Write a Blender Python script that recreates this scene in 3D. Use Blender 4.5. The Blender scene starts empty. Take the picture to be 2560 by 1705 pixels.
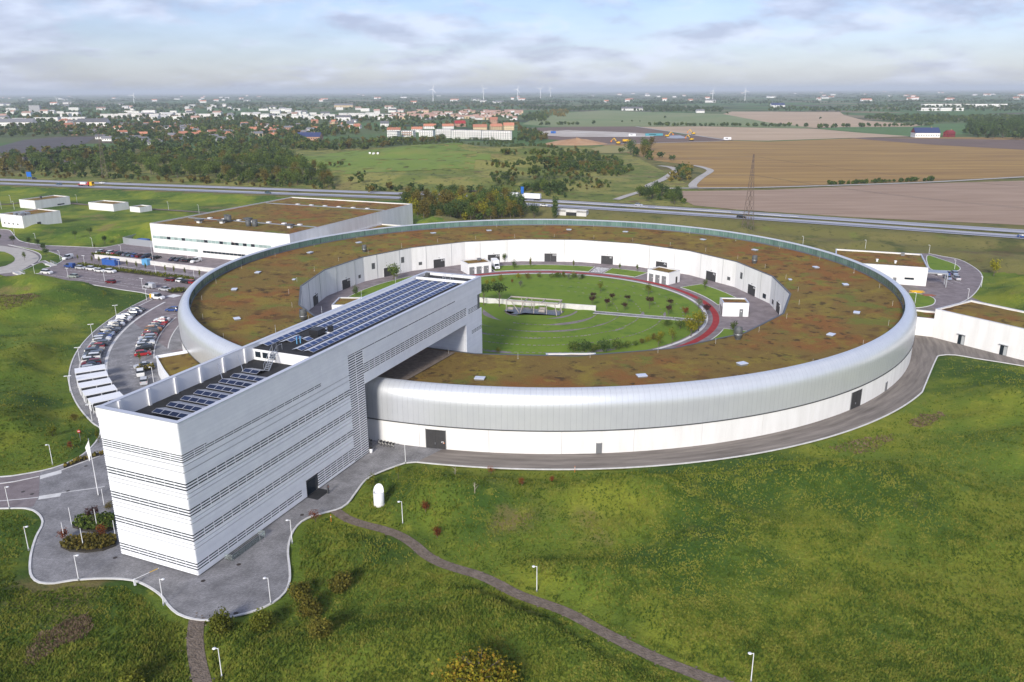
import bpy, math, random
import numpy as np
from mathutils import Matrix, Vector
random.seed(7)
RNG = np.random.default_rng(11)
SC = bpy.context.scene
COL = SC.collection
PI = math.pi

# ------------------------------------------------------------------ camera
W0, H0, FPX, CAMH = 2560.0, 1705.0, 1991.0, 66.0
PITCH = math.atan((852.5 - 226.0) / FPX)
ROLL = -0.005
_fw = np.array([0, math.cos(PITCH), -math.sin(PITCH)])
_r0 = np.array([1.0, 0, 0])
_u0 = np.cross(_r0, _fw)
_R = math.cos(ROLL) * _r0 + math.sin(ROLL) * _u0
_U = -math.sin(ROLL) * _r0 + math.cos(ROLL) * _u0
cam = bpy.data.objects.new('camera', bpy.data.cameras.new('camera'))
COL.objects.link(cam)
cam.data.sensor_width = 36
cam.data.lens = FPX / W0 * 36
cam.data.clip_start = 1
cam.data.clip_end = 200000
cam.matrix_world = Matrix(((_R[0], _U[0], -_fw[0], 0), (_R[1], _U[1], -_fw[1], 0), (_R[2], _U[2], -_fw[2], CAMH), (0, 0, 0, 1)))
SC.camera = cam

# ------------------------------------------------------------------ world and sun
SUN_TO = Vector((-0.26, -0.82, 0.43)).normalized()
SUN_EL = math.asin(SUN_TO.z)
SUN_ROT = math.atan2(SUN_TO.x, SUN_TO.y)
world = bpy.data.worlds.new('World')
SC.world = world
world.use_nodes = True
wn, wl = world.node_tree.nodes, world.node_tree.links
wn.clear()


def wnode(t, **k):
    n = wn.new(t)
    for a, b in k.items():
        setattr(n, a, b)
    return n


def wmath(op, a, b=None, c=None):
    n = wnode('ShaderNodeMath', operation=op)
    for i, v in enumerate((a, b, c)):
        if v is None:
            continue
        if isinstance(v, (int, float)):
            n.inputs[i].default_value = v
        else:
            wl.new(v, n.inputs[i])
    return n.outputs[0]


sky = wnode('ShaderNodeTexSky', sky_type='NISHITA')
sky.sun_disc = False
sky.sun_elevation = SUN_EL
sky.sun_rotation = SUN_ROT
sky.air_density = 1.0
sky.dust_density = 0.7
sky.ozone_density = 1.5
tc = wnode('ShaderNodeTexCoord')
sep = wnode('ShaderNodeSeparateXYZ')
wl.new(tc.outputs['Generated'], sep.inputs[0])
zz = wmath('MAXIMUM', sep.outputs[2], 0.0)
den = wmath('ADD', zz, 0.24)
comb = wnode('ShaderNodeCombineXYZ')
wl.new(wmath('DIVIDE', sep.outputs[0], den), comb.inputs[0])
wl.new(wmath('DIVIDE', sep.outputs[1], den), comb.inputs[1])
comb.inputs[2].default_value = 3.1
nz = wnode('ShaderNodeTexNoise')
nz.inputs['Scale'].default_value = 2.7
nz.inputs['Detail'].default_value = 9
nz.inputs['Roughness'].default_value = 0.57
nz.inputs['Distortion'].default_value = 0.35
wl.new(comb.outputs[0], nz.inputs['Vector'])
nz2 = wnode('ShaderNodeTexNoise')
nz2.inputs['Scale'].default_value = 4.2
nz2.inputs['Detail'].default_value = 6
wl.new(comb.outputs[0], nz2.inputs['Vector'])
cov = wnode('ShaderNodeMapRange')
cov.inputs['From Min'].default_value = 0.44
cov.inputs['From Max'].default_value = 0.60
cov.clamp = True
wl.new(nz.outputs[0], cov.inputs['Value'])
hz = wnode('ShaderNodeMapRange')      # thin veil thickening to the horizon
hz.inputs['From Min'].default_value = 0.0
hz.inputs['From Max'].default_value = 0.22
hz.inputs['To Min'].default_value = 0.6
hz.inputs['To Max'].default_value = 1.0
wl.new(zz, hz.inputs['Value'])
covf = wmath('ADD', wmath('MULTIPLY', wmath('MULTIPLY', cov.outputs[0], hz.outputs[0]), 0.78), 0.16)
cr = wnode('ShaderNodeValToRGB')
cr.color_ramp.elements[0].position = 0.38
cr.color_ramp.elements[0].color = (3.7, 4.0, 5.4, 1)
cr.color_ramp.elements[1].position = 0.62
cr.color_ramp.elements[1].color = (6.2, 6.7, 8.2, 1)
wl.new(nz2.outputs[0], cr.inputs[0])
mixc = wnode('ShaderNodeMix', data_type='RGBA')
wl.new(covf, mixc.inputs['Factor'])
tint = wnode('ShaderNodeMix', data_type='RGBA', blend_type='MULTIPLY')
tint.inputs['Factor'].default_value = 1.0
tint.inputs[7].default_value = (0.78, 0.82, 1.10, 1)
wl.new(sky.outputs[0], tint.inputs[6])
wl.new(tint.outputs[2], mixc.inputs[6])
wl.new(cr.outputs[0], mixc.inputs[7])
bg = wnode('ShaderNodeBackground')
bg.inputs['Strength'].default_value = 0.090
wl.new(mixc.outputs[2], bg.inputs['Color'])
wo = wnode('ShaderNodeOutputWorld')
wl.new(bg.outputs[0], wo.inputs['Surface'])

sun = bpy.data.objects.new('sun', bpy.data.lights.new('sun', 'SUN'))
COL.objects.link(sun)
sun.data.energy = 2.9
sun.data.angle = math.radians(12)
sun.data.color = (1.0, 0.945, 0.86)
sun.rotation_euler = SUN_TO.to_track_quat('Z', 'Y').to_euler()
sun.location = (-300, -300, 400)
SC.view_settings.view_transform = 'Standard'
SC.view_settings.look = 'None'
SC.view_settings.exposure = 0.58
SC.view_settings.gamma = 1
SC.view_settings.use_curve_mapping = False
SC.render.engine = 'CYCLES'
SC.cycles.use_denoising = True
SC.cycles.max_bounces = 6
SC.cycles.diffuse_bounces = 3
SC.cycles.volume_bounces = 0
SC.cycles.transparent_max_bounces = 8


# ------------------------------------------------------------------ photo -> world
def G(x, y, z=0.0):
    d = (x - W0 / 2) / FPX * _R - (y - H0 / 2) / FPX * _U + _fw
    t = (z - CAMH) / d[2]
    return np.array([d[0] * t, d[1] * t, z])


def GZ(x, y, X, Y):
    d = (x - W0 / 2) / FPX * _R - (y - H0 / 2) / FPX * _U + _fw
    return CAMH + d[2] * math.hypot(X, Y) / math.hypot(d[0], d[1])


RC = np.array([9.3, 243.5])


def PO(r, deg):
    return np.array([RC[0] + r * math.cos(math.radians(deg)), RC[1] + r * math.sin(math.radians(deg))])


# ------------------------------------------------------------------ value noise / terrain
_ng = RNG.random((256, 256))


def vnoise(x, y, s):
    x = np.asarray(x, float) / s + 91.3
    y = np.asarray(y, float) / s + 37.7
    xi = np.floor(x).astype(int)
    yi = np.floor(y).astype(int)
    fx = x - xi
    fy = y - yi
    fx = fx * fx * (3 - 2 * fx)
    fy = fy * fy * (3 - 2 * fy)
    g = lambda a, b: _ng[a % 256, b % 256]
    return (g(xi, yi) * (1 - fx) + g(xi + 1, yi) * fx) * (1 - fy) + (g(xi, yi + 1) * (1 - fx) + g(xi + 1, yi + 1) * fx) * fy


UPP = np.array([(-2200, 1180), (-900, 776), (-390, 617), (-174, 550), (-45, 509), (24.5, 477.5), (100, 440), (168.5, 402), (237, 364), (420, 262), (900, -10)])
LOP = np.array([(-2200, 1153), (-880, 747), (-373, 590), (-167, 527), (-57, 492), (18.5, 461), (119, 411), (170, 383), (227, 350), (420, 242), (890, -30)])
MZ = 3.0


def road_y(x):
    return 0.5 * (np.interp(x, UPP[:, 0], UPP[:, 1]) + np.interp(x, LOP[:, 0], LOP[:, 1]))


def terrain_far(x, y):
    x = np.asarray(x, float)
    y = np.asarray(y, float)
    d = np.abs(y - road_y(x)) * 0.9
    e = np.clip((36 - d) / 16, 0, 1)
    h = (MZ - 0.25) * e * e * (3 - 2 * e)
    far = np.clip((y - road_y(x) - 30) / 60, 0, 1)
    e2 = np.clip((112 - x) / 90, 0, 1)
    hill = 17.0 * np.exp(-((x + 45) / 165.0) ** 2 - ((y - 745) / 130.0) ** 2) * e2 * e2 * (3 - 2 * e2)
    hill = np.maximum(hill - .6, 0)
    hill = hill * (0.86 + 0.3 * vnoise(x, y, 45)) + 1.3 * vnoise(x, y, 22) * np.clip(hill, 0, 1)
    return np.maximum(h, far * hill)


# ------------------------------------------------------------------ mesh helpers
def mesh_np(name, V, F, mats=(), smooth=False, midx=None, n=None):
    """V (k,3) array, F list of index tuples or (m,3|4) array."""
    me = bpy.data.meshes.new(name)
    V = np.asarray(V, np.float32)
    if isinstance(F, np.ndarray):
        k = F.shape[1]
        me.vertices.add(len(V))
        me.vertices.foreach_set('co', V.ravel())
        me.loops.add(F.size)
        me.loops.foreach_set('vertex_index', F.ravel().astype(np.int32))
        me.polygons.add(len(F))
        me.polygons.foreach_set('loop_start', np.arange(0, F.size, k, dtype=np.int32))
        me.update(calc_edges=True)
    else:
        me.from_pydata([tuple(v) for v in V.tolist()], [], [tuple(f) for f in F])
    for m in mats:
        me.materials.append(m)
    if midx is not None:
        me.polygons.foreach_set('material_index', np.asarray(midx, np.int32))
    if smooth:
        me.polygons.foreach_set('use_smooth', np.ones(len(me.polygons), bool))
    me.update()
    return me


class MB:
    def __init__(s):
        s.v = []
        s.f = []
        s.m = []

    def poly(s, pts, m=0):
        b = len(s.v)
        s.v += [tuple(float(c) for c in p) for p in pts]
        s.f.append(tuple(range(b, b + len(pts))))
        s.m.append(m)

    def box(s, c, d, rz=0.0, m=0):
        cx, cy, cz = c
        hx, hy, hz_ = d[0] / 2, d[1] / 2, d[2] / 2
        ca, sa = math.cos(rz), math.sin(rz)
        b = len(s.v)
        for z in (-hz_, hz_):
            for x, y in ((-hx, -hy), (hx, -hy), (hx, hy), (-hx, hy)):
                s.v.append((cx + x * ca - y * sa, cy + x * sa + y * ca, cz + z))
        for q in ((0, 3, 2, 1), (4, 5, 6, 7), (0, 1, 5, 4), (1, 2, 6, 5), (2, 3, 7, 6), (3, 0, 4, 7)):
            s.f.append(tuple(b + i for i in q))
            s.m.append(m)
        return s

    def span(s, x0, x1, y0, y1, z0, z1, m=0):
        return s.box(((x0 + x1) / 2, (y0 + y1) / 2, (z0 + z1) / 2), (abs(x1 - x0), abs(y1 - y0), abs(z1 - z0)), 0, m)

    def prism(s, pts, z0, z1, m=0, mtop=None):
        n = len(pts)
        b = len(s.v)
        s.v += [(float(p[0]), float(p[1]), z0) for p in pts] + [(float(p[0]), float(p[1]), z1) for p in pts]
        ar = sum(pts[i][0] * pts[(i + 1) % n][1] - pts[(i + 1) % n][0] * pts[i][1] for i in range(n))
        ix = list(range(n))
        if ar < 0:
            ix.reverse()
        s.f.append(tuple(b + i for i in reversed(ix)))
        s.m.append(m)
        s.f.append(tuple(b + n + i for i in ix))
        s.m.append(m if mtop is None else mtop)
        for k in range(n):
            i, j = ix[k], ix[(k + 1) % n]
            s.f.append((b + i, b + j, b + n + j, b + n + i))
            s.m.append(m)
        return s

    def tube(s, p, q, r0, r1=None, n=6, m=0, caps=True):
        r1 = r0 if r1 is None else r1
        p = Vector(p)
        q = Vector(q)
        d = (q - p)
        if d.length < 1e-6:
            return s
        d.normalize()
        a = d.orthogonal().normalized()
        c = d.cross(a)
        b = len(s.v)
        for o, r in ((p, r0), (q, r1)):
            for i in range(n):
                t = 2 * PI * i / n
                s.v.append(tuple(o + a * (math.cos(t) * r) + c * (math.sin(t) * r)))
        for i in range(n):
            j = (i + 1) % n
            s.f.append((b + i, b + j, b + n + j, b + n + i))
            s.m.append(m)
        if caps:
            s.f.append(tuple(b + i for i in reversed(range(n))))
            s.m.append(m)
            s.f.append(tuple(b + n + i for i in range(n)))
            s.m.append(m)
        return s

    def lathe(s, prof, n=16, m=0, c=(0, 0, 0), cap=True):
        b = len(s.v)
        k = len(prof)
        for i in range(n):
            t = 2 * PI * i / n
            for r, z in prof:
                s.v.append((c[0] + r * math.cos(t), c[1] + r * math.sin(t), c[2] + z))
        for i in range(n):
            j = (i + 1) % n
            for a in range(k - 1):
                s.f.append((b + i * k + a, b + j * k + a, b + j * k + a + 1, b + i * k + a + 1))
                s.m.append(m)
        if cap:
            s.f.append(tuple(b + i * k + k - 1 for i in range(n)))
            s.m.append(m)
        return s

    def mesh(s, name, mats, smooth=False):
        me = mesh_np(name, np.array(s.v) if s.v else np.zeros((0, 3)), s.f, mats, smooth, s.m)
        return me

    def build(s, name, mats, parent=None, loc=(0, 0, 0), rz=0.0, smooth=False):
        if not isinstance(mats, (list, tuple)):
            mats = [mats]
        return put(name, s.mesh(name, mats, smooth), parent, loc, rz)


def put(name, me, parent=None, loc=(0, 0, 0), rz=0.0, scale=None):
    o = bpy.data.objects.new(name, me)
    COL.objects.link(o)
    o.parent = parent
    o.location = tuple(float(c) for c in loc)
    if rz:
        o.rotation_euler = (0, 0, rz)
    if scale is not None:
        o.scale = scale if isinstance(scale, (tuple, list)) else (scale,) * 3
    return o


def tag(o, label, cat, group=None):
    o['label'] = label
    o['category'] = cat
    if group:
        o['group'] = group
    return o


def thing(name, label, cat, loc=(0, 0, 0), rz=0.0, group=None):
    return tag(put(name, None, None, loc, rz), label, cat, group)


def struct(o):
    o['kind'] = 'structure'
    return o


def stuff(o):
    o['kind'] = 'stuff'
    return o


def copy_tree(src, parent=None):
    c = src.copy()
    COL.objects.link(c)
    c.parent = parent
    for ch in KIDS.get(src.name, src.children):
        copy_tree(ch, c)
    return c


KIDS = {}


def curve(pts, step=2.0, closed=False):
    """Catmull-Rom through 2-D points, resampled."""
    P = [np.array(p[:2], float) for p in pts]
    n = len(P)
    out = []
    rng = range(n if closed else n - 1)
    for i in rng:
        p1, p2 = P[i], P[(i + 1) % n]
        p0 = P[(i - 1) % n] if closed or i > 0 else 2 * p1 - p2
        p3 = P[(i + 2) % n] if closed or i + 2 < n else 2 * p2 - p1
        k = max(1, int(np.hypot(*(p2 - p1)) / step))
        for j in range(k):
            t = j / k
            out.append(0.5 * (2 * p1 + (p2 - p0) * t + (2 * p0 - 5 * p1 + 4 * p2 - p3) * t * t + (3 * p1 - p0 - 3 * p2 + p3) * t ** 3))
    if not closed:
        out.append(P[-1])
    return np.array(out)


def offset(line, d):
    t = np.gradient(line, axis=0)
    t /= np.maximum(np.hypot(t[:, 0], t[:, 1]), 1e-9)[:, None]
    return line + np.c_[-t[:, 1], t[:, 0]] * d


def ribbon(line, w, z=0.05, th=0.0, zf=None, mb=None, m=0):
    """flat strip (or raised kerb when th>0) centred on a polyline"""
    mb = mb or MB()
    A, B = offset(line, w / 2), offset(line, -w / 2)
    for i in range(len(line) - 1):
        za = [z + (max(float(zf(*q)) for q in qq) if zf else 0) for qq in ((line[i], A[i], B[i]), (line[i + 1], A[i + 1], B[i + 1]))]
        if th:
            a0, a1, b0, b1 = A[i], A[i + 1], B[i], B[i + 1]
            mb.poly([(*a0, za[0] + th), (*b0, za[0] + th), (*b1, za[1] + th), (*a1, za[1] + th)], m)
            mb.poly([(*a0, za[0]), (*a0, za[0] + th), (*a1, za[1] + th), (*a1, za[1])], m)
            mb.poly([(*b0, za[0] + th), (*b0, za[0]), (*b1, za[1]), (*b1, za[1] + th)], m)
        else:
            mb.poly([(*A[i], za[0]), (*B[i], za[0]), (*B[i + 1], za[1]), (*A[i + 1], za[1])], m)
    return mb


# ------------------------------------------------------------------ materials
def nodes_of(name):
    m = bpy.data.materials.new(name)
    m.use_nodes = True
    n, l = m.node_tree.nodes, m.node_tree.links
    return m, n, l, n['Principled BSDF']


def rgb(c):
    return (c[0], c[1], c[2], 1.0)


def mat(name, col, rough=0.6, metal=0.0, col2=None, scale=3.0, detail=4, bump=0.0, bscale=None, rand=0.0, stretch=None, lo=0.35, hi=0.65, spec=None, obj=False):
    m, n, l, b = nodes_of(name)
    b.inputs['Roughness'].default_value = rough
    b.inputs['Metallic'].default_value = metal
    if spec is not None:
        b.inputs['Specular IOR Level'].default_value = spec
    b.inputs['Base Color'].default_value = rgb(col)
    src = None
    if col2 is not None or bump:
        g = n.new('ShaderNodeTexCoord' if obj else 'ShaderNodeNewGeometry')
        vec = g.outputs['Object' if obj else 'Position']
        if stretch:
            mp = n.new('ShaderNodeMapping')
            mp.inputs['Rotation'].default_value = (0, 0, stretch[1])
            mp.inputs['Scale'].default_value = stretch[0]
            l.new(vec, mp.inputs['Vector'])
            vec = mp.outputs[0]
    if col2 is not None:
        t = n.new('ShaderNodeTexNoise')
        t.inputs['Scale'].default_value = scale
        t.inputs['Detail'].default_value = detail
        t.inputs['Roughness'].default_value = 0.6
        l.new(vec, t.inputs['Vector'])
        r = n.new('ShaderNodeValToRGB')
        r.color_ramp.elements[0].position = lo
        r.color_ramp.elements[1].position = hi
        r.color_ramp.elements[0].color = rgb(col)
        r.color_ramp.elements[1].color = rgb(col2)
        l.new(t.outputs[0], r.inputs[0])
        src = r.outputs[0]
    if rand:
        oi = n.new('ShaderNodeObjectInfo')
        hs = n.new('ShaderNodeHueSaturation')
        mr = n.new('ShaderNodeMapRange')
        mr.inputs['To Min'].default_value = 1 - rand
        mr.inputs['To Max'].default_value = 1 + rand
        l.new(oi.outputs['Random'], mr.inputs['Value'])
        l.new(mr.outputs[0], hs.inputs['Value'])
        hs.inputs['Color'].default_value = rgb(col)
        if src:
            l.new(src, hs.inputs['Color'])
        src = hs.outputs[0]
    if src:
        l.new(src, b.inputs['Base Color'])
    if bump:
        t = n.new('ShaderNodeTexNoise')
        t.inputs['Scale'].default_value = bscale or scale
        t.inputs['Detail'].default_value = 5
        l.new(vec, t.inputs['Vector'])
        bp = n.new('ShaderNodeBump')
        bp.inputs['Strength'].default_value = min(1.0, bump)
        bp.inputs['Distance'].default_value = 0.3 if bump <= 1 else bump * 0.3
        l.new(t.outputs[0], bp.inputs['Height'])
        l.new(bp.outputs[0], b.inputs['Normal'])
    return m


def layered(name, layers, base, rough=0.9, bump=0.6, bscale=1.5, bdist=0.3, rand=0):
    """base colour with noise-masked colour layers: (color, scale, lo, hi, amount, detail)"""
    m, n, l, b = nodes_of(name)
    b.inputs['Roughness'].default_value = rough
    b.inputs['Specular IOR Level'].default_value = 0.2
    g = n.new('ShaderNodeNewGeometry')
    cur = None
    for k, (c, sc_, lo, hi, amt, det) in enumerate(layers):
        mp = n.new('ShaderNodeMapping')
        mp.inputs['Location'].default_value = (17.3 * k, -9.1 * k, 5.7 * k)
        l.new(g.outputs['Position'], mp.inputs['Vector'])
        t = n.new('ShaderNodeTexNoise')
        t.inputs['Scale'].default_value = sc_
        t.inputs['Detail'].default_value = det
        t.inputs['Roughness'].default_value = 0.62
        l.new(mp.outputs[0], t.inputs['Vector'])
        r = n.new('ShaderNodeMapRange')
        r.interpolation_type = 'SMOOTHSTEP'
        r.inputs['From Min'].default_value = lo
        r.inputs['From Max'].default_value = hi
        r.inputs['To Max'].default_value = amt
        l.new(t.outputs[0], r.inputs['Value'])
        mx = n.new('ShaderNodeMix')
        mx.data_type = 'RGBA'
        l.new(r.outputs[0], mx.inputs['Factor'])
        if cur is None:
            mx.inputs[6].default_value = rgb(base)
        else:
            l.new(cur, mx.inputs[6])
        mx.inputs[7].default_value = rgb(c)
        cur = mx.outputs[2]
    l.new(cur, b.inputs['Base Color'])
    if bump:
        t = n.new('ShaderNodeTexNoise')
        t.inputs['Scale'].default_value = bscale
        t.inputs['Detail'].default_value = 8
        t.inputs['Roughness'].default_value = 0.7
        l.new(g.outputs['Position'], t.inputs['Vector'])
        bp = n.new('ShaderNodeBump')
        bp.inputs['Strength'].default_value = bump
        bp.inputs['Distance'].default_value = bdist
        l.new(t.outputs[0], bp.inputs['Height'])
        l.new(bp.outputs[0], b.inputs['Normal'])
    return m


def leafmat(name, cols, rand=0.25, scale=0.9):
    """foliage: colour varies per leaf clump (noise on position) and per plant"""
    m, n, l, b = nodes_of(name)
    b.inputs['Roughness'].default_value = 0.75
    b.inputs['Specular IOR Level'].default_value = 0.15
    g = n.new('ShaderNodeNewGeometry')
    t = n.new('ShaderNodeTexNoise')
    t.inputs['Scale'].default_value = scale
    t.inputs['Detail'].default_value = 3
    l.new(g.outputs['Position'], t.inputs['Vector'])
    add = n.new('ShaderNodeMath')
    add.operation = 'ADD'
    mrn = n.new('ShaderNodeMapRange')
    mrn.inputs['To Min'].default_value = -0.16
    mrn.inputs['To Max'].default_value = 0.16
    l.new(g.outputs['Random Per Island'], mrn.inputs['Value'])
    l.new(t.outputs[0], add.inputs[0])
    l.new(mrn.outputs[0], add.inputs[1])
    r = n.new('ShaderNodeValToRGB')
    els = r.color_ramp.elements
    els[0].position = 0.3
    els[0].color = rgb(cols[0])
    els[1].position = 0.72
    els[1].color = rgb(cols[-1])
    for k, c in enumerate(cols[1:-1]):
        e = els.new(0.3 + 0.42 * (k + 1) / (len(cols) - 1))
        e.color = rgb(c)
    l.new(add.outputs[0], r.inputs[0])
    oi = n.new('ShaderNodeObjectInfo')
    hs = n.new('ShaderNodeHueSaturation')
    mr = n.new('ShaderNodeMapRange')
    mr.inputs['To Min'].default_value = 1 - rand
    mr.inputs['To Max'].default_value = 1 + rand
    l.new(oi.outputs['Random'], mr.inputs['Value'])
    l.new(mr.outputs[0], hs.inputs['Value'])
    l.new(r.outputs[0], hs.inputs['Color'])
    l.new(hs.outputs[0], b.inputs['Base Color'])
    tr = n.new('ShaderNodeBsdfTranslucent')
    l.new(hs.outputs[0], tr.inputs['Color'])
    mx = n.new('ShaderNodeMixShader')
    mx.inputs[0].default_value = 0.3
    l.new(b.outputs[0], mx.inputs[1])
    l.new(tr.outputs[0], mx.inputs[2])
    l.new(mx.outputs[0], n['Material Output'].inputs['Surface'])
    return m


def glassy(name, col, rough=0.08, spec=0.8):
    return mat(name, col, rough, 0.0, spec=spec)


GRASS = layered('grass', [
    ((0.249, 0.273, 0.030), 0.050, 0.42, 0.60, 0.85, 6),
    ((0.051, 0.107, 0.016), 0.026, 0.46, 0.60, 0.9, 5),
    ((0.238, 0.180, 0.070), 0.034, 0.60, 0.70, 0.8, 6),
    ((0.331, 0.336, 0.046), 0.38, 0.55, 0.72, 0.6, 8),
    ((0.051, 0.099, 0.016), 0.7, 0.55, 0.74, 0.4, 7),
], (0.137, 0.203, 0.024), 0.95, 1.0, 1.6, 0.7)
ROUGHLAND = layered('rough_meadow', [
    ((0.205, 0.175, 0.060), 0.03, 0.46, 0.62, 0.7, 6),
    ((0.070, 0.085, 0.024), 0.05, 0.52, 0.64, 0.85, 6),
    ((0.140, 0.078, 0.046), 0.018, 0.58, 0.68, 0.7, 5),
    ((0.050, 0.062, 0.018), 0.4, 0.56, 0.68, 0.7, 5),
    ((0.160, 0.190, 0.040), 0.10, 0.58, 0.68, 0.6, 5),
], (0.160, 0.150, 0.045), 0.95, 0.8, 1.2, 0.5)
HILLSIDE = layered('scrub_hillside', [
    ((0.128, 0.171, 0.034), 0.022, 0.45, 0.58, 0.85, 6),
    ((0.244, 0.195, 0.067), 0.035, 0.54, 0.66, 0.8, 7),
    ((0.071, 0.095, 0.024), 0.07, 0.56, 0.65, 0.85, 7),
    ((0.134, 0.079, 0.046), 0.028, 0.62, 0.70, 0.75, 6),
    ((0.037, 0.051, 0.015), 0.25, 0.56, 0.66, 0.8, 6),
], (0.262, 0.250, 0.066), 0.95, 0.9, 0.5, 1.0)
LAWN = layered('mown_lawn', [
    ((0.172, 0.247, 0.028), 0.07, 0.45, 0.65, 0.7, 4),
    ((0.069, 0.144, 0.016), 0.25, 0.5, 0.7, 0.6, 5),
    ((0.207, 0.247, 0.052), 1.8, 0.6, 0.72, 0.5, 4),
], (0.138, 0.213, 0.023), 0.95, 0.5, 3.0, 0.15)
SEDUM = layered('sedum', [
    ((0.250, 0.100, 0.028), 0.055, 0.46, 0.60, 0.8, 7),
    ((0.255, 0.195, 0.034), 0.10, 0.51, 0.63, 0.8, 8),
    ((0.115, 0.062, 0.022), 0.16, 0.54, 0.66, 0.75, 8),
    ((0.280, 0.205, 0.040), 0.5, 0.57, 0.68, 0.6, 8),
    ((0.062, 0.038, 0.016), 0.32, 0.56, 0.64, 0.85, 9),
    ((0.150, 0.180, 0.030), 0.09, 0.54, 0.64, 0.75, 8),
], (0.205, 0.135, 0.034), 0.95, 1.0, 1.3, 0.4)
ASPHALT = mat('asphalt', (0.165, 0.135, 0.138), 0.88, 0, (0.25, 0.212, 0.215), 0.35, 8, 0.3, 6)
ROADGREY = mat('old_asphalt', (0.165, 0.145, 0.128), 0.9, 0, (0.235, 0.205, 0.185), 0.5, 8, 0.4, 5)
MOTOR = mat('motorway_asphalt', (0.36, 0.36, 0.40), 0.7, 0, (0.45, 0.45, 0.49), 0.06, 4)
MOTORD = mat('worn_lane', (0.13, 0.14, 0.17), 0.7, 0, (0.19, 0.20, 0.24), 0.05, 4)
GRAVEL = mat('gravel', (0.12, 0.092, 0.066), 0.95, 0, (0.235, 0.185, 0.145), 1.2, 9, 0.8, 4, lo=0.3, hi=0.7)
PALEROAD = mat('pale_gravel_road', (0.38, 0.35, 0.32), 0.92, 0, (0.47, 0.44, 0.40), 0.4, 6)
CONC = mat('concrete', (0.58, 0.56, 0.53), 0.85, 0, (0.68, 0.665, 0.64), 0.45, 7, 0.15, 5)
CONCW = mat('white_concrete', (0.70, 0.69, 0.66), 0.8, 0, (0.81, 0.80, 0.775), 0.5, 8, rand=0.025, stretch=((1, 1, .14), 0), lo=.3, hi=.62)
KERB = mat('granite_kerb', (0.55, 0.54, 0.52), 0.8, 0, (0.70, 0.69, 0.67), 0.8, 5)
WHITE = mat('white_paint', (0.80, 0.80, 0.80), 0.45, 0, (0.84, 0.84, 0.84), 0.3, 3)
BOARD = mat('white_lacquer_board', (0.72, 0.73, 0.755), 0.42, 0, (0.78, 0.79, 0.805), 0.5, 5, rand=0.03)
LINE = mat('road_marking', (0.62, 0.61, 0.60), 0.8, 0, (0.78, 0.77, 0.76), 1.4, 4)
METAL = mat('aluminium_sheet', (0.69, 0.71, 0.735), 0.33, 0.48, (0.72, 0.74, 0.76), 0.4, 4, rand=0.012)
STEEL = mat('galvanised_steel', (0.55, 0.57, 0.59), 0.4, 0.85)
DARKSTEEL = mat('dark_steel', (0.10, 0.105, 0.11), 0.45, 0.4)
DARKGREY = mat('grey_door_paint', (0.034, 0.033, 0.034), 0.6, 0, (0.045, 0.043, 0.043), 2, 3)
MIDGREY = mat('mid_grey_paint', (0.17, 0.175, 0.18), 0.5)
VENTGREY = mat('weathered_vent', (0.075, 0.08, 0.08), 0.65, 0.2, (0.125, 0.13, 0.128), 1.5, 4)
BITUMEN = mat('bitumen_roofing', (0.010, 0.011, 0.013), 0.9, 0, (0.026, 0.026, 0.028), 0.5, 7, 0.2, 4)
DGLASS = glassy('dark_window_glass', (0.016, 0.024, 0.032), 0.2, 0.3)
GGLASS = mat('green_glass', (0.10, 0.19, 0.165), 0.12, 0.0, (0.15, 0.25, 0.215), 0.25, 3, spec=0.7, rand=0.12)
PGLASS = mat('pale_green_window', (0.33, 0.43, 0.40), 0.1, 0, spec=0.8, rand=0.3)
SOLAR = mat('solar_cell', (0.018, 0.045, 0.135), 0.30, 0.0, (0.026, 0.058, 0.165), 0.3, 2, spec=0.30, rand=0.12)
FRAME = mat('aluminium_frame', (0.72, 0.72, 0.74), 0.35, 0.6)
SOLAR_D = mat('dark_solar_cell', (0.012, 0.020, 0.050), 0.42, 0.0, (0.018, 0.030, 0.072), 0.3, 2, spec=0.12, rand=0.15)
SOLARWHITE = mat('pale_deflector', (0.62, 0.64, 0.68), 0.45, 0.2)
SOLARBACK = mat('wind_deflector', (0.46, 0.47, 0.50), 0.42, 0.5)
RED = mat('red_track', (0.27, 0.014, 0.016), 0.85, 0, (0.35, 0.026, 0.024), 0.6, 6)
TYRE = mat('tyre', (0.02, 0.02, 0.02), 0.8)
RIM = mat('wheel_rim', (0.5, 0.5, 0.52), 0.3, 0.8)
CARGLASS = glassy('car_glass', (0.02, 0.026, 0.032), 0.22, 0.35)
REDLIGHT = mat('tail_light', (0.4, 0.02, 0.02), 0.3)
LAMPW = mat('head_light', (0.75, 0.75, 0.72), 0.2)
BARK = mat('bark', (0.085, 0.065, 0.05), 0.9, 0, (0.13, 0.105, 0.085), 2, 4)
PALEBARK = mat('pale_bark', (0.42, 0.36, 0.30), 0.85)
TIMBER = mat('weathered_timber', (0.34, 0.30, 0.265), 0.85, 0, (0.43, 0.385, 0.345), 2, 4)
BLUECONT = mat('blue_container_paint', (0.03, 0.10, 0.36), 0.5, 0, (0.04, 0.14, 0.44), 0.6, 3)
LBLUE = mat('light_blue_paint', (0.12, 0.36, 0.60), 0.5)
YELLOW = mat('yellow_paint', (0.72, 0.42, 0.01), 0.5)
ORANGE = mat('orange_paint', (0.75, 0.20, 0.02), 0.5)
REDP = mat('red_paint', (0.45, 0.03, 0.03), 0.5)
BLUESIGN = mat('blue_sign', (0.01, 0.12, 0.45), 0.4)
WATERDARK = mat('wet_slate', (0.045, 0.05, 0.06), 0.25, 0, (0.08, 0.085, 0.095), 1.0, 4)
REDROOF = mat('red_roof_tile', (0.42, 0.155, 0.085), 0.8, 0, (0.48, 0.21, 0.13), 0.5, 3, rand=0.2)
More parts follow.
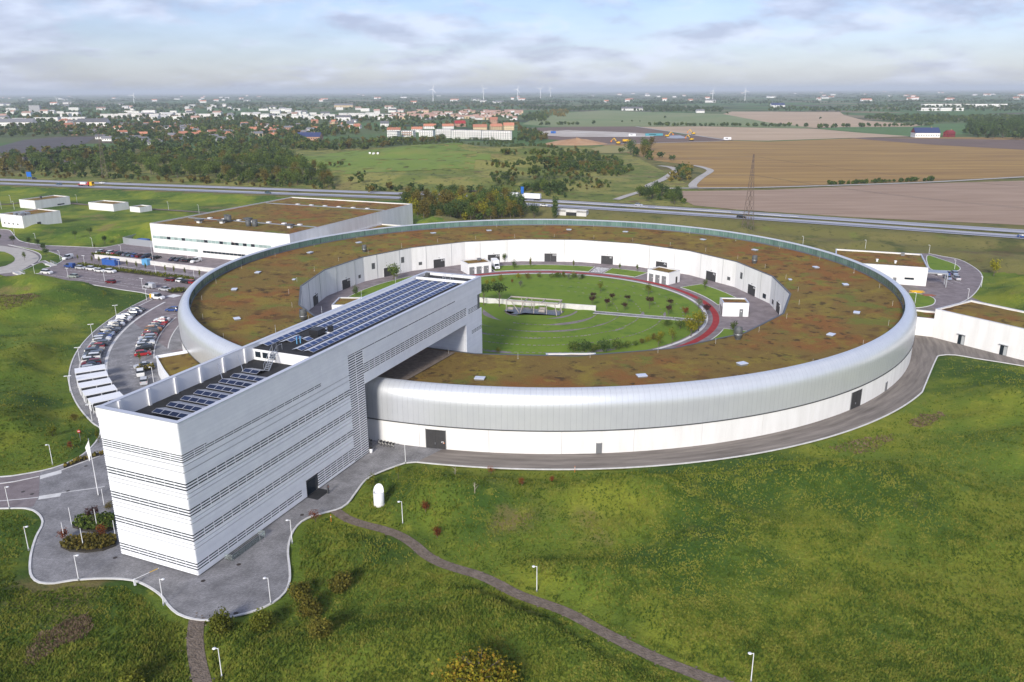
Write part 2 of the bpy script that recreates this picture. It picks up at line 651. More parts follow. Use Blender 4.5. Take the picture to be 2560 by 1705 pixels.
PALEROOF = mat('faded_roof_tile', (0.36, 0.21, 0.16), 0.8, 0, (0.42, 0.27, 0.21), 0.5, 3, rand=0.2)
GREYROOF = mat('grey_roof', (0.16, 0.16, 0.17), 0.7, rand=0.3)
WALLW = mat('far_white_render', (0.80, 0.78, 0.74), 0.8, rand=0.08)
WALLB = mat('far_brick', (0.42, 0.24, 0.16), 0.85, rand=0.2)
WALLY = mat('far_yellow_render', (0.60, 0.46, 0.28), 0.85, rand=0.15)
NAVYROOF = mat('dark_blue_roof', (0.035, 0.05, 0.13), 0.45)
SOIL = mat('ploughed_soil', (0.125, 0.078, 0.058), 0.95, 0, (0.175, 0.115, 0.085), 0.02, 6, lo=0.3, hi=0.7)
PINKSOIL = mat('harrowed_soil', (0.265, 0.175, 0.115), 0.95, 0, (0.39, 0.275, 0.195), 0.05, 8, stretch=((0.35, 3.0, 1), 0.38), lo=0.3, hi=0.7)
STUBBLE = mat('ochre_stubble', (0.200, 0.104, 0.026), 0.95, 0, (0.40, 0.25, 0.065), 0.03, 8, stretch=((0.22, 2.6, 1), 0.33), lo=0.32, hi=0.68)
TAN = mat('pale_stubble', (0.40, 0.28, 0.175), 0.95, 0, (0.50, 0.37, 0.24), 0.012, 6, stretch=((0.5, 2.0, 1), 0.1))
PALEGREEN = mat('pale_green_field', (0.22, 0.24, 0.10), 0.95, 0, (0.15, 0.21, 0.07), 0.006, 6)
CROP = mat('green_crop', (0.055, 0.13, 0.022), 0.95, 0, (0.085, 0.17, 0.035), 0.01, 5)
MEADOW = layered('bright_meadow', [((0.204, 0.228, 0.054), 0.035, 0.48, 0.62, 0.8, 6), ((0.078, 0.120, 0.026), 0.06, 0.54, 0.66, 0.8, 6)], (0.162, 0.228, 0.043), 0.95, 0.5, 0.8, 0.4)
CLAY = mat('clay_heap', (0.36, 0.20, 0.10), 0.95, 0, (0.44, 0.27, 0.15), 0.08, 5)
CHALK = mat('chalk_pad', (0.40, 0.34, 0.28), 0.95, 0, (0.56, 0.52, 0.47), 0.02, 6)
SLATEROOFS = mat('dark_shed_roofs', (0.045, 0.038, 0.036), 0.8, 0, (0.115, 0.098, 0.092), 0.06, 7, stretch=((.4, 3, 1), .2))
LEAF_G = leafmat('leaf_green', [(0.047, 0.078, 0.018), (0.109, 0.163, 0.031), (0.202, 0.240, 0.049)])
LEAF_D = leafmat('leaf_dark_green', [(0.030, 0.061, 0.020), (0.071, 0.119, 0.034), (0.135, 0.177, 0.048)])
LEAF_Y = leafmat('leaf_yellow', [(0.13, 0.135, 0.012), (0.24, 0.23, 0.02), (0.36, 0.31, 0.035)])
LEAF_O = leafmat('leaf_ochre', [(0.084, 0.077, 0.019), (0.174, 0.144, 0.029), (0.258, 0.192, 0.042)])
LEAF_B = leafmat('leaf_autumn', [(0.060, 0.072, 0.010), (0.165, 0.160, 0.015), (0.30, 0.255, 0.022), (0.36, 0.20, 0.03)], scale=1.3)
LEAF_SH = leafmat('leaf_olive_brown', [(0.075, 0.078, 0.014), (0.155, 0.145, 0.024), (0.250, 0.205, 0.036)])
LEAF_R = leafmat('leaf_red', [(0.130, 0.029, 0.013), (0.221, 0.055, 0.021), (0.273, 0.098, 0.029)])
LEAF_P = leafmat('leaf_purple', [(0.036, 0.017, 0.017), (0.070, 0.031, 0.029), (0.102, 0.054, 0.041)])
LEAF_S = leafmat('leaf_silver', [(0.12, 0.14, 0.09), (0.19, 0.21, 0.14), (0.26, 0.28, 0.20)])
LEAF_YG = leafmat('leaf_yellow_green', [(0.072, 0.090, 0.012), (0.150, 0.168, 0.018), (0.240, 0.240, 0.036)])

# ================================================================== SETTING
def inpoly(X, Y, P):
    P = np.asarray(P)
    c = np.zeros(X.shape, bool)
    j = len(P) - 1
    for i in range(len(P)):
        xi, yi, xj, yj = P[i][0], P[i][1], P[j][0], P[j][1]
        if yi != yj:
            c ^= ((yi > Y) != (yj > Y)) & (X < (xj - xi) * (Y - yi) / (yj - yi) + xi)
        j = i
    return c


def gp(pts, z=0.0):
    return [G(x, y, z)[:2] for x, y in pts]


# plaza kerb line round the tower, from the ring road to the entry road
PLAZA_KERB = gp([(1040, 1156), (1014, 1158), (950, 1181), (914, 1201), (888, 1234), (868, 1260), (842, 1275), (813, 1282), (784, 1290), (755, 1304), (734, 1327), (723, 1356), (720, 1385), (724, 1421), (724, 1453), (712, 1482), (683, 1507), (640, 1527), (588, 1541), (527, 1551), (485, 1549), (444, 1535), (419, 1512), (403, 1490), (370, 1467), (329, 1451), (263, 1447), (185, 1451), (136, 1459), (99, 1457), (80, 1443), (75, 1422), (78, 1385), (90, 1344), (105, 1315), (105, 1298), (92, 1282), (66, 1272), (0, 1272), (-150, 1276)])
PK = curve(PLAZA_KERB, 1.0)
UPKERB = gp([(-150, 1200), (0, 1193), (53, 1187), (132, 1171), (193, 1146), (230, 1117), (250, 1088), (249, 1069)])
ARC_W = [PO(132.1, d) for d in np.arange(-137, -187.5, -1.5)]
UK = curve(UPKERB + ARC_W, 1.5)
RINGROAD = [G(1041, 1156)[:2]] + [PO(112.1, d) for d in np.arange(-102.5, -39.5, 1.0)]
RRK = curve(RINGROAD[:-1] + gp([(2314, 960), (2339, 901), (2350, 889), (2388, 888), (2436, 896), (2560, 916), (2800, 960)]), 1.5)
plaza_poly = list(PK) + [UK[0]] + list(UK[:80]) + [PO(104, d) for d in np.arange(-140, -100, 2)]
# asphalt car park west of the ring
CP_TOP = gp([(0, 573), (24, 576), (37, 591), (48, 601), (68, 607), (95, 611), (117, 614), (170, 616), (251, 619), (285, 614), (309, 609), (420, 606), (600, 600)])
CP_BOT = gp([(376, 738), (354, 732), (300, 724), (272, 719), (204, 709), (136, 705), (100, 706), (104, 698), (88, 690), (54, 688), (0, 692), (-120, 700), (-120, 570)])
carpark_poly = CP_TOP + [PO(104, d) for d in np.arange(118, 222, 3)] + [PO(132.1, d) for d in np.arange(222, 173, -1.5)] + CP_BOT
ringroad_poly = list(RRK) + gp([(2800, 880), (2560, 800), (2330, 700), (2300, 690)]) + [PO(104, d) for d in np.arange(10, -106, -2)]
EAST = gp([(2322, 634), (2350, 640), (2400, 650), (2440, 672), (2455, 690), (2452, 710), (2440, 730), (2420, 748), (2390, 762), (2330, 770), (2295, 720), (2200, 700), (2200, 640)])
EK = curve(EAST[:9], 1.5)
east_poly = list(curve(EAST, 2.0, True))
PATH1 = curve(gp([(836, 1276), (870, 1298), (914, 1313), (957, 1324), (1000, 1340), (1036, 1363), (1065, 1388), (1101, 1408), (1144, 1423), (1198, 1439), (1252, 1464), (1300, 1489), (1414, 1530), (1522, 1588), (1631, 1642), (1740, 1686), (1900, 1745), (2100, 1830)]), 1.0)
PATH2 = curve(gp([(492, 1548), (488, 1586), (489, 1623), (496, 1665), (506, 1705), (520, 1760), (545, 1830)]), 1.0)


def strip_poly(line, w):
    return list(offset(line, w / 2)) + list(offset(line, -w / 2)[::-1])


GX0, GX1, GY0, GY1 = -330, 380, 50, 430
rx = np.arange(GX0, GX1, 1.0)
ry = np.arange(GY0, GY1, 1.0)
RX, RY = np.meshgrid(rx, ry)
PAVE = np.zeros(RX.shape, bool)
for P in (plaza_poly, carpark_poly, ringroad_poly, east_poly):
    PAVE |= inpoly(RX, RY, P)
PAVE |= (np.hypot(RX - RC[0], RY - RC[1]) < 106)
PATHS = inpoly(RX, RY, strip_poly(PATH1, 2.4)) | inpoly(RX, RY, strip_poly(PATH2, 2.2))
hall_B = np.array([-154.5, 339.8])
for P in ([(-154, 340), (-88, 309), (-50, 396), (-118, 427)], gp([(2337, 790), (2430, 765), (2800, 900), (2700, 960)])):
    PAVE |= inpoly(RX, RY, P)


def blur(a, r):
    for ax in (0, 1):
        k = 2 * r + 1
        p = np.pad(a, [(r + 1, r) if i == ax else (0, 0) for i in (0, 1)], mode='edge')
        c = np.cumsum(p, ax)
        a = (np.take(c, range(k, c.shape[ax]), ax) - np.take(c, range(0, c.shape[ax] - k), ax)) / k
    return a


near1 = blur(PAVE.astype(float), 2)
soft = blur(blur(PAVE.astype(float), 7), 5)
MASK = np.clip(1 - 1.9 * soft, 0, 1) * np.clip(1 - 3.2 * blur(blur(PAVE.astype(float), 10), 8), 0.12, 1)
MASK[near1 > 0.01] = 0
wx = RX + 9 * vnoise(RX, RY, 26)
wy = RY + 7 * vnoise(RX + 70, RY, 22)
mound = vnoise(wx, wy, 24) * 1.2 + vnoise(wx * .55 + 40, wy, 11.5) * 1.25 + vnoise(RX * .7, RY, 5.0) * 0.35
mound = np.maximum(mound - 0.8, 0) ** 1.2 * 4.2 * (.45 + 1.1 * vnoise(RX + 15, RY, 38)) + vnoise(RX, RY, 2.6) * .25
edge = np.clip(np.minimum.reduce([RX - GX0, GX1 - RX, (RY - GY0) - 22, GY1 - RY]) / 30, 0, 1)
HN = mound * MASK * edge * np.clip((road_y(RX) - 42 - RY) / 25, 0, 1)
HN *= 1 - np.clip(6 * blur(blur(PATHS.astype(float), 2), 2), 0, 1)
q_ = G(948, 1262)
HN *= np.clip((np.hypot(RX - q_[0], RY - q_[1]) - 2) / 5, 0, 1)


def bil(A, x, y):
    x = np.clip((np.asarray(x, float) - GX0), 0, A.shape[1] - 1.001)
    y = np.clip((np.asarray(y, float) - GY0), 0, A.shape[0] - 1.001)
    xi = x.astype(int)
    yi = y.astype(int)
    fx = x - xi
    fy = y - yi
    return (A[yi, xi] * (1 - fx) + A[yi, xi + 1] * fx) * (1 - fy) + (A[yi + 1, xi] * (1 - fx) + A[yi + 1, xi + 1] * fx) * fy


def H(x, y):
    """ground height"""
    x = np.asarray(x, float)
    y = np.asarray(y, float)
    i = (x > GX0) & (x < GX1 - 1) & (y > GY0) & (y < GY1 - 1)
    return np.where(i, bil(HN, x, y), 0) + terrain_far(x, y)


def axis(lo, hi, step, far, g=1.14, mid=None):
    a = list(np.arange(lo, hi + 0.01, step))
    s = step
    x = hi
    while x < far:
        s *= g
        if mid and x < mid[0]:
            s = min(s, mid[1])
        x += s
        a.append(x)
    return a


pos = axis(-290, 300, 1.6, 70000, 1.13, (900, 9))
neg = [-v for v in axis(290, 291, 1.6, 70000, 1.13, (700, 12))[1:]]
gx = np.array(sorted(set(np.round(neg + pos, 3))))
ypos = axis(60, 400, 1.6, 70000, 1.12, (1000, 7))
yneg = [-v for v in axis(-60, -59, 2.0, 6000, 1.35)[1:]]
gy = np.array(sorted(set(np.round(yneg + ypos, 3))))
MX, MY = np.meshgrid(gx, gy)
MZZ = H(MX, MY)
inside = np.zeros(MX.shape, bool)
sel = (MX > GX0) & (MX < GX1 - 1) & (MY > GY0) & (MY < GY1 - 1)
pv = np.zeros(MX.shape)
pv[sel] = bil(PAVE.astype(float), MX[sel], MY[sel])
for P in (plaza_poly, carpark_poly, ringroad_poly, east_poly):
    inside |= inpoly(MX, MY, P)
inside |= np.hypot(MX - RC[0], MY - RC[1]) < 105
MZZ[inside] = -0.35
ny, nx = MX.shape
idx = np.arange(ny * nx).reshape(ny, nx)
F = np.stack([idx[:-1, :-1], idx[:-1, 1:], idx[1:, 1:], idx[1:, :-1]], -1).reshape(-1, 4)
fcx = (MX[:-1, :-1] + MX[1:, 1:]).reshape(-1) / 2
fcy = (MY[:-1, :-1] + MY[1:, 1:]).reshape(-1) / 2
FARLAND = layered('far_farmland', [
    ((0.075, 0.150, 0.040), 0.0011, 0.47, 0.50, 0.9, 1),
    ((0.24, 0.185, 0.115), 0.0016, 0.585, 0.60, 0.8, 1),
    ((0.030, 0.045, 0.020), 0.0042, 0.55, 0.60, 0.9, 5),
    ((0.11, 0.08, 0.06), 0.0021, 0.62, 0.635, 0.8, 1),
], (0.100, 0.135, 0.045), 0.95, 0)
zone = np.zeros(len(F), int)
ry_ = road_y(fcx)
zone[(fcy > ry_ - 95) & (np.abs(fcx) < 1500) & (fcx > -40)] = 1
zone[(fcy > ry_ - 22) & (fcy < 1000)] = 1
zone[(fcy > ry_ + 22) & (fcy < 1050) & (fcx < 130) & (fcx > -420)] = 3
zone[fcy > 1000] = 2
zone[np.abs(fcx) > 1200] = 2
struct(put('ground', mesh_np('ground', np.stack([MX, MY, MZZ], -1).reshape(-1, 3), F, (GRASS, ROUGHLAND, FARLAND, HILLSIDE), True, zone)))


def sheet(name, pts, z, m, parent=None):
    mb = MB()
    mb.poly([(p[0], p[1], z) for p in pts])
    o = mb.build(name, m, parent)
    return struct(o) if parent is None else o


def paved(name, pts, z, m):
    """triangulated flat polygon"""
    import bmesh
    bm = bmesh.new()
    vs = [bm.verts.new((float(p[0]), float(p[1]), z)) for p in pts]
    f = bm.faces.new(vs)
    if f.normal.z < 0:
        f.normal_flip()
    bmesh.ops.triangulate(bm, faces=[f])
    me = bpy.data.meshes.new(name)
    bm.to_mesh(me)
    bm.free()
    for p in me.polygons:
        if p.normal.z < 0:
            me.flip_normals()
            break
    me.materials.append(m)
    return struct(put(name, me))


def dedupe(P, d=0.3):
    out = []
    for p in P:
        if not out or math.hypot(p[0] - out[-1][0], p[1] - out[-1][1]) > d:
            out.append(p)
    return out


# paver material: small setts with joints
m_, n_, l_, b_ = nodes_of('grey_pavers')
PAVER = m_
g_ = n_.new('ShaderNodeNewGeometry')
mp_ = n_.new('ShaderNodeMapping')
mp_.inputs['Rotation'].default_value = (0, 0, math.radians(-23))
l_.new(g_.outputs['Position'], mp_.inputs['Vector'])
bt = n_.new('ShaderNodeTexBrick')
bt.inputs['Scale'].default_value = 1.6
bt.inputs['Mortar Size'].default_value = 0.03
bt.inputs['Color1'].default_value = (0.205, 0.20, 0.205, 1)
bt.inputs['Color2'].default_value = (0.31, 0.30, 0.305, 1)
bt.inputs['Mortar'].default_value = (0.10, 0.10, 0.10, 1)
l_.new(mp_.outputs[0], bt.inputs['Vector'])
nt = n_.new('ShaderNodeTexNoise')
nt.inputs['Scale'].default_value = 0.28
nt.inputs['Detail'].default_value = 7
l_.new(g_.outputs['Position'], nt.inputs['Vector'])
rr = n_.new('ShaderNodeMapRange')
rr.inputs['From Min'].default_value = 0.3
rr.inputs['From Max'].default_value = 0.7
rr.inputs['To Min'].default_value = 0.72
rr.inputs['To Max'].default_value = 1.35
l_.new(nt.outputs[0], rr.inputs['Value'])
hs_ = n_.new('ShaderNodeHueSaturation')
l_.new(bt.outputs[0], hs_.inputs['Color'])
l_.new(rr.outputs[0], hs_.inputs['Value'])
l_.new(hs_.outputs[0], b_.inputs['Base Color'])
b_.inputs['Roughness'].default_value = 0.85

m_, n_, l_, b_ = nodes_of('worn_ring_road')          # wheel wear follows the curve of the road
ROADW = m_
b_.inputs['Roughness'].default_value = .9
g_ = n_.new('ShaderNodeNewGeometry')
vs_ = n_.new('ShaderNodeVectorMath')
vs_.operation = 'SUBTRACT'
vs_.inputs[1].default_value = (RC[0], RC[1], 0)
l_.new(g_.outputs['Position'], vs_.inputs[0])
sx_ = n_.new('ShaderNodeSeparateXYZ')
l_.new(vs_.outputs[0], sx_.inputs[0])
ln2 = n_.new('ShaderNodeVectorMath')
ln2.operation = 'LENGTH'
l_.new(vs_.outputs[0], ln2.inputs[0])
at_ = n_.new('ShaderNodeMath')
at_.operation = 'ARCTAN2'
l_.new(sx_.outputs[1], at_.inputs[0])
l_.new(sx_.outputs[0], at_.inputs[1])
am_ = n_.new('ShaderNodeMath')
am_.operation = 'MULTIPLY'
am_.inputs[1].default_value = 9.0
l_.new(at_.outputs[0], am_.inputs[0])
cx_ = n_.new('ShaderNodeCombineXYZ')
l_.new(ln2.outputs['Value'], cx_.inputs[0])
l_.new(am_.outputs[0], cx_.inputs[1])
tn_ = n_.new('ShaderNodeTexNoise')
tn_.inputs['Scale'].default_value = .9
tn_.inputs['Detail'].default_value = 9
tn_.inputs['Roughness'].default_value = .65
l_.new(cx_.outputs[0], tn_.inputs['Vector'])
rp_ = n_.new('ShaderNodeValToRGB')
rp_.color_ramp.elements[0].position = .32
rp_.color_ramp.elements[0].color = (.115, .098, .084, 1)
rp_.color_ramp.elements[1].position = .68
rp_.color_ramp.elements[1].color = (.27, .235, .205, 1)
l_.new(tn_.outputs[0], rp_.inputs[0])
l_.new(rp_.outputs[0], b_.inputs['Base Color'])
paved('car_park', dedupe(carpark_poly), 0.045, ASPHALT)
paved('ring_road', dedupe(ringroad_poly), 0.049, ROADW)
plz = paved('plaza', dedupe(plaza_poly), 0.053, PAVER)
for px in ((288, 1395), (508, 1453), (597, 1412), (590, 1534), (755, 1288), (58, 1230), (80, 1236), (170, 1228), (215, 1166)):
    MB().lathe([(0, 0), (.33, 0)], 14, cap=False).build('manhole_cover', mat('cast_iron', (.045, .035, .03), .6) if 'cast_iron' not in bpy.data.materials else bpy.data.materials['cast_iron'], plz, (*G(*px)[:2], .066))
paved('east_yard', dedupe(east_poly), 0.057, ASPHALT)
entry = gp([(-150, 1240), (0, 1241), (100, 1240), (100, 1252), (92, 1268), (66, 1270), (0, 1270), (-150, 1274)])
paved('entry_road', gp([(-150, 1202), (0, 1196), (53, 1190), (100, 1180), (98, 1238), (84, 1266), (66, 1270), (0, 1270), (-150, 1274)]), 0.062, ASPHALT)
for ln, w, nm in ((PK, 0.32, 'plaza_kerb'), (UK, 0.28, 'footway_kerb'), (RRK, 0.30, 'ring_road_kerb'), (EK, 0.3, 'yard_kerb')):
    struct(ribbon(ln, w, 0.0, 0.15).build(nm, KERB))
arc = lambda r, a, b, st=1.0: np.array([PO(r, d) for d in np.arange(a, b, st if b > a else -st)])
struct(ribbon(arc(130.0, 173, 222), 0.3, 0.02, 0.10).build('parking_kerb', KERB))
cb = curve(CP_BOT[:7], 2)
struct(ribbon(cb, 0.35, 0.0, 0.14).build('car_park_kerb', KERB))
ct = curve(CP_TOP[:11], 2)
struct(ribbon(ct, 0.35, 0.0, 0.14).build('north_kerb', KERB))
gzf = lambda x, y: float(H(x, y))
struct(ribbon(PATH1, 1.8, 0.07, 0, gzf).build('gravel_path', GRAVEL))
struct(ribbon(PATH2, 2.0, 0.06, 0, gzf).build('gravel_footpath', GRAVEL))
# worn edge of the gravel paths: drop height of ragged outline comes from scattered stones
mbk = MB()
for ln, w in ((PATH1, 1.9), (PATH2, 2.2)):
    for p in ln:
        for k in range(5):
            s_ = random.choice((-1, 1))
            q = p + np.array([random.uniform(-1, 1), random.uniform(-1, 1)]) * 0.4
            q = q + np.array([random.uniform(-1, 1), random.uniform(-1, 1)]) * w * 0.45
            r = random.uniform(0.06, 0.20)
            z = gzf(*q) + 0.05
            a0 = random.random() * 6
            mbk.poly([(q[0] + r * math.cos(a0 + t), q[1] + r * math.sin(a0 + t), z + 0.03 + 0.05 * random.random()) for t in (0, 1.3, 2.5, 3.8, 5.1)])
stuff(mbk.build('path_gravel', GRAVEL))

# curb markings + rows of bays
mk = MB()
for d in np.arange(179.5, 206.5, 1.125):
    for r0, r1 in ((124.6, 125.3),):
        p, q = PO(r0, d), PO(r1, d)
        mk.box(((p[0] + q[0]) / 2, (p[1] + q[1]) / 2, 0.06), (0.7, 0.14, 0.004), math.radians(d))
for d in np.arange(185, 212, 1.27):
    p = PO(118.2, d)
    mk.box((p[0], p[1], 0.06), (0.6, 0.14, 0.004), math.radians(d))
for i, d in enumerate(np.linspace(183.0, 186.0, 4)):
    p = PO(116, d)
    mk.box((p[0], p[1], 0.06), (5.2, 0.16, 0.004), math.radians(d + 40))
for a, b in (((100, 684), (320, 716)), ((330, 718), (400, 728))):
    p, q = G(*a), G(*b)
    mk.box(((p[0] + q[0]) / 2, (p[1] + q[1]) / 2, 0.062), (math.hypot(*(q - p)[:2]), 0.14, 0.004), math.atan2(q[1] - p[1], q[0] - p[0]))
for a, b, n in (((178, 676), (420, 711), 26), ((196, 692), (400, 722), 22)):
    for t in np.linspace(0, 1, n):
        p = G(a[0] + (b[0] - a[0]) * t, a[1] + (b[1] - a[1]) * t)
        mk.box((p[0], p[1], 0.062), (1.3, 0.14, 0.004), math.radians(-22))
for a, b in (((265, 662), (510, 690)), ((300, 665), (500, 692))):
    p, q = G(*a), G(*b)
    mk.box(((p[0] + q[0]) / 2, (p[1] + q[1]) / 2, 0.063), (math.hypot(*(q - p)[:2]), 0.16, 0.004), math.atan2(q[1] - p[1], q[0] - p[0]))
for px in ((2350, 703), (2372, 706), (2395, 706), (2335, 690)):
    p = G(*px)
    mk.box((p[0], p[1], 0.068), (0.14, 4.5, 0.004), 0.15)
p = G(434, 740)
mk.box((p[0], p[1], 0.062), (3.4, 4.0, 0.004), math.radians(62))
struct(mk.build('parking_markings', LINE))
struct(ribbon(arc(124.0, 175, 215), 0.7, 0.064).build('drain_channel', KERB))
struct(ribbon(arc(112.7, 184, 206), 0.3, 0.02, 0.09).build('inner_kerb', KERB))
struct(ribbon(arc(109.3, 184, 202), 0.25, 0.02, 0.09).build('paved_border', KERB))
paved('sett_border', [PO(109.2, d) for d in np.arange(184, 203, 1)] + [PO(104, d) for d in np.arange(202, 183, -2)], 0.058, PAVER)
# pale crossings at the entry
for q in ([(100, 1190), (154, 1175), (154, 1184), (100, 1199)], [(98, 1241), (155, 1232), (150, 1242), (96, 1250)]):
    paved('kerb_ramp', gp(q), 0.075, KERB)
struct(ribbon(curve(gp([(-150, 1260), (0, 1253), (96, 1244)]), 2), 0.25, 0.064).build('gutter', KERB))
struct(ribbon(curve(gp([(-150, 1214), (0, 1210), (98, 1192)]), 2), 0.25, 0.0, 0.13).build('entry_kerb', KERB))
struct(ribbon(curve(gp([(154, 1176), (200, 1159), (250, 1140)]), 2), 0.25, 0.0, 0.13).build('entry_kerb', KERB))
struct(ribbon(curve(gp([(155, 1232), (230, 1222), (262, 1217)]), 2), 0.25, 0.066).build('gutter', KERB))
# grass islands of the car park
ISL = []
for k, q in enumerate(([(20, 612), (54, 618), (95, 625), (122, 629), (143, 636), (157, 645), (156, 652), (136, 663), (127, 660), (111, 652), (97, 655), (103, 646), (100, 636), (84, 628), (54, 620)],
                       [(46, 682), (60, 675), (76, 668), (92, 660), (106, 657), (113, 661), (127, 668), (109, 672), (103, 679), (97, 684), (86, 685), (56, 686)])):
    P = curve(gp(q), 1.2, True)
    paved('grass_island', P, 0.13, GRASS)
    struct(ribbon(np.vstack([P, P[:1]]), 0.3, 0.02, 0.14).build('island_kerb', KERB))
PR = curve(gp([(-120, 606), (0, 614), (27, 618), (54, 622), (82, 631), (97, 641), (98, 649), (90, 657), (78, 663), (63, 672), (45, 680), (20, 684), (0, 686), (-120, 694)]), 1.5)
paved('pale_loop_road', PR, 0.07, PALEROAD)
PI_ = curve(gp([(-110, 620), (0, 629), (15, 632), (30, 639), (37, 647), (33, 655), (20, 662), (0, 668), (-110, 685)]), 1.5)
paved('loop_lawn', PI_, 0.16, GRASS)
struct(ribbon(PR, 0.5, 0.02, 0.16).build('loop_kerb', mat('dark_kerb', (0.17, 0.16, 0.16), 0.8)))
P = curve(gp([(2318, 640), (2350, 648), (2385, 660), (2398, 668), (2400, 674), (2390, 678), (2360, 677), (2325, 672)]), 1.2, True)
paved('yard_lawn', P, 0.16, LAWN)
struct(ribbon(np.vstack([P, P[:1]]), 0.3, 0.02, 0.16).build('yard_lawn_kerb', KERB))
P = curve(gp([(2260, 738), (2280, 733), (2310, 738), (2332, 745), (2338, 754), (2328, 764), (2290, 770), (2262, 760)]), 1.2, True)
paved('yard_lawn', P, 0.16, LAWN)
struct(ribbon(np.vstack([P, P[:1]]), 0.3, 0.02, 0.16).build('yard_lawn_kerb', KERB))


# ------------------------------------------------------------------ motorway, fields, farm roads
def dense(P, st):
    out = []
    for i in range(len(P) - 1):
        k = max(1, int(np.hypot(*(P[i + 1] - P[i])) / st))
        out += [P[i] + (P[i + 1] - P[i]) * j / k for j in range(k)]
    return np.array(out + [P[-1]])


UPL, LOL = curve(UPP, 12), curve(LOP, 12)
struct(ribbon(UPL, 10.5, MZ).build('motorway', MOTOR))
struct(ribbon(LOL, 10.5, MZ).build('motorway', MOTOR))
struct(ribbon(offset(LOL, -1.9), 3.0, MZ + 0.03).build('motorway_slow_lane', MOTORD))
struct(ribbon(offset(UPL, 1.9), 2.6, MZ + 0.03).build('motorway_slow_lane', mat('lane_wear', (0.30, 0.30, 0.34), 0.7)))
mm = MB()
for L_ in (UPL, LOL):
    for d in (-4.4, 4.4):
        ribbon(offset(L_, d), 0.22, MZ + 0.05, mb=mm)
struct(mm.build('motorway_markings', LINE))


cbx = thing('crash_barrier', 'long steel crash barrier along the far motorway carriageway', 'barrier')
for k in range(28):
    a_ = dense(offset(UPL, -5.6), 4)
    i0 = int(np.argmin(np.abs(a_[:, 0] - (20 + k * 4.5))))
    seg = a_[i0:i0 + 2]
    c_ = seg.mean(0)
    MB().box((c_[0], c_[1], MZ + .6), (np.hypot(*(seg[1] - seg[0])), .12, .36), math.atan2(*(seg[1] - seg[0])[::-1])).build('rail', FRAME, cbx)
    MB().box((seg[0][0], seg[0][1], MZ + .25), (.12, .12, .7)).build('post', STEEL, cbx)


def field(name, px, z, m, step=None):
    P = gp(px)
    return paved(name, P, z, m)


field('ochre_stubble_field', [(1503, 362), (1620, 358), (1837, 352), (1920, 354), (2165, 345), (2400, 343), (2700, 345), (2900, 420), (2560, 441), (2300, 454), (1920, 467), (1745, 470), (1738, 455), (1752, 440), (1772, 428), (1762, 420), (1728, 413), (1640, 402), (1560, 380)], 0.10, STUBBLE)
field('ploughed_strip', [(2120, 345), (2165, 344.6), (2560, 350), (2800, 352), (2800, 382), (2560, 375), (2330, 362), (2200, 352)], 0.20, SOIL)
field('harrowed_field', [(1666, 479), (1920, 475), (2200, 462), (2560, 452), (2900, 440), (2900, 600), (2560, 563), (2121, 543), (1850, 525), (1735, 514)], 0.12, PINKSOIL)
field('pale_stubble_field', [(1600, 317), (1760, 316), (1920, 320), (2037, 322), (2150, 332), (2277, 341), (2160, 344), (1920, 352), (1837, 351), (1740, 338)], 0.14, TAN)
field('green_crop_field', [(2037, 321), (2100, 318), (2280, 317), (2320, 311), (2490, 306), (2700, 306), (2700, 330), (2430, 335), (2277, 341), (2150, 332)], 0.16, CROP)
field('pale_stubble_field', [(1807, 285), (1830, 279), (1920, 279), (2100, 280), (2110, 288), (2160, 301), (2330, 314), (2280, 317), (2100, 318), (2037, 320), (1920, 306)], 0.15, TAN)
field('pale_green_field', [(1334, 297), (1424, 281), (1511, 276), (1647, 281), (1807, 285), (1920, 305), (2037, 320), (1920, 319), (1760, 315), (1600, 316), (1380, 317), (1305, 311)], 0.13, PALEGREEN)
field('ploughed_plot', [(1310, 320), (1420, 317), (1584, 316), (1660, 328), (1700, 336), (1860, 350), (1780, 354), (1500, 361), (1420, 352), (1330, 345)], 0.11, SOIL)
field('construction_pad', [(1345, 331), (1420, 326), (1560, 331), (1640, 336), (1632, 343), (1500, 343), (1410, 343), (1350, 338)], 0.40, CHALK)
field('construction_pad', [(1660, 340), (1700, 339), (1722, 346), (1690, 347), (1668, 346)], 0.40, mat('standing_water', (0.34, 0.34, 0.35), 0.4))
field('ochre_verge', [(1475, 372), (1520, 364), (1560, 366), (1590, 374), (1560, 384), (1500, 384)], 0.45, mat('straw_grass', (0.30, 0.25, 0.08), 0.95, 0, (0.24, 0.22, 0.07), 0.05, 5))
field('dark_shed_ground', [(0, 366), (60, 350), (130, 344), (240, 342), (200, 368), (120, 380), (0, 388), (-60, 390)], 0.3, SLATEROOFS)
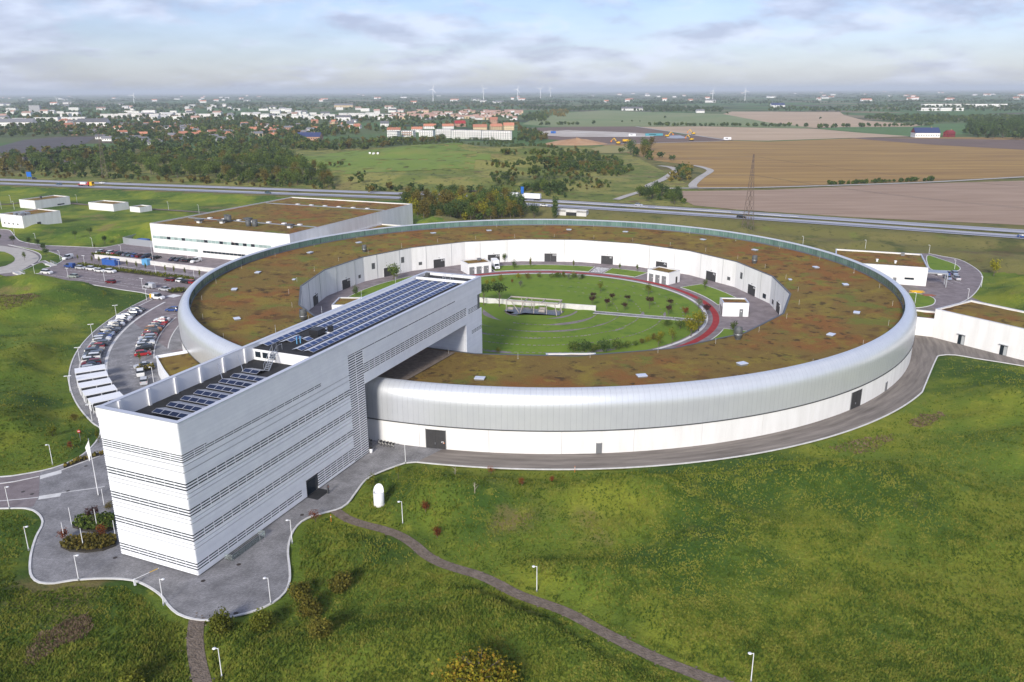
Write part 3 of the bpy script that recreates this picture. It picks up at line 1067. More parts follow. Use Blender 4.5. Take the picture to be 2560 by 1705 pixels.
# bright meadows on the hill, draped
for k, px in enumerate(([(690, 388), (735, 376), (850, 375), (960, 382), (1060, 376), (1150, 377), (1215, 395), (1190, 410), (1060, 412), (900, 412), (790, 410), (730, 402)], [(452, 396), (470, 384), (560, 384), (615, 386), (600, 394), (520, 397)])):
    Pm = np.array([(p[0], p[1]) for p in gp(px, 12 if k == 0 else 0.5)])
    lo_, hi_ = Pm.min(0), Pm.max(0)
    xs_, ys_ = np.arange(lo_[0], hi_[0], 4.0), np.arange(lo_[1], hi_[1], 4.0)
    mbm = MB()
    XX, YY = np.meshgrid(xs_, ys_)
    ok = inpoly(XX - 10 + 26 * vnoise(XX, YY, 17), YY - 14 + 34 * vnoise(XX + 50, YY, 14), Pm) & (vnoise(XX, YY, 6) > .18)
    hh = H(np.stack([XX, XX + 4, XX + 4, XX], -1), np.stack([YY, YY, YY + 4, YY + 4], -1)) + 0.25
    for i, j in zip(*np.nonzero(ok)):
        x, y = XX[i, j], YY[i, j]
        mbm.poly([(x, y, hh[i, j, 0]), (x + 4, y, hh[i, j, 1]), (x + 4, y + 4, hh[i, j, 2]), (x, y + 4, hh[i, j, 3])])
    struct(mbm.build('hill_meadow', MEADOW))
frd = lambda px, w, nm='farm_road', m=PALEROAD, z=0.35: struct(ribbon(curve(gp(px), 6), w, z, 0, lambda x, y: float(terrain_far(x, y))).build(nm, m))
frd([(1540, 500), (1575, 488), (1625, 475), (1665, 472), (1750, 471), (1920, 469), (2300, 457), (2560, 443), (2900, 425)], 5.0)
frd([(1640, 474), (1622, 465), (1655, 450), (1680, 434), (1688, 425), (1672, 418), (1648, 415)], 6.0)
frd([(1735, 471), (1732, 462), (1752, 444), (1774, 430), (1772, 424), (1745, 416), (1726, 414)], 6.0)
frd([(1503, 361.5), (1650, 357.5), (1806, 353)], 6.0)
frd([(1590, 316.5), (1700, 333), (1820, 351)], 6.0)
frd([(1000, 498), (1160, 482), (1215, 484), (1240, 492)], 6.0, 'slip_road', GRAVEL)
frd([(160, 508), (300, 520), (400, 525), (520, 533)], 3.5, 'farm_track', GRAVEL)
frd([(-60, 508), (20, 512), (60, 505), (120, 500)], 3.0, 'farm_track', GRAVEL)

# garden courtyard -------------------------------------------------------------
paved('courtyard_paving', [PO(74.6, d) for d in range(0, 360, 4)], 0.04, ASPHALT)


def sector(r0, r1, a0, a1, st=2.0):
    A = np.linspace(a0, a1, max(3, int(abs(a1 - a0) / st)))
    return [PO(r1, d) for d in A] + [PO(r0, d) for d in A[::-1]]


def annulus(name, r0, r1, z, m, n=180):
    mb = MB()
    for i in range(n):
        a, b = 360 * i / n, 360 * (i + 1) / n
        mb.poly([(*PO(r0, a), z), (*PO(r1, a), z), (*PO(r1, b), z), (*PO(r0, b), z)])
    return struct(mb.build(name, m))


annulus('running_track', 52.8, 54.7, 0.052, RED)
annulus('track_border', 50.5, 51.4, 0.056, CONC)
for a0, a1 in ((69.5, 106), (50.5, 63.5), (3.5, 29), (-42, -24), (128, 172), (-150, -60)):
    P = sector(56.8, 66.2, a0, a1)
    paved('verge_lawn', P, 0.14, LAWN)
    PP = np.array(P + P[:1])
    struct(ribbon(PP, 0.22, 0.03, 0.13).build('verge_kerb', KERB))
paved('gravel_bed', sector(56.8, 66.0, 64.2, 68.8, 1), 0.09, mat('pebble_bed', (0.30, 0.30, 0.30), 0.9, 0, (0.62, 0.61, 0.60), 1.4, 2, lo=0.45, hi=0.55))
lb = MB()
NR, NA = 22, 120
for i in range(NR + 1):
    r = 50.0 * i / NR
    for j in range(NA):
        a = 2 * PI * j / NA
        x, y = RC[0] + r * math.cos(a), RC[1] + r * math.sin(a)
        e = min(1, (50 - r) / 6)
        up = max(0.0, math.sin(a - math.radians(-18.5)))     # north half banked up behind the wall
        lb.v.append((x, y, 0.07 + e * (0.18 * float(vnoise(x, y, 9)) + 0.5 * up * (1 - r / 60) + 0.13 * math.sin(r / 6.6 * 2 * PI))))
for i in range(NR):
    for j in range(NA):
        k = (j + 1) % NA
        lb.f.append((i * NA + j, (i + 1) * NA + j, (i + 1) * NA + k, i * NA + k))
        lb.m.append(0)
lawn = struct(lb.build('garden_lawn', LAWN, smooth=True))


def lawn_z(x, y):
    r = math.hypot(x - RC[0], y - RC[1])
    a = math.atan2(y - RC[1], x - RC[0])
    e = min(1, (50 - r) / 6)
    return 0.07 + e * (0.18 * float(vnoise(x, y, 9)) + 0.5 * max(0.0, math.sin(a - math.radians(-18.5))) * (1 - r / 60) + 0.13 * math.sin(r / 6.6 * 2 * PI))


slab_me = MB().box((0, 0, 0), (0.42, 0.85, 0.08)).mesh('paving_slab', [mat('slab_stone', (0.15, 0.13, 0.11), 0.9, 0, (0.23, 0.205, 0.18), 0.4, 4, rand=0.35)])
ns = 0
for r, a0, a1, st in ((18.2, -118, -20, 1.25), (25, -116, -20, 1.2), (31.2, -128, -20, 1.25), (38, -124, -20, 1.3), (44.5, -122, -58, 1.4), (24, -14, 70, 2.6), (31, -14, 80, 3.0), (37.5, -14, 80, 3.6), (44, -12, 60, 4.2)):
    d = a0
    while d < a1 and ns < 299:
        p = PO(r + random.uniform(-0.1, 0.1), d)
        put('paving_slab', slab_me, lawn, (p[0], p[1], lawn_z(*p) + 0.05), math.radians(d) + random.uniform(-0.08, 0.08))
        d += math.degrees(st * random.uniform(0.9, 1.25) / r)
        ns += 1
PA = math.radians(-18.6)
pl = np.array([PO(t, -18.6) for t in np.linspace(17, 51, 18)])
struct(ribbon(pl, 2.5, 0.34).build('garden_path', PAVER))
struct(ribbon(offset(pl, 1.35), 0.2, 0.30, 0.08).build('garden_path_kerb', KERB))
struct(ribbon(offset(pl, -1.35), 0.2, 0.30, 0.08).build('garden_path_kerb', KERB))

# ================================================================== RING BUILDING
ring = thing('ring_building', 'huge ring-shaped hall with silver metal rim, sedum roof and white concrete walls', 'building', (RC[0], RC[1], 0))
RIN, ZIN, ROUT, ZLINE, ZROOF, RG = 74.2, 9.0, 105.6, 4.9, 9.95, 102.5
VA = [math.radians(4 + 18 * k) for k in range(20)]


def roof_z(r):
    return ZIN + (ZROOF - ZIN) * (r - RIN) / (RG - RIN)


# sedum roof: from the 20-sided inner edge to the rim
def rin_at(a):
    d = (math.degrees(a) - 4) % 18 - 9
    return RIN * math.cos(math.radians(9)) / math.cos(math.radians(d))


NA, NR = 400, 22
sv, sf = [], []
for i in range(NA):
    a = 2 * PI * i / NA + math.radians(4)
    r0 = rin_at(a)
    for j in range(NR + 1):
        r = r0 + (RG + 0.1 - r0) * j / NR
        x, y = r * math.cos(a), r * math.sin(a)
        e = 0.0 if j in (0, NR) else 0.16 * float(vnoise(x, y, 1.7)) + 0.12 * float(vnoise(x, y, 5))
        sv.append((x, y, roof_z(r) + e))
for i in range(NA):
    k = (i + 1) % NA
    for j in range(NR):
        sf.append((i * (NR + 1) + j, i * (NR + 1) + j + 1, k * (NR + 1) + j + 1, k * (NR + 1) + j))
put('sedum_roof', mesh_np('sedum_roof', sv, np.array(sf), (SEDUM,), True), ring)
# solid inner core behind the panels (closes the joints)
mb = MB()
for i in range(120):
    a, b = 2 * PI * i / 120, 2 * PI * (i + 1) / 120
    c0, s0, c1, s1 = math.cos(a), math.sin(a), math.cos(b), math.sin(b)
    for (r0, z0), (r1, z1) in (((ROUT - .25, 0), (ROUT - .25, 9.2)), ((ROUT - .25, 9.2), (104.7, 11.4)), ((104.7, 11.4), (103.3, 12.35)), ((103.3, 12.35), (102.75, 12.2)), ((102.75, 12.2), (102.75, 9.6))):
        mb.poly([(r0 * c0, r0 * s0, z0), (r0 * c1, r0 * s1, z0), (r1 * c1, r1 * s1, z1), (r1 * c0, r1 * s0, z1)])
mb.build('rim_core', mat('rim_backing', (0.34, 0.35, 0.37), .6), ring)
# metal rim panels
prof = [(105.72, ZLINE), (105.72, 6.4), (105.72, 8.0), (105.72, 9.2)]
for t in np.linspace(0, PI / 2, 10)[1:]:
    prof.append((103.2 + 2.52 * math.cos(t), 9.2 + 3.4 * math.sin(t)))
prof += [(102.85, 12.52), (102.6, 12.25)]
NP = 614


def metal_panel(da, n0=0):
    mb = MB()
    g = 0.011 / 105
    a0, a1 = -da / 2 + g, da / 2 - g
    for (r0, z0), (r1, z1) in zip(prof[:-1], prof[1:]):
        b = len(mb.v)
        mb.v += [(r0 * math.cos(a0), r0 * math.sin(a0), z0), (r0 * math.cos(a1), r0 * math.sin(a1), z0), (r1 * math.cos(a1), r1 * math.sin(a1), z1), (r1 * math.cos(a0), r1 * math.sin(a0), z1)]
        mb.f.append((b, b + 1, b + 2, b + 3))
        mb.m.append(0)
    for a, s in ((a0, 1), (a1, -1)):
        for (r0, z0), (r1, z1) in zip(prof[:-1], prof[1:]):
            q = [(r0 * math.cos(a), r0 * math.sin(a), z0), (r1 * math.cos(a), r1 * math.sin(a), z1), ((r1 - .08) * math.cos(a), (r1 - .08) * math.sin(a), z1 - .03), ((r0 - .08) * math.cos(a), (r0 - .08) * math.sin(a), z0 - .03)]
            mb.poly(q if s > 0 else q[::-1])
    return mb


da = 2 * PI / NP


def panel_mesh():
    """weld the profile so that the sheet shades smoothly"""
    V, Fq = [], []
    g = 0.011 / 105
    K = len(prof)
    for a in (-da / 2 + g, da / 2 - g):
        V += [(r * math.cos(a), r * math.sin(a), z) for r, z in prof]
    for k in range(K - 1):
        Fq.append((k, K + k, K + k + 1, k + 1))
    return V, Fq


pvv, pff = panel_mesh()
panel_me = mesh_np('metal_panel', pvv, pff, (METAL,), True)
backV, backF = [], []
for k in range(NP):
    th = (k + 0.5) * da
    deg = math.degrees(th) % 360
    if 206 - 4 <= deg <= 206 - 4 + 300 * 360 / NP:
        o = put('metal_panel', panel_me, ring)
        o.rotation_euler = (0, 0, th)
    else:
        c, s = math.cos(th), math.sin(th)
        b = len(backV)
        backV += [(x * c - y * s, x * s + y * c, z) for x, y, z in pvv]
        backF += [tuple(b + i for i in f) for f in pff]
stuff(put('rear_metal_panels', mesh_np('rear_metal_panels', backV, backF, (METAL,), True), ring))
# dark band coloured to stand in for the shadow gap under the metal
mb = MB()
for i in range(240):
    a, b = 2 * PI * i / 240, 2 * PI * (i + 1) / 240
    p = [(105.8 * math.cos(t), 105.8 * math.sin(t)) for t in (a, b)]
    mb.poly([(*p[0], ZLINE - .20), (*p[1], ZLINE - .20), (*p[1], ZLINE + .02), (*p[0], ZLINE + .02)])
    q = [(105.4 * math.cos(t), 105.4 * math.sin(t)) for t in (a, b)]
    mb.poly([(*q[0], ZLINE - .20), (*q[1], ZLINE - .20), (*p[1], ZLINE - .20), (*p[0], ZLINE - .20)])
mb.build('shadow_gap_band', DARKSTEEL, ring)
# concrete panels of the outer wall: 48
NW = 48
V, Fq = [], []
w2 = PI / NW - 0.025 / ROUT
for a in np.linspace(-w2, w2, 7):
    for r, z in ((ROUT - .3, 0), (ROUT, 0), (ROUT, ZLINE - .2), (ROUT - .3, ZLINE - .2)):
        V.append((r * math.cos(a), r * math.sin(a), z))
for i in range(6):
    for j in range(4):
        k = (j + 1) % 4
        Fq.append((i * 4 + j, i * 4 + 4 + j, i * 4 + 4 + k, i * 4 + k))
Fq += [(0, 1, 2, 3), (27, 26, 25, 24)]
wall_me = mesh_np('wall_panel', V, Fq, (CONCW,))
for k in range(NW):
    o = put('outer_wall_panel', wall_me, ring)
    o.rotation_euler = (0, 0, 2 * PI * (k + .5) / NW)
# gravel plinth strip
# inner wall panels: three to each of the 20 sides, with a door in the middle one
AP = RIN * math.cos(math.radians(9))
HALF = RIN * math.sin(math.radians(9))
top_me = {}


def inner_panel(x0, x1, zt):
    """local: x along the wall, y towards the courtyard"""
    return MB().span(x0 + .02, x1 - .02, 0, .22, 0, zt).mesh('inner_wall_panel', [CONCW])


pm = [inner_panel(-HALF + .02, -5.5, ZIN - .05), inner_panel(-5.5, 5.5, ZIN - .05), inner_panel(5.5, HALF - .02, ZIN - .05)]
core_me = MB().span(-HALF - .02, HALF + .02, -.3, -.02, 0, ZIN - .06).mesh('inner_wall_core', [MIDGREY])
cope_me = MB().span(-HALF + .02, HALF - .02, -.25, .30, ZIN - .05, ZIN + .09).mesh('coping', [DARKSTEEL])
dl_me = MB().span(-2.45, 0, .2, .27, 0, 3.35).mesh('door_leaf', [DARKGREY])
dr_me = MB().span(0.02, 2.45, .2, .27, 0, 3.35).mesh('door_leaf', [DARKGREY])
hd_me = MB().span(-.10, -.04, .27, .36, .95, 1.35).mesh('handle', [STEEL])
lt_me = MB().span(-.18, .18, .22, .45, 3.75, 3.95).mesh('door_light', [MIDGREY])
dp_me = MB().tube((0, .3, .05), (0, .3, ZIN - .1), .06).mesh('downpipe', [STEEL])
fr_me = MB().span(-2.55, -2.45, .2, .29, 0, 3.45).span(2.45, 2.55, .2, .29, 0, 3.45).span(-2.45, 2.45, .2, .29, 3.35, 3.45).mesh('door_frame', [WHITE])


def text_mesh(s, size, m, ext=0.012):
    cu = bpy.data.curves.new('txt', 'FONT')
    cu.body = s
    cu.size = size
    cu.extrude = ext
    cu.align_x = 'CENTER'
    t = bpy.data.objects.new('txt', cu)
    COL.objects.link(t)
    dg = bpy.context.evaluated_depsgraph_get()
    me = bpy.data.meshes.new_from_object(t.evaluated_get(dg))
    bpy.data.objects.remove(t)
    me.materials.clear()
    me.materials.append(m)
    return me


NUMS = {}
for k in range(20):
    mid = 4 + 18 * k + 9
    # side mid angle 85 carries A20, going clockwise A1, A2 ...
    step = round((85 - mid) / 18) % 20
    NUMS[k] = 'A%d' % (20 if step == 0 else step)
for k in range(20):
    a = math.radians(4 + 18 * k + 9)
    side = put('inner_wall', core_me, ring, (AP * math.cos(a), AP * math.sin(a), 0), a + PI / 2)
    for me in pm:
        put('inner_wall_panel', me, side)
    put('coping', cope_me, side)
    dg_ = (math.degrees(a)) % 360
    if not (200 < dg_ < 330):
        d = put('door', dl_me, side)
        put('door_leaf', dr_me, side)
        put('door_frame', fr_me, side)
        put('door_light', lt_me, side)
        put('downpipe', dp_me, side, (5.5, 0, 0))
        put('downpipe', dp_me, side, (-5.5, 0, 0))
        t = put('door_number', text_mesh(NUMS[k], 0.95, WHITE), side, (-1.55, .28, 2.45))
        t.rotation_euler = (PI / 2, 0, PI)
# a few windows and vents on the inner wall
win_sq = MB().span(-.75, .75, .21, .26, 3.9, 6.1).mesh('window', [VENTGREY])
vent_sq = MB().span(-.7, .7, .21, .26, 1.9, 3.1).mesh('vent_grille', [VENTGREY])
dwin = MB().span(-1.0, 1.0, .21, .26, .9, 2.4).mesh('window', [DGLASS])
sides = {round(math.degrees(math.atan2(o.location.y, o.location.x))) % 360: o for o in ring.children if o.name.startswith('inner_wall') and 'panel' not in o.name}
for ang, me, x in ((139, win_sq, -7.0), (139, win_sq, 7.2), (157, vent_sq, -8.5), (13, win_sq, 7.5), (31, vent_sq, -8.6), (355, dwin, 7.4), (13, dwin, -8.2), (121, vent_sq, 8)):
    for key, s in sides.items():
        if abs(((key - ang + 180) % 360) - 180) < 5:
            put(me.name.split('.')[0], me, s, (x, 0, 0))
            break
# green glazed upstand on the inside of the rim: panes with mullions
NG = 300
V, Fq = [], []
w2 = PI / NG - 0.05 / RG
pane_me = MB()
for s0, s1 in ((-w2, w2),):
    q = [(RG * math.cos(s), RG * math.sin(s)) for s in (s0, s1)]
    pane_me.poly([(*q[1], ZROOF + .45), (*q[0], ZROOF + .45), (*q[0], 12.2), (*q[1], 12.2)])
    q2 = [((RG + .06) * math.cos(s), (RG + .06) * math.sin(s)) for s in (s0, s1)]
    pane_me.poly([(*q[0], ZROOF + .45), (*q[1], ZROOF + .45), (*q2[1], ZROOF + .45), (*q2[0], ZROOF + .45)])
pane_me = pane_me.mesh('glass_pane', [GGLASS])
for k in range(NG):
    th = 2 * PI * (k + .5) / NG
    o = put('glass_pane', pane_me, ring)
    o.rotation_euler = (0, 0, th)
mb = MB()
for i in range(240):
    a, b = 2 * PI * i / 240, 2 * PI * (i + 1) / 240
    p = [((RG - .06) * math.cos(t), (RG - .06) * math.sin(t)) for t in (a, b)]
    mb.poly([(*p[1], ZROOF - .1), (*p[0], ZROOF - .1), (*p[0], ZROOF + .45), (*p[1], ZROOF + .45)])
    q = [((RG + .2) * math.cos(t), (RG + .2) * math.sin(t)) for t in (a, b)]
    mb.poly([(*p[0], ZROOF + .45), (*q[0], ZROOF + .45), (*q[1], ZROOF + .45), (*p[1], ZROOF + .45)][::-1])
mb.build('upstand_flashing', mat('lead_flashing', (0.16, 0.18, 0.22), 0.5, 0.4), ring)
mull = MB().span(RG - .16, RG + .02, -.07, .07, ZROOF + .4, 12.25).mesh('mullion', [mat('dark_mullion', (0.06, 0.09, 0.09), 0.5)])
for k in range(60):
    o = put('mullion', mull, ring)
    o.rotation_euler = (0, 0, 2 * PI * k / 60)
# roof hatches, cowls, lightning rods
hatch_me = MB().span(-.95, .95, -.7, .7, -.1, .38).mesh('roof_hatch', [MIDGREY])
lid_me = MB().span(-1.05, 1.05, -.8, .8, .38, .50).mesh('lid', [mat('hatch_lid', (0.68, 0.72, 0.80), 0.25, 0.2)])


def on_roof(px, py):
    z = 9.5
    for _ in range(4):
        p = G(px, py, z)
        z = roof_z(np.hypot(*(p[:2] - RC)))
    return G(px, py, z) - np.array([RC[0], RC[1], 0])


k_ = W0 / 2354.0
for x, y in ((545, 736), (539, 668), (593, 629), (713, 583), (825, 560), (996, 538), (1124, 532), (1308, 530), (1438, 535), (1616, 553), (1735, 577), (1875, 617), (1943, 657), (1969, 722), (1910, 773), (1706, 840), (1475, 868), (1103, 874)):
    p = on_roof(x * k_, y * k_)
    a = math.atan2(p[1], p[0])
    h = put('roof_hatch', hatch_me, ring, p + np.array([0, 0, .1]), a + PI / 2)
    put('lid', lid_me, h)
for x, y in ((676, 645), (1816, 645)):
    p = on_roof(x * k_, y * k_)
    h = put('roof_hatch', hatch_me, ring, p + np.array([0, 0, .1]), math.atan2(p[1], p[0]) + PI / 2, (.6, .6, .8))
    put('lid', lid_me, h)
cowl = MB().lathe([(1.25, 0), (1.25, .7), (1.62, .75), (1.75, 1.6), (1.75, 2.5), (1.55, 3.4), (1.3, 3.4), (1.2, 2.9), (.0, 2.9)], 24, cap=False).mesh('vent_cowl', [VENTGREY], True)
band_me = MB().lathe([(1.77, 1.55), (1.8, 1.6), (1.77, 1.66)], 24, cap=False).mesh('band', [STEEL])
for x, y, sc_ in ((838, 580, .72), (698, 738, 1.0), (1734, 606, .78), (1696, 781, 1.0)):
    p = on_roof(x * k_, y * k_)
    c = put('vent_cowl', cowl, ring, p, 0, (.56 * (.6 + .4 * sc_), .56 * (.6 + .4 * sc_), .92 * (.55 + .45 * sc_)))
    put('band', band_me, c)
rod_me = MB().tube((0, 0, 0), (0, 0, 1.6), .025).box((0, 0, .05), (.3, .3, .12)).mesh('lightning_rod', [mat('rod_paint', (0.7, 0.68, 0.64), 0.5)])
for r in (76.5, 100.0):
    for d in range(0, 360, 12):
        a = math.radians(d + (3 if r > 90 else 0))
        put('lightning_rod', rod_me, ring, (r * math.cos(a), r * math.sin(a), roof_z(r)))
# outer wall doors
def outer_door(px, w, h, name, m, leafs=1, sign=False):
    p = G(*px)[:2] - RC
    a = math.atan2(p[1], p[0])
    r = ROUT + .02
    d = put(name, MB().span(-w / 2, w / 2, 0, .06, 0.0, h).mesh(name, [m]), ring, (r * math.cos(a), r * math.sin(a), 0.06), a - PI / 2)
    for s in (-1, 1):
        put('door_frame', MB().span(s * w / 2 - .06, s * w / 2 + .06, -.02, .10, 0, h + .06).mesh('door_frame', [MIDGREY]), d)
    if leafs == 2:
        put('door_gap', MB().span(-.02, .02, .06, .075, .05, h - .05).mesh('door_gap', [TYRE]), d)
        put('handle', MB().span(.1, .16, .06, .16, .9, 1.3).mesh('handle', [STEEL]), d)
    if sign:
        put('door_sign', MB().span(-1.55, -1.15, .065, .075, 1.5, 1.58).span(-1.55, -1.47, .065, .075, 1.15, 1.5).span(-1.23, -1.15, .065, .075, 1.3, 1.5).mesh('door_sign', [WHITE]), d)
        put('door_sticker', MB().span(-1.75, -1.55, .065, .075, 1.2, 1.38).mesh('door_sticker', [ORANGE]), d)
    return d


outer_door((1091, 1121), 4.0, 3.9, 'gate_door', DARKGREY, 2, True)
outer_door((1497, 1134), 1.0, 2.1, 'steel_door', MIDGREY)
outer_door((2131, 1018), 4.0, 3.9, 'gate_door', DARKGREY, 2)
outer_door((2207, 976), 1.0, 2.1, 'steel_door', MIDGREY)

# ================================================================== OFFICE TOWER AND BRIDGE
OA = G(497, 1442)[:2]
OANG = math.radians(66.8)
EU = np.array([math.cos(OANG), math.sin(OANG)])
EV = np.array([-math.sin(OANG), math.cos(OANG)])
off = thing('office_building', 'white louvred office tower with a long bridge spanning the silver ring roof', 'building', (OA[0], OA[1], 0), OANG)
UW = lambda u, v, z=0: np.array([*(OA + EU * u + EV * v), z])
OW, OL, OH, BB = 14.9, 95.2, 23.7, 14.2        # width, length, height, underside of the bridge
P0 = 0.33                                       # board pitch


def ob(name, m, *spans):
    mb = MB()
    for s in spans:
        mb.span(*s)
    return mb.build(name, m, off)


ob('tower_core', MIDGREY, (.30, 44.0, .30, OW - .30, 0, 20.9))
ob('bridge_core', MIDGREY, (44.0, OL - .30, .30, OW - .30, BB + .15, 22.4))
ob('leg_core', MIDGREY, (86.95, OL - .30, .30, OW - .30, 0, BB + .15))
ob('upper_storey', WHITE, (31.6, 44.0, .30, OW - .45, 20.9, 22.95))
ob('roof_deck', BITUMEN, (.45, 31.58, .35, OW - .4, 20.9, 21.0))
ob('bridge_roof', BITUMEN, (31.75, OL - .45, .45, OW - .45, 22.95, 23.05))
ob('bridge_soffit', WHITE, (44.25, 86.7, .25, OW - .25, BB, BB + .14))
ob('parapet', WHITE, (.02, OL - .02, .30, .62, 21.0, OH + .02), (.02, OL - .02, OW - .62, OW - .02, 21.0, OH + .02), (.30, .60, .62, OW - .62, 21.0, OH + .02), (OL - .60, OL - .30, .62, OW - .62, 22.4, OH + .02))
ob('parapet_cap', FRAME, (-.14, OL + .12, -.14, .66, OH + .02, OH + .08), (-.14, OL + .12, OW - .66, OW + .12, OH + .02, OH + .08), (-.14, .66, .66, OW - .66, OH + .02, OH + .08), (OL - .66, OL + .12, .66, OW - .66, OH + .02, OH + .08))
ob('left_face', BOARD, (.1, 44.0, OW - .28, OW - .02, 0, OH), (44.0, OL - .1, OW - .28, OW - .02, BB, OH))
for u in np.linspace(3.2, 29.5, 6):
    ob('pilaster', WHITE, (u - .22, u + .22, OW - .88, OW - .62, 21.0, OH - .05))
for u in (20.6, 25.4):
    mb = MB()
    mb.tube((u + 2.2, OW - .9, 23.0), (u, 11.3, 21.5), .07).tube((u, 11.3, 21.5), (u - .1, 11.2, 21.0), .07)
    mb.build('roof_stay', STEEL, off)
# step wall windows
for v in (13.2, 11.6, 10.0, 2.6):
    ob('window', DGLASS, (31.50, 31.59, v - .55, v + .55, 21.55, 22.55))
# roof stair between the two roof levels
st = MB()
s0, s1 = np.array([27.6, 8.2, 21.0]), np.array([31.6, 9.5, 23.1])
for dv in (-.5, .5):
    st.tube(s0 + [0, dv, 0], s1 + [0, dv, 0], .06)
    st.tube(s0 + [0, dv, 1.0], s1 + [0, dv, 1.0], .03)
    for t in np.linspace(0, 1, 6):
        q = s0 + (s1 - s0) * t
        st.tube(q + [0, dv, 0], q + [0, dv, 1.0], .025)
for t in np.linspace(0.02, .98, 12):
    q = s0 + (s1 - s0) * t
    st.box(q, (.28, .95, .04))
for u in (31.9, 33.0):
    for v in (9.0, 10.2):
        st.tube((u, v, 23.05), (u, v, 24.1), .03)
for v in (9.0, 10.2):
    st.tube((31.9, v, 24.1), (33.0, v, 24.1), .03)
st.build('roof_stair', STEEL, off)
# window bands ----------------------------------------------------------------
BANDS = [(17.6, 19.2), (13.55, 14.75), (9.55, 10.8), (5.6, 6.85), (1.0, 2.2)]
rows = []
z = OH - P0
while z > -.05:
    rows.append(round(max(z, 0.02), 3))
    z -= P0


def in_band(zc, bands):
    return any(a <= zc <= b for a, b in bands)


def board_span(face, a0, a1, z0, tall, out, name):
    """one horizontal board (or thin louvre) on the right face (v<0) or front face (u<0)"""
    mb = MB()
    zt = z0 + tall
    back = .14 if name == 'cladding_board' else 0.0
    d0, d1 = (0.03, out)             # lapped: bottom edge stands further out
    if face == 'R':
        q = [(-d1, z0), (-d1, z0 + .02), (-d0, zt), (back, zt), (back, z0)]
        b = len(mb.v)
        for u in (a0, a1):
            mb.v += [(u, y, zz_) for y, zz_ in q]
    else:
        q = [(-d1, z0), (-d1, z0 + .02), (-d0, zt), (back, zt), (back, z0)]
        b = len(mb.v)
        for v in (a1, a0):
            mb.v += [(x, v, zz_) for x, zz_ in q]
    n = len(q)
    for i in range(n):
        j = (i + 1) % n
        mb.f.append((b + i, b + j, b + n + j, b + n + i))
        mb.m.append(0)
    mb.f.append(tuple(b + i for i in reversed(range(n))))
    mb.f.append(tuple(b + n + i for i in range(n)))
    mb.m += [0, 0]
    me = mb.mesh(name, [BOARD])
    return put(name, me, off)


LVC = (39.4, 44.15)     # louvred stair column


def row(face, segs, z0):
    for a0, a1, kind in segs:
        if a1 - a0 < .05:
            continue
        if kind == 'l':
            continue
        if kind in 'bg':
            board_span(face, a0, a1, z0, P0 - (.05 if kind == 'b' else .17), .10, 'cladding_board')
        else:
            board_span(face, a0, a1, z0 + .05, .13, .06, 'louvre')


for z0 in rows:
    zc = z0 + P0 / 2
    nb = next((i for i, (a, b) in enumerate(BANDS) if a <= zc <= b), None)
    sh = any(abs(zc - (a - 1.35)) < P0 / 2 or abs(zc - (a - .45)) < P0 / 2 for a, b in BANDS)
    # front face
    row('F', [(0.0, OW, 'l' if nb is not None else 'g' if sh else 'b')], z0)
    # right face of tower
    segs = []
    lv_end = 'l' if .2 < zc < 20.8 else 'b'
    if nb == 0:
        segs = [(0, 4.6, 'l'), (4.6, 31.3, 'l' if zc > 17.95 else 'b'), (31.3, LVC[0], 'b')] if zc < 18.9 else [(0, 4.6, 'l'), (4.6, LVC[0], 'b')]
    elif nb in (1, 2, 3):
        segs = [(0, LVC[0], 'l')]
    elif nb == 4:
        segs = [(0, 23.8, 'l'), (23.8, 25.0, 'b'), (28.3, LVC[0], 'l')]
    elif zc < 3.3:
        segs = [(0, 25.0, 'b'), (28.3, LVC[0], 'l' if zc > .75 else 'b')]
    else:
        segs = [(0, LVC[0], 'g' if sh else 'b')]
    segs.append((LVC[0], LVC[1], lv_end))
    # bridge part
    if zc > BB:
        if 16.0 < zc < 18.0:
            segs += [(LVC[1], 87.0, 'l'), (87.0, 88.0, 'b'), (88.0, 92.9, 'l' if zc < 17.4 else 'b')]
        elif 20.75 < zc < 21.0:
            segs[-1] = (LVC[0], LVC[1], 'l')
            segs += [(LVC[1], 81.5, 'l'), (81.5, OL, 'b')]
        elif 17.3 < zc < 19.9:
            segs += [(LVC[1], 92.9, 'b')]
        else:
            segs += [(LVC[1], OL, 'b')]
    else:
        if 10.7 < zc < 11.7:
            segs += [(86.7, 89.6, 'b'), (89.6, OL, 'l')]
        else:
            segs += [(86.7, OL, 'b')]
    row('R', segs, z0)
# inner side of the leg (faces the tower)
for z0 in rows:
    if z0 < BB - .3:
        board = MB().span(86.55, 86.72, .16, OW - .2, z0, z0 + P0 - .02)
        board.build('cladding_board', BOARD, off)
# window panes behind the louvres
pane_cache = {}


def panes(face, a0, a1, z0, z1, step=1.9):
    n = max(1, round((a1 - a0) / step))
    w = (a1 - a0) / n
    for i in range(n):
        s = a0 + i * w
        key = (face, round(w, 3), round(z1 - z0, 3))
        if key not in pane_cache:
            h = z1 - z0
            if face == 'R':
                pane_cache[key] = (MB().span(.03, w - .03, .03, .29, 0, h).mesh('window_pane', [DGLASS]), MB().span(-.022, .022, -.05, .22, -.02, h + .02).mesh('louvre_bracket', [BOARD]))
            else:
                pane_cache[key] = (MB().span(.03, .29, .03, w - .03, 0, h).mesh('window_pane', [DGLASS]), MB().span(-.05, .22, -.022, .022, -.02, h + .02).mesh('louvre_bracket', [BOARD]))
        p, b = pane_cache[key]
        loc = (s, 0, z0) if face == 'R' else (0, s, z0)
        put('window_pane', p, off, loc)
        if i:
            put('louvre_bracket', b, off, loc)


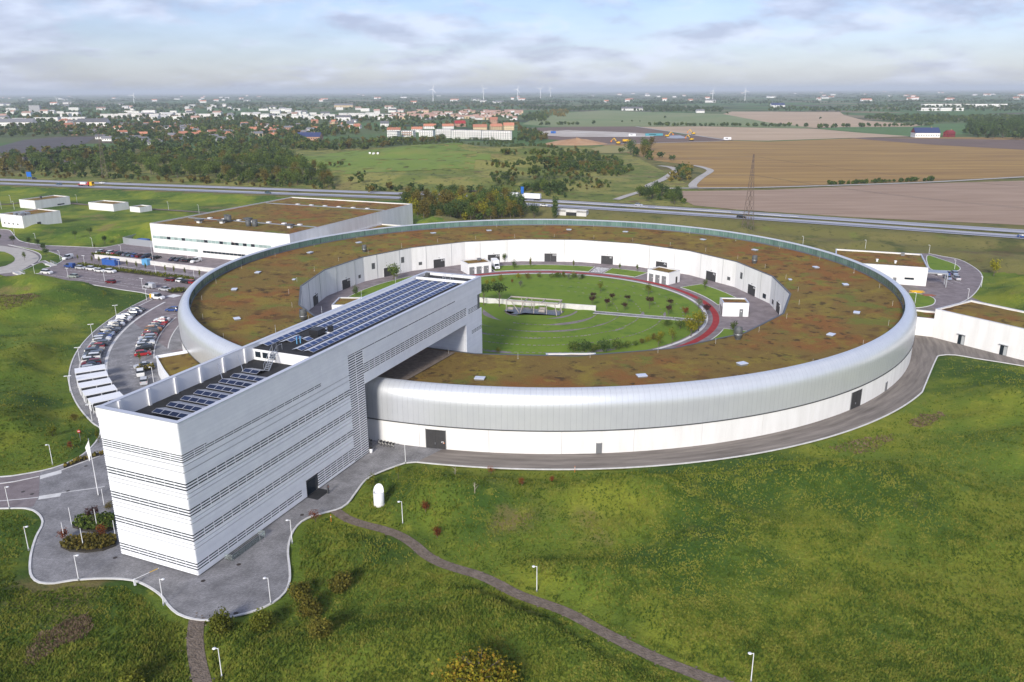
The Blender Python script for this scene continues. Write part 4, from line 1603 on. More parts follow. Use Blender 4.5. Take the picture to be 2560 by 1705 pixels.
def slats(face, a0, a1, z0, z1, n):
    """n open gaps over the band, white slats between and at the ends"""
    p = (z1 - z0) / n
    for k in range(n + 1):
        h = p * .46 if 0 < k < n else p * .23
        zb = z0 + k * p - (p * .23 if k else 0)
        board_span(face, a0, a1, zb, h, .07, 'louvre')


for i, (a, b) in enumerate(BANDS):
    rr0 = [z for z in rows if a <= z + P0 / 2 <= b]
    za, zb_ = min(rr0), max(rr0) + P0
    slats('F', 0, OW, za, zb_, 4 if i == 0 else 3)
    if i == 0:
        slats('R', 0, 4.6, za, zb_, 4)
        rr1 = [z for z in rr0 if 17.95 < z + P0 / 2 < 18.9]
        slats('R', 4.6, 31.3, min(rr1), max(rr1) + P0, max(2, round(len(rr1) * .8)))
    elif i < 4:
        slats('R', 0, LVC[0], za, zb_, 3)
    else:
        slats('R', 0, 23.8, za, zb_, 3)
lv = [z for z in rows if .2 < z + P0 / 2 < 20.8]
slats('R', LVC[0], LVC[1], min(lv), max(lv) + P0, 44)
lv = [z for z in rows if .75 < z + P0 / 2 < 3.3]
slats('R', 28.3, LVC[0], min(lv), max(lv) + P0, 6)
lv = [z for z in rows if 16.0 < z + P0 / 2 < 18.0]
slats('R', LVC[1], 87.0, min(lv), max(lv) + P0, 5)
lv = [z for z in rows if 16.0 < z + P0 / 2 < 17.4]
slats('R', 88.0, 92.9, min(lv), max(lv) + P0, 4)
lv = [z for z in rows if 20.75 < z + P0 / 2 < 21.0]
if lv:
    slats('R', LVC[0], 81.5, min(lv), max(lv) + P0, 1)
lv = [z for z in rows if 10.7 < z + P0 / 2 < 11.7]
slats('R', 89.6, OL, min(lv), max(lv) + P0, 3)
for i, (a, b) in enumerate(BANDS):
    panes('F', .3, OW - .1, a - .2, b + .15)
    if i == 0:
        panes('R', .3, 31.3, a + .1, b + .1)
    elif i < 4:
        panes('R', .3, LVC[0], a - .2, b + .15)
    else:
        panes('R', .3, 23.8, a - .2, b + .15)
panes('R', 28.5, LVC[0], .7, 3.3)
panes('R', LVC[0], LVC[1], .2, 20.8, 2.4)
panes('R', LVC[1], 92.9, 15.9, 18.1)
panes('R', LVC[1], 81.5, 20.7, 21.05, 4.0)
panes('R', 89.6, OL - .2, 10.6, 11.8, 1.4)
# entrance recess
ob('entrance_recess', DARKSTEEL, (25.05, 28.25, .30, .33, .05, 3.2))
ob('entrance_door', DGLASS, (25.6, 27.8, .24, .29, .06, 2.5))
ob('doormat', BITUMEN, (25.0, 28.6, -2.2, .2, .056, .066))
# solar panels: lower deck saw-tooth rows, upper roof long rows
sp_me = MB().span(-.80, .80, -.50, .50, 0, .035).mesh('solar_panel', [SOLAR])
sf_me = MB()
for a, b, c, d in ((-.84, .84, -.54, -.49), (-.84, .84, .49, .54), (-.84, -.79, -.49, .49), (.79, .84, -.49, .49)):
    sf_me.span(a, b, c, d, -.01, .045)
sf_me = sf_me.mesh('panel_frame', [FRAME])


def solar(u, v, z, tilt, axis_, s=1.0):
    o = put('solar_panel', sp_me, off, (u, v, z), 0, s)
    o.rotation_euler = (tilt, 0, 0) if axis_ == 'v' else (0, tilt, PI / 2) if False else (tilt, 0, PI / 2)
    put('panel_frame', sf_me, o)
    return o


for i in range(8):
    u = 6.2 + i * 2.72
    for j in range(5 if i < 7 else 2):
        v = 10.2 - j * 1.56
        o = put('solar_panel', sp_me, off, (u, v, 21.52), 0, .93)
        o.material_slots[0].link = 'OBJECT'
        o.material_slots[0].material = SOLAR_D
        o.rotation_euler = (math.radians(16), 0, -PI / 2)
        put('panel_frame', sf_me, o)
    n = 5 if i < 7 else 2
    mb = MB()
    v0, v1 = 10.2 - (n - 1) * 1.56 - .78, 11.0
    mb.poly([(u + .52, v0, 21.66), (u + 2.1, v0, 21.20), (u + 2.1, v1, 21.20), (u + .52, v1, 21.66)])
    mb.poly([(u - .5, v1, 21.16), (u + .52, v1, 21.66), (u + 2.1, v1, 21.20), (u - .5, v1, 21.02)])
    mb.build('wind_deflector', SOLARBACK, off)
for r in range(5):
    v = 13.05 - r * 2.42
    gaps = []
    for i in range(33):
        u = 34.2 + i * 1.66
        if (r in (1, 2) and 40.5 < u < 45.5) or (r == 1 and u < 36) or (r == 2 and u < 39) or (r == 3 and 43.5 < u < 46.5 and False):
            gaps.append(u)
            continue
        o = put('solar_panel', sp_me, off, (u, v - .15, 23.30), 0, .96)
        o.rotation_euler = (math.radians(14), 0, 0)
        put('panel_frame', sf_me, o)
    mb = MB()
    u0, u1 = 33.4, 88.2
    segs = [(u0, u1)]
    if r == 1:
        segs = [(36.0, 40.6), (45.4, u1)]
    if r == 2:
        segs = [(39.0, 40.6), (45.4, u1)]
    for a, b in segs:
        mb.poly([(a, v + .36, 23.44), (a, v + 1.55, 23.10), (b, v + 1.55, 23.10), (b, v + .36, 23.44)][::-1])
    mb.build('wind_deflector', SOLARWHITE, off)
BLACKM = mat('black_metal', (0.012, 0.012, 0.014), .5)
ob('ventilation_unit', BLACKM, (41.4, 43.7, 7.6, 9.6, 23.35, 24.25), (41.5, 43.6, 7.7, 9.5, 23.05, 23.35))
ob('fan_plinth', WHITE, (44.2, 46.0, 5.6, 8.2, 23.06, 23.2))
ob('roof_fan', BLACKM, (44.5, 45.3, 6.9, 7.7, 23.2, 24.3))
mb = MB().tube((36.6, 8.6, 23.05), (36.6, 8.6, 24.4), .09).tube((37.2, 8.3, 23.05), (37.2, 8.3, 24.4), .09)
mb.build('vent_pipe', LBLUE, off)
ob('roof_beam', WHITE, (89.3, 89.7, .62, OW - .62, 23.1, 23.65))
mb = MB()
for u in (90.2, 91.6):
    for v in (5.6, 7.6):
        mb.tube((u, v, 23.05), (u, v, 24.4), .04)
for zz_ in (23.8, 24.4):
    mb.tube((90.2, 5.6, zz_), (91.6, 5.6, zz_), .04).tube((90.2, 7.6, zz_), (91.6, 7.6, zz_), .04).tube((90.2, 5.6, zz_), (90.2, 7.6, zz_), .04)
mb.build('roof_cage', STEEL, off)
ob('roof_fan', DARKSTEEL, (91.5, 92.4, 12.2, 13.1, 23.2, 24.2))
for u, v in ((38, 14.3), (52, 14.3), (66, 14.3), (80, 14.3), (92, 3)):
    MB().tube((u, v, 23.7), (u, v, 25.6), .03).build('lightning_rod', STEEL, off)
# gravel strip on the ring roof below the bridge
mb = MB()
us = np.linspace(47, 83, 37)
for i in range(36):
    q = []
    for u in (us[i], us[i + 1]):
        for v in (-.55, 15.4):
            w_ = UW(u, v)
            rr_ = np.hypot(*(w_[:2] - RC))
            q.append((w_[0] - RC[0], w_[1] - RC[1], roof_z(rr_) + .30) if RIN + .5 < rr_ < RG - .1 else None)
    if None in q:
        continue
    mb.poly([q[0], q[2], q[3], q[1]])
mb.build('roof_gravel', GRAVEL, ring)
# light well with glass balustrade at the foot of the tower
def railglass():
    m = mat('rail_glass', (0.88, 0.95, 0.93), 0.02, 0, spec=0.4)
    m.node_tree.nodes['Principled BSDF'].inputs['Transmission Weight'].default_value = 0.9
    m.node_tree.nodes['Principled BSDF'].inputs['IOR'].default_value = 1.1
    return m


lw = thing('light_well', 'sunken light well with greenish glass balustrade at the foot of the white tower', 'light well', UW(4.9, -.2), OANG)
MB().span(0, 7.4, -1.5, -.1, .06, .075).build('well_shade', BITUMEN, lw)  # dark sheet at paving level, painted in for the shade of the pit
for i in range(5):
    MB().span(i * 1.48 + .03, i * 1.48 + 1.45, -1.52, -1.49, .1, 1.05).build('glass_pane', railglass() if i == 0 else bpy.data.materials['rail_glass'], lw)
MB().span(0, 7.4, -1.53, -1.48, 1.05, 1.09).build('handrail', STEEL, lw)
for u in (0.03, 7.37):
    MB().span(u - .02, u + .02, -1.48, -.1, .1, 1.05).build('glass_pane', bpy.data.materials['rail_glass'], lw)
mb = MB()
mb.tube((5.8, -1.8, 0), (5.8, -1.8, 1.4), .04).tube((6.9, -1.8, 0), (6.9, -1.8, 1.2), .04).tube((5.8, -1.8, 1.3), (6.9, -1.8, .3), .03)
mb.build('stair_rail', STEEL, lw)
st = thing('entrance_stele', 'slim dark stele standing before the recessed tower entrance', 'stele', UW(27.6, -2.5), OANG)
MB().span(-.16, .16, -.1, .1, .05, 1.7).build('post', DARKSTEEL, st)
MB().span(-.14, .14, -.115, -.1, 1.2, 1.6).build('panel', mat('stele_plate', (0.30, 0.16, 0.13), 0.5), st)

# ================================================================== OTHER BUILDINGS
def flat_building(name, label, B, dirL, wl_, dr_sign, wr, h, wallm=None, roofm=None, group=None, par=.25, inset=.55, cat='building'):
    """corner B; local x runs along the right-hand face, y along the left-hand face"""
    ang = dr_sign
    t = thing(name, label, cat, (B[0], B[1], 0), ang, group)
    wallm = wallm or CONCW
    mb = MB()
    mb.span(0, wr, 0, .3, 0, h).span(0, wr, wl_ - .3, wl_, 0, h).span(0, .3, .3, wl_ - .3, 0, h).span(wr - .3, wr, .3, wl_ - .3, 0, h)
    mb.build('walls', wallm, t)
    rb = MB()
    nx_, ny_ = max(2, int(wr / 2)), max(2, int(wl_ / 2))
    for i in range(nx_ + 1):
        for j in range(ny_ + 1):
            x, y = .3 + (wr - .6) * i / nx_, .3 + (wl_ - .6) * j / ny_
            rb.v.append((x, y, h - inset + .12 * random.random()))
    for i in range(nx_):
        for j in range(ny_):
            a = i * (ny_ + 1) + j
            rb.f.append((a, a + ny_ + 1, a + ny_ + 2, a + 1))
            rb.m.append(0)
    rb.build('sedum_roof', roofm or SEDUM, t, smooth=True)
    cb_ = MB()
    cb_.span(-.05, wr + .05, -.05, .36, h, h + .06).span(-.05, wr + .05, wl_ - .36, wl_ + .05, h, h + .06).span(-.05, .36, .36, wl_ - .36, h, h + .06).span(wr - .36, wr + .05, .36, wl_ - .36, h, h + .06)
    cb_.build('coping', FRAME, t)
    return t


def px_building(name, label, b, tpx, lpx, rpx, wallm=None, group=None, wl_=None, wr_=None, inset=.55, swap=False):
    B = G(*b)
    h = GZ(*tpx, B[0], B[1])
    L = (G(*lpx, h) - B)[:2]
    Rv = (G(*rpx, h) - B)[:2]
    al, ar = math.atan2(L[1], L[0]), math.atan2(Rv[1], Rv[0])
    d = (al - ar) % (2 * PI)
    ar2 = ar + (d - PI / 2) / 2          # make the corner square
    return flat_building(name, label, B, L, wl_ or np.hypot(*L), ar2, wr_ or np.hypot(*Rv), h, wallm, None, group, inset=inset), h, (wl_ or np.hypot(*L)), (wr_ or np.hypot(*Rv))


# the big laboratory hall
t, h, wl2, wr2 = px_building('laboratory_hall', 'large white hall with brown sedum roof and two window bands beside the car park', (384.5, 631), (375, 558), (724, 492), (719, 587), inset=.5)
for z0, x0, x1 in ((6.3, .6, 66), (2.0, .8, 26), (2.0, 28, 52)):
    n = int((x1 - x0) / 2.05)
    dark = z0 < 3 and x0 > 20
    for i in range(n):
        MB().span(x0 + i * 2.05 + .03, x0 + i * 2.05 + 1.98, -.03, .06, z0, z0 + (1.15 if not dark else .85)).build('window_pane', DGLASS if dark or random.random() < .22 else PGLASS, t)
for i in range(1, 14):
    MB().span(i * 5.25 - .015, i * 5.25 + .015, -.012, .0, 0.1, h).build('panel_joint', mat('joint_grey', (0.45, 0.45, 0.45), 0.8) if i == 1 else bpy.data.materials['joint_grey'], t)
for y in (20, 72):
    mb = MB()
    mb.span(2, wr2 - 2, y - .25, y + .25, h - .5, h - .12)
    mb.build('roof_walkway', mat('roof_gutter', (0.22, 0.24, 0.28), 0.6) if y == 20 else bpy.data.materials['roof_gutter'], t)
for y, n, x0 in ((22.5, 7, 12), (74, 6, 20)):
    for i in range(n):
        MB().span(x0 + i * 8.2 - .9, x0 + i * 8.2 + .9, y - .7, y + .7, h - .45, h - .05).build('roof_hatch', WHITE, t)
for x, y in ((17, 11), (27, 14), (62, 15), (34, 22)):
    o = MB().span(x - .8, x + .8, y - .8, y + .8, h - .5, h + .5).build('vent_base', WHITE, t)
    MB().span(x - 1.6, x + 1.6, y - 1.3, y + 1.3, h + .5, h + 1.1).build('vent_hood', VENTGREY, t)
for x, y in ((25, 19), (27, 18), (43, 12), (46, 12.5)):
    MB().lathe([(1.0, -.5), (1.15, .2), (1.15, 2.4), (.95, 2.4), (.9, 1.9), (0, 1.9)], 14, c=(x, y, h), cap=False).build('exhaust_stack', VENTGREY, t, smooth=True)
annex = flat_building('hall_annex', 'low white annex with brown sedum roof between hall and ring', np.array([t.location.x, t.location.y]) + np.array([math.cos(t.rotation_euler.z), math.sin(t.rotation_euler.z)]) * (wr2 + .05) + np.array([-math.sin(t.rotation_euler.z), math.cos(t.rotation_euler.z)]) * 26, None, 40, t.rotation_euler.z, 20, 7.0)
ac = thing('rooftop_cooler', 'white boxy cooling unit with legs beside the hall wall', 'cooling unit', (*(np.array(t.location[:2]) + np.array([math.cos(t.rotation_euler.z), math.sin(t.rotation_euler.z)]) * (wr2 + 2.6) + np.array([-math.sin(t.rotation_euler.z), math.cos(t.rotation_euler.z)]) * 17), 0), t.rotation_euler.z)
MB().span(-1.2, 1.2, -1, 1, 6.4, 8.2).build('casing', WHITE, ac)
MB().span(-3.5, 3.5, -8, 8, 0, 6.4).build('plinth', CONCW, ac)
MB().span(-1.25, -1.2, -.8, .8, 6.7, 7.9).build('grille', VENTGREY, ac)
# four small pale service buildings north-west
for nm, lab, a in (('service_building', 'low white concrete box with sedum roof and small chimney by the field track', ((89.7, 522.7), (89.7, 501.5), (44, 498.8), (176.6, 491))),
                   ('service_building', 'white concrete building with dark door and roof cooling units beside the loop road', ((61, 575), (58.4, 539.6), (0, 534), (149, 526.5))),
                   ('service_building', 'pale concrete box with sedum roof standing on the grassy mound', ((285, 528.7), (284, 510.5), (214.7, 506.4), (322.6, 505.3))),
                   ('service_hut', 'smallest pale concrete hut next to the box on the mound', ((350.5, 531.4), (350.5, 518.4), (327, 515.7), (376.4, 514)))):
    t, h, wl2, wr2 = px_building(nm, lab, *a)
    if 'cooling' in lab:
        MB().span(7.2, 9.2, -.05, .02, 0, 2.9).build('door', DARKGREY, t)
        for k in range(4):
            o = MB().span(3 + (k % 2) * 3 - 1.1, 3 + (k % 2) * 3 + 1.1, 5 + (k // 2) * 4 - 1.1, 5 + (k // 2) * 4 + 1.1, h - .5, h + .8).build('cooling_unit', STEEL, t)
        for k in range(4):
            MB().span(-.04, .02, 4 + k * 3.6, 5.2 + k * 3.6, 2.2, 2.9).build('window', VENTGREY, t)
    if 'chimney' in lab:
        MB().span(10, 10.9, 9, 9.9, h - .5, h + 1.2).build('chimney', DARKSTEEL, t)
        MB().span(14, 18.5, -.04, .02, .6, 1.3).build('window', DGLASS, t)
# east buildings
t, h, wl2, wr2 = px_building('workshop_building', 'long white workshop with sedum roof and steel canopy at the east yard', (2314, 716), (2315.4, 669), (2158.7, 659.5), (2307.8, 634.8), wl_=30, wr_=26)
MB().span(-.04, .02, 9.5, 10.6, 0, 2.4).build('door', MIDGREY, t)
MB().span(-.04, .02, 4.0, 7.0, 2.0, 2.7).build('window', DGLASS, t)
MB().span(-.04, .02, 13.6, 14.7, 0, 2.4).build('door', MIDGREY, t)
MB().span(.4, 5.4, -6.5, -.02, 4.6, 5.0).build('canopy', STEEL, t)
for x, y in ((.6, -6.3), (5.2, -6.3)):
    MB().span(x - .15, x + .15, y - .15, y + .15, 0, 4.6).build('canopy_post', STEEL, t)
MB().span(22, 23, 6, 7.2, h - .5, h + .8).build('roof_fan', MIDGREY, t)
for x, y in ((7, 10), (8, 16)):
    MB().lathe([(.35, -.6), (.35, .15), (.5, .2), (.5, .45), (0, .5)], 10, c=(x, y, h), cap=False).build('roof_vent', WHITE, t)
t, h, wl2, wr2 = px_building('east_wing', 'long white concrete wing with sedum roof running out beside the ring road', (2328, 842.4), (2337, 772), (2431, 750.7), (2560, 820.8), wr_=60)
for x in (8.2, 19.2, 30.2):
    MB().span(x - .9, x + .9, -.05, .02, .05, 2.6).build('glass_door', DGLASS, t)
    MB().span(x + .05, x + .85, -.07, -.05, .1, 2.5).build('door_leaf', mat('door_glass', (0.42, 0.44, 0.44), 0.15) if x < 9 else bpy.data.materials['door_glass'], t)
    MB().span(x - 1.1, x + 1.1, -.6, 0, 2.8, 2.9).build('door_canopy', STEEL, t)
link = flat_building('link_corridor', 'low white connecting corridor between ring and east wing', G(2291, 836)[:2] + np.array([-8, 3]), None, 9.0, math.atan2(t.location.y - G(2291, 836)[1] - 3, t.location.x - G(2291, 836)[0] + 8), 20, 5.2)
MB().span(13.8, 17.6, -.04, .02, .9, 2.7).build('window', DGLASS, link)
# courtyard sheds
shed_g = 'garages of the garden courtyard'


def shed(label, a, doors=3, side='R', wl_=None, wr_=None):
    t, h, wl2, wr2 = px_building('garage_shed', label, *a, wl_=wl_, wr_=wr_, inset=.35, wallm=WHITE)
    return t, h, wl2, wr2


t, h, wl2, wr2 = shed('white garage shed with three grey doors beside the parked box truck', ((1170, 686.4), (1170, 660), (1151, 650.8), (1228.7, 654.6)))
for i in range(3):
    MB().span(.6 + i * 2.9, 2.6 + i * 2.9, -.05, .02, .05, 2.7).build('garage_door', MIDGREY, t)
    MB().span(2.0 + i * 2.9, 2.25 + i * 2.9, -.06, -.05, 1.5, 1.75).build('door_sign', WHITE, t)
    if i:
        MB().span(-.1 + i * 2.9, .05 + i * 2.9, -.12, 0, 2.0, 2.3).build('wall_lamp', DARKSTEEL, t)
MB().span(6.2, 7.6, 5.6, 6.4, h - .3, h + .6).build('roof_unit', MIDGREY, t)
t, h, wl2, wr2 = shed('white garage shed with three blue-grey doors along the red running track', ((1671, 712.7), (1671, 682.8), (1616.6, 673.5), (1703.4, 676)))
for i in range(3):
    MB().span(-.05, .02, 1.1 + i * 2.8, 3.0 + i * 2.8, .05, 2.9).build('garage_door', MIDGREY, t)
    MB().span(-.06, -.05, 1.4 + i * 2.8, 1.65 + i * 2.8, 1.5, 1.75).build('door_sign', WHITE, t)
MB().span(wr2 - 2.6, wr2 - 1.6, -.05, .02, .05, 2.3).build('door', DARKGREY, t)
t, h, wl2, wr2 = shed('white cubic shed with single grey door on the wide paved corner', ((1805.6, 790.9), (1809, 757), (1801, 744), (1873, 757.7)))
MB().span(5.0, 6.1, -.05, .02, .05, 2.4).build('door', MIDGREY, t)
MB().span(5.4, 5.65, -.06, -.05, 1.5, 1.8).build('door_sign', WHITE, t)
for i in range(2):
    MB().span(-.05, .02, .8 + i * 2.6, 2.6 + i * 2.6, .05, 2.7).build('garage_door', MIDGREY, t)
p4 = G(842, 743, 4.2)
t = flat_building('garage_shed', 'white shed with brown roof half hidden behind the office parapet', p4[:2] + np.array([0.4, -9.5]), None, 9.5, math.radians(-2), 10.5, 4.2, WHITE, inset=.35)
p5 = G(1375, 883, 4.2)
t = flat_building('garage_shed', 'white shed whose roof edge shows above the near inner wall', p5[:2] + np.array([-1.0, -7.0]), None, 7.0, 0.0, 12.2, 4.2, WHITE, inset=.35)
# tower side pavilion (curved low building left of the office)
pvb = thing('entrance_pavilion', 'low white curved pavilion with brown sedum roof between office and car park', 'building')
q = gp([(390, 893), (490, 876), (560, 955), (530, 1000), (470, 1000), (430, 955), (408, 925)], 4.5)
mb = MB()
mb.prism(q, 0, 4.5)
mb.build('walls', WHITE, pvb)
cq = np.array(q).mean(0)
mb = MB()
mb.prism([cq + (np.array(p) - cq) * .93 for p in q], 4.5, 4.56)
mb.build('sedum_roof', SEDUM, pvb)
mb = MB()
for i in range(len(q)):
    a, b = np.array(q[i]), np.array(q[(i + 1) % len(q)])
    mb.box((*(a + b) / 2, 4.65), (np.hypot(*(b - a)), .3, .5), math.atan2(*(b - a)[::-1]))
mb.build('parapet', WHITE, pvb)
for i in (4, 5):
    a, b = np.array(q[i]), np.array(q[i + 1])
    c = a + (b - a) * .5
    n_ = (b - a) / np.hypot(*(b - a))
    MB().box((*c, 1.6), (np.hypot(*(b - a)) * .7, .70, 1.2), math.atan2(*(b - a)[::-1])).build('window', DGLASS, pvb)
# recycling yard screen with blue container, hall west corner
yd = thing('yard_screen', 'pale grey metal screen fence at the west corner of the hall', 'fence')
for a, b in (((309, 609), (323, 612)), ((323, 612), (385, 619)), ((309, 609), (380, 590))):
    p, q = G(*a), G(*b)
    L = math.hypot(*(q - p)[:2])
    n = max(2, int(L / 3))
    for i in range(n):
        c = p + (q - p) * (i + .5) / n
        MB().box((c[0], c[1], 1.5), (L / n - .04, .12, 3.0), math.atan2(q[1] - p[1], q[0] - p[0])).build('screen_panel', mat('screen_metal', (0.50, 0.52, 0.55), 0.4, 0.5) if not 'screen_metal' in bpy.data.materials else bpy.data.materials['screen_metal'], yd)


def container(name, label, p, rz, L, Wd, Hh, m, fill=None):
    t = thing(name, label, 'container', (p[0], p[1], p[2] if len(p) > 2 else 0), rz)
    mb = MB()
    for s in (-1, 1):
        n = int(L / .35)
        for i in range(n):
            x = -L / 2 + L * (i + .5) / n
            mb.box((x, s * (Wd / 2 - (.0 if i % 2 else .05)), Hh / 2 + .2), (L / n * 1.0, .06, Hh))
        n = int(Wd / .35)
        for i in range(n):
            y = -Wd / 2 + Wd * (i + .5) / n
            mb.box((s * (L / 2 - (.0 if i % 2 else .05)), y, Hh / 2 + .2), (.06, Wd / n, Hh))
    mb.build('corrugated_sides', m, t)
    MB().span(-L / 2 - .03, L / 2 + .03, -Wd / 2 - .03, Wd / 2 + .03, .1, .25).build('base_frame', m, t)
    r = MB()
    for s in (-1, 1):
        r.span(-L / 2 - .05, L / 2 + .05, s * Wd / 2 - .06, s * Wd / 2 + .06, Hh + .15, Hh + .28)
        r.span(s * L / 2 - .06, s * L / 2 + .06, -Wd / 2, Wd / 2, Hh + .15, Hh + .28)
    r.build('top_rail', m, t)
    if fill:
        MB().span(-L / 2 + .08, L / 2 - .08, -Wd / 2 + .08, Wd / 2 - .08, Hh - .6, Hh - .2).build('load', fill, t)
    else:
        MB().span(-L / 2 + .05, L / 2 - .05, -Wd / 2 + .05, Wd / 2 - .05, Hh + .12, Hh + .18).build('lid', m, t)
    return t


container('skip_container', 'big open blue corrugated waste container with brown load by the low wall', G(278, 662), math.radians(-23), 7.0, 2.5, 2.2, BLUECONT, mat('wood_waste', (0.42, 0.26, 0.13), 0.9, 0, (0.55, 0.40, 0.25), 1.5, 5))
container('closed_container', 'small light-blue closed container against the concrete wall', G(367, 662), math.radians(-23), 3.0, 2.0, 2.1, LBLUE)
container('yard_container', 'blue container behind the metal screen fence', G(360, 612), math.radians(-23), 6.0, 2.4, 2.4, BLUECONT)
# concrete retaining wall of the upper lot
rw = thing('retaining_wall', 'long low pale concrete wall dividing the two parking levels', 'wall')
wpx = [(238, 646), (300, 652), (354, 659), (422, 668), (517, 679), (560, 684)]
for a, b in zip(wpx[:-1], wpx[1:]):
    p, q = G(*a), G(*b)
    L = math.hypot(*(q - p)[:2])
    n = max(1, int(L / 6))
    for i in range(n):
        c = p + (q - p) * (i + .5) / n
        MB().box((c[0], c[1], .85), (L / n - .03, .35, 1.7), math.atan2(q[1] - p[1], q[0] - p[0])).build('wall_section', CONC, rw)
# garden retaining wall
gw = thing('garden_wall', 'long white concrete garden wall behind the timber pergola', 'wall')
p, q = PO(21.5, 161.4), PO(17.5, -14)
L = math.hypot(*(q - p))
for i in range(9):
    c = p + (q - p) * (i + .5) / 9
    MB().box((c[0], c[1] + 1.2, .95), (L / 9 - .03, .45, 1.7), math.atan2(q[1] - p[1], q[0] - p[0])).build('wall_section', CONC, gw)
# pergola with swing seats
pg = thing('garden_pergola', 'pale timber pergola on slanted posts with hanging swing benches', 'pergola', (RC[0] - 2.4, RC[1] - 3.6, .25), math.radians(-17.5))
for y in (-2.6, 2.6):
    MB().span(-8.4, 8.4, y - .18, y + .18, 3.3, 3.65).build('beam', TIMBER, pg)
for x in (-8.2, -2.6, 3.0, 8.2):
    MB().span(x - .12, x + .12, -2.6, 2.6, 3.32, 3.6).build('rafter', TIMBER, pg)
for x0, x1, y in ((-8.2, -8.2, -2.6), (-6.5, -3.8, -2.9), (-2.6, -3.6, -2.9), (.8, .7, -2.7), (4.8, 4.8, -2.7), (7.4, 8.1, -2.9), (-5, -4.4, 2.9), (-1.5, -1.6, 2.9), (8.2, 7.6, 2.9), (8.4, 8.9, 0)):
    MB().tube((x0, y, 3.4), (x1, y * 1.05, -.1), .14, n=6).build('post', TIMBER, pg)
for x, y in ((-7.2, -1.8), (3.0, -2.0), (2.4, 1.2)):
    b = MB().span(x - 1.0, x + 1.0, y - .3, y + .3, .5, .62).span(x - 1.0, x + 1.0, y + .25, y + .32, .62, 1.1).build('swing_bench', TIMBER, pg)
    MB().tube((x - .95, y, .6), (x - .95, y, 3.3), .04).tube((x + .95, y, .6), (x + .95, y, 3.3), .04).build('hanger', STEEL, b)
fl = paved('slate_floor', [np.array([RC[0] - 2.4, RC[1] - 3.6]) + np.array([x * math.cos(-.305) - y * math.sin(-.305), x * math.sin(-.305) + y * math.cos(-.305)]) for x, y in ((-9, -2.6), (-5.2, -2.8), (-5.9, -5.4), (-3.8, -5.6), (-2.2, -2.9), (8.8, -3.0), (9.2, 2.4), (-9, 2.6))], .36, WATERDARK)
# white sculptural air intake on the lawn
ai = thing('air_intake', 'white cylindrical air intake with scooped top standing on the grass', 'air intake', (*G(948, 1262)[:2], float(H(*G(948, 1262)[:2]))))
V, Fq = [], []
N = 32
for i in range(N):
    a = 2 * PI * i / N
    yb = math.sin(a)                       # +y points away from the camera
    zt = 2.75 + 1.35 * max(0, yb) ** .8 + .12 * max(0, -yb)
    for r, z in ((.95, .25), (.95, zt), (.88, zt), (.88, .8)):
        V.append((r * math.cos(a), r * math.sin(a), z))
for i in range(N):
    j = (i + 1) % N
    for k in range(3):
        Fq.append((i * 4 + k, j * 4 + k, j * 4 + k + 1, i * 4 + k + 1))
ai.scale = (.92, .92, .86)
put('shell', mesh_np('shell', V, Fq, (WHITE,), True), ai)
MB().lathe([(.86, .3), (.86, 2.45), (.7, 2.6), (0, 2.66)], 28, cap=False).build('inner_drum', WHITE, ai, smooth=True)
MB().lathe([(.99, -.25), (.99, .26), (.9, .26)], 28, cap=False).build('plinth', CONC, ai)

# ================================================================== CARS
PAINT = {}


def paint(nm, c, metal=.15):
    if nm not in PAINT:
        m = mat('car_paint_' + nm.replace(' ', '_'), c, .38, metal, spec=.4)
        m.node_tree.nodes['Principled BSDF'].inputs['Coat Weight'].default_value = .15
        PAINT[nm] = m
    return PAINT[nm]


COLS = {'white': (.78, .78, .77), 'silver': (.50, .51, .53), 'grey': (.19, .20, .21), 'dark grey': (.055, .058, .065), 'black': (.018, .018, .020), 'navy': (.018, .028, .065), 'blue': (.03, .075, .26), 'red': (.38, .022, .028), 'dark red': (.16, .012, .018), 'pale green': (.36, .41, .36), 'beige': (.42, .37, .30), 'light blue': (.24, .30, .40), 'teal': (.07, .12, .14), 'orange': (.42, .17, .05), 'slate': (.12, .145, .18)}
STN = {  # x, half width, belt z, roof z (None = no cabin)
    'hatchback': [(-2.05, .70, .62, None), (-1.98, .80, .92, 1.00), (-1.55, .86, .95, 1.42), (-.4, .87, .95, 1.50), (.35, .87, .95, 1.44), (1.15, .86, .93, .95), (1.75, .82, .82, None), (2.05, .68, .60, None)],
    'saloon': [(-2.3, .72, .68, None), (-2.2, .82, .95, None), (-1.55, .87, .98, .99), (-.75, .88, .97, 1.42), (.25, .88, .96, 1.44), (1.05, .87, .95, .97), (1.9, .83, .82, None), (2.3, .70, .60, None)],
    'estate': [(-2.3, .74, .68, None), (-2.24, .84, .98, 1.05), (-1.95, .88, 1.0, 1.46), (-.4, .89, .99, 1.52), (.35, .89, .98, 1.47), (1.15, .88, .97, .99), (1.95, .84, .85, None), (2.3, .72, .62, None)],
    'suv': [(-2.25, .78, .75, None), (-2.2, .88, 1.08, 1.15), (-1.9, .92, 1.10, 1.62), (-.3, .93, 1.10, 1.70), (.45, .93, 1.09, 1.64), (1.15, .92, 1.08, 1.10), (1.95, .88, 1.0, None), (2.25, .78, .70, None)],
    'van': [(-2.4, .84, .7, 1.75), (-2.35, .92, 1.05, 1.88), (-.6, .94, 1.08, 1.92), (.6, .94, 1.08, 1.88), (1.35, .93, 1.05, 1.12), (2.05, .88, .95, None), (2.4, .76, .65, None)],
}
CARM = {}


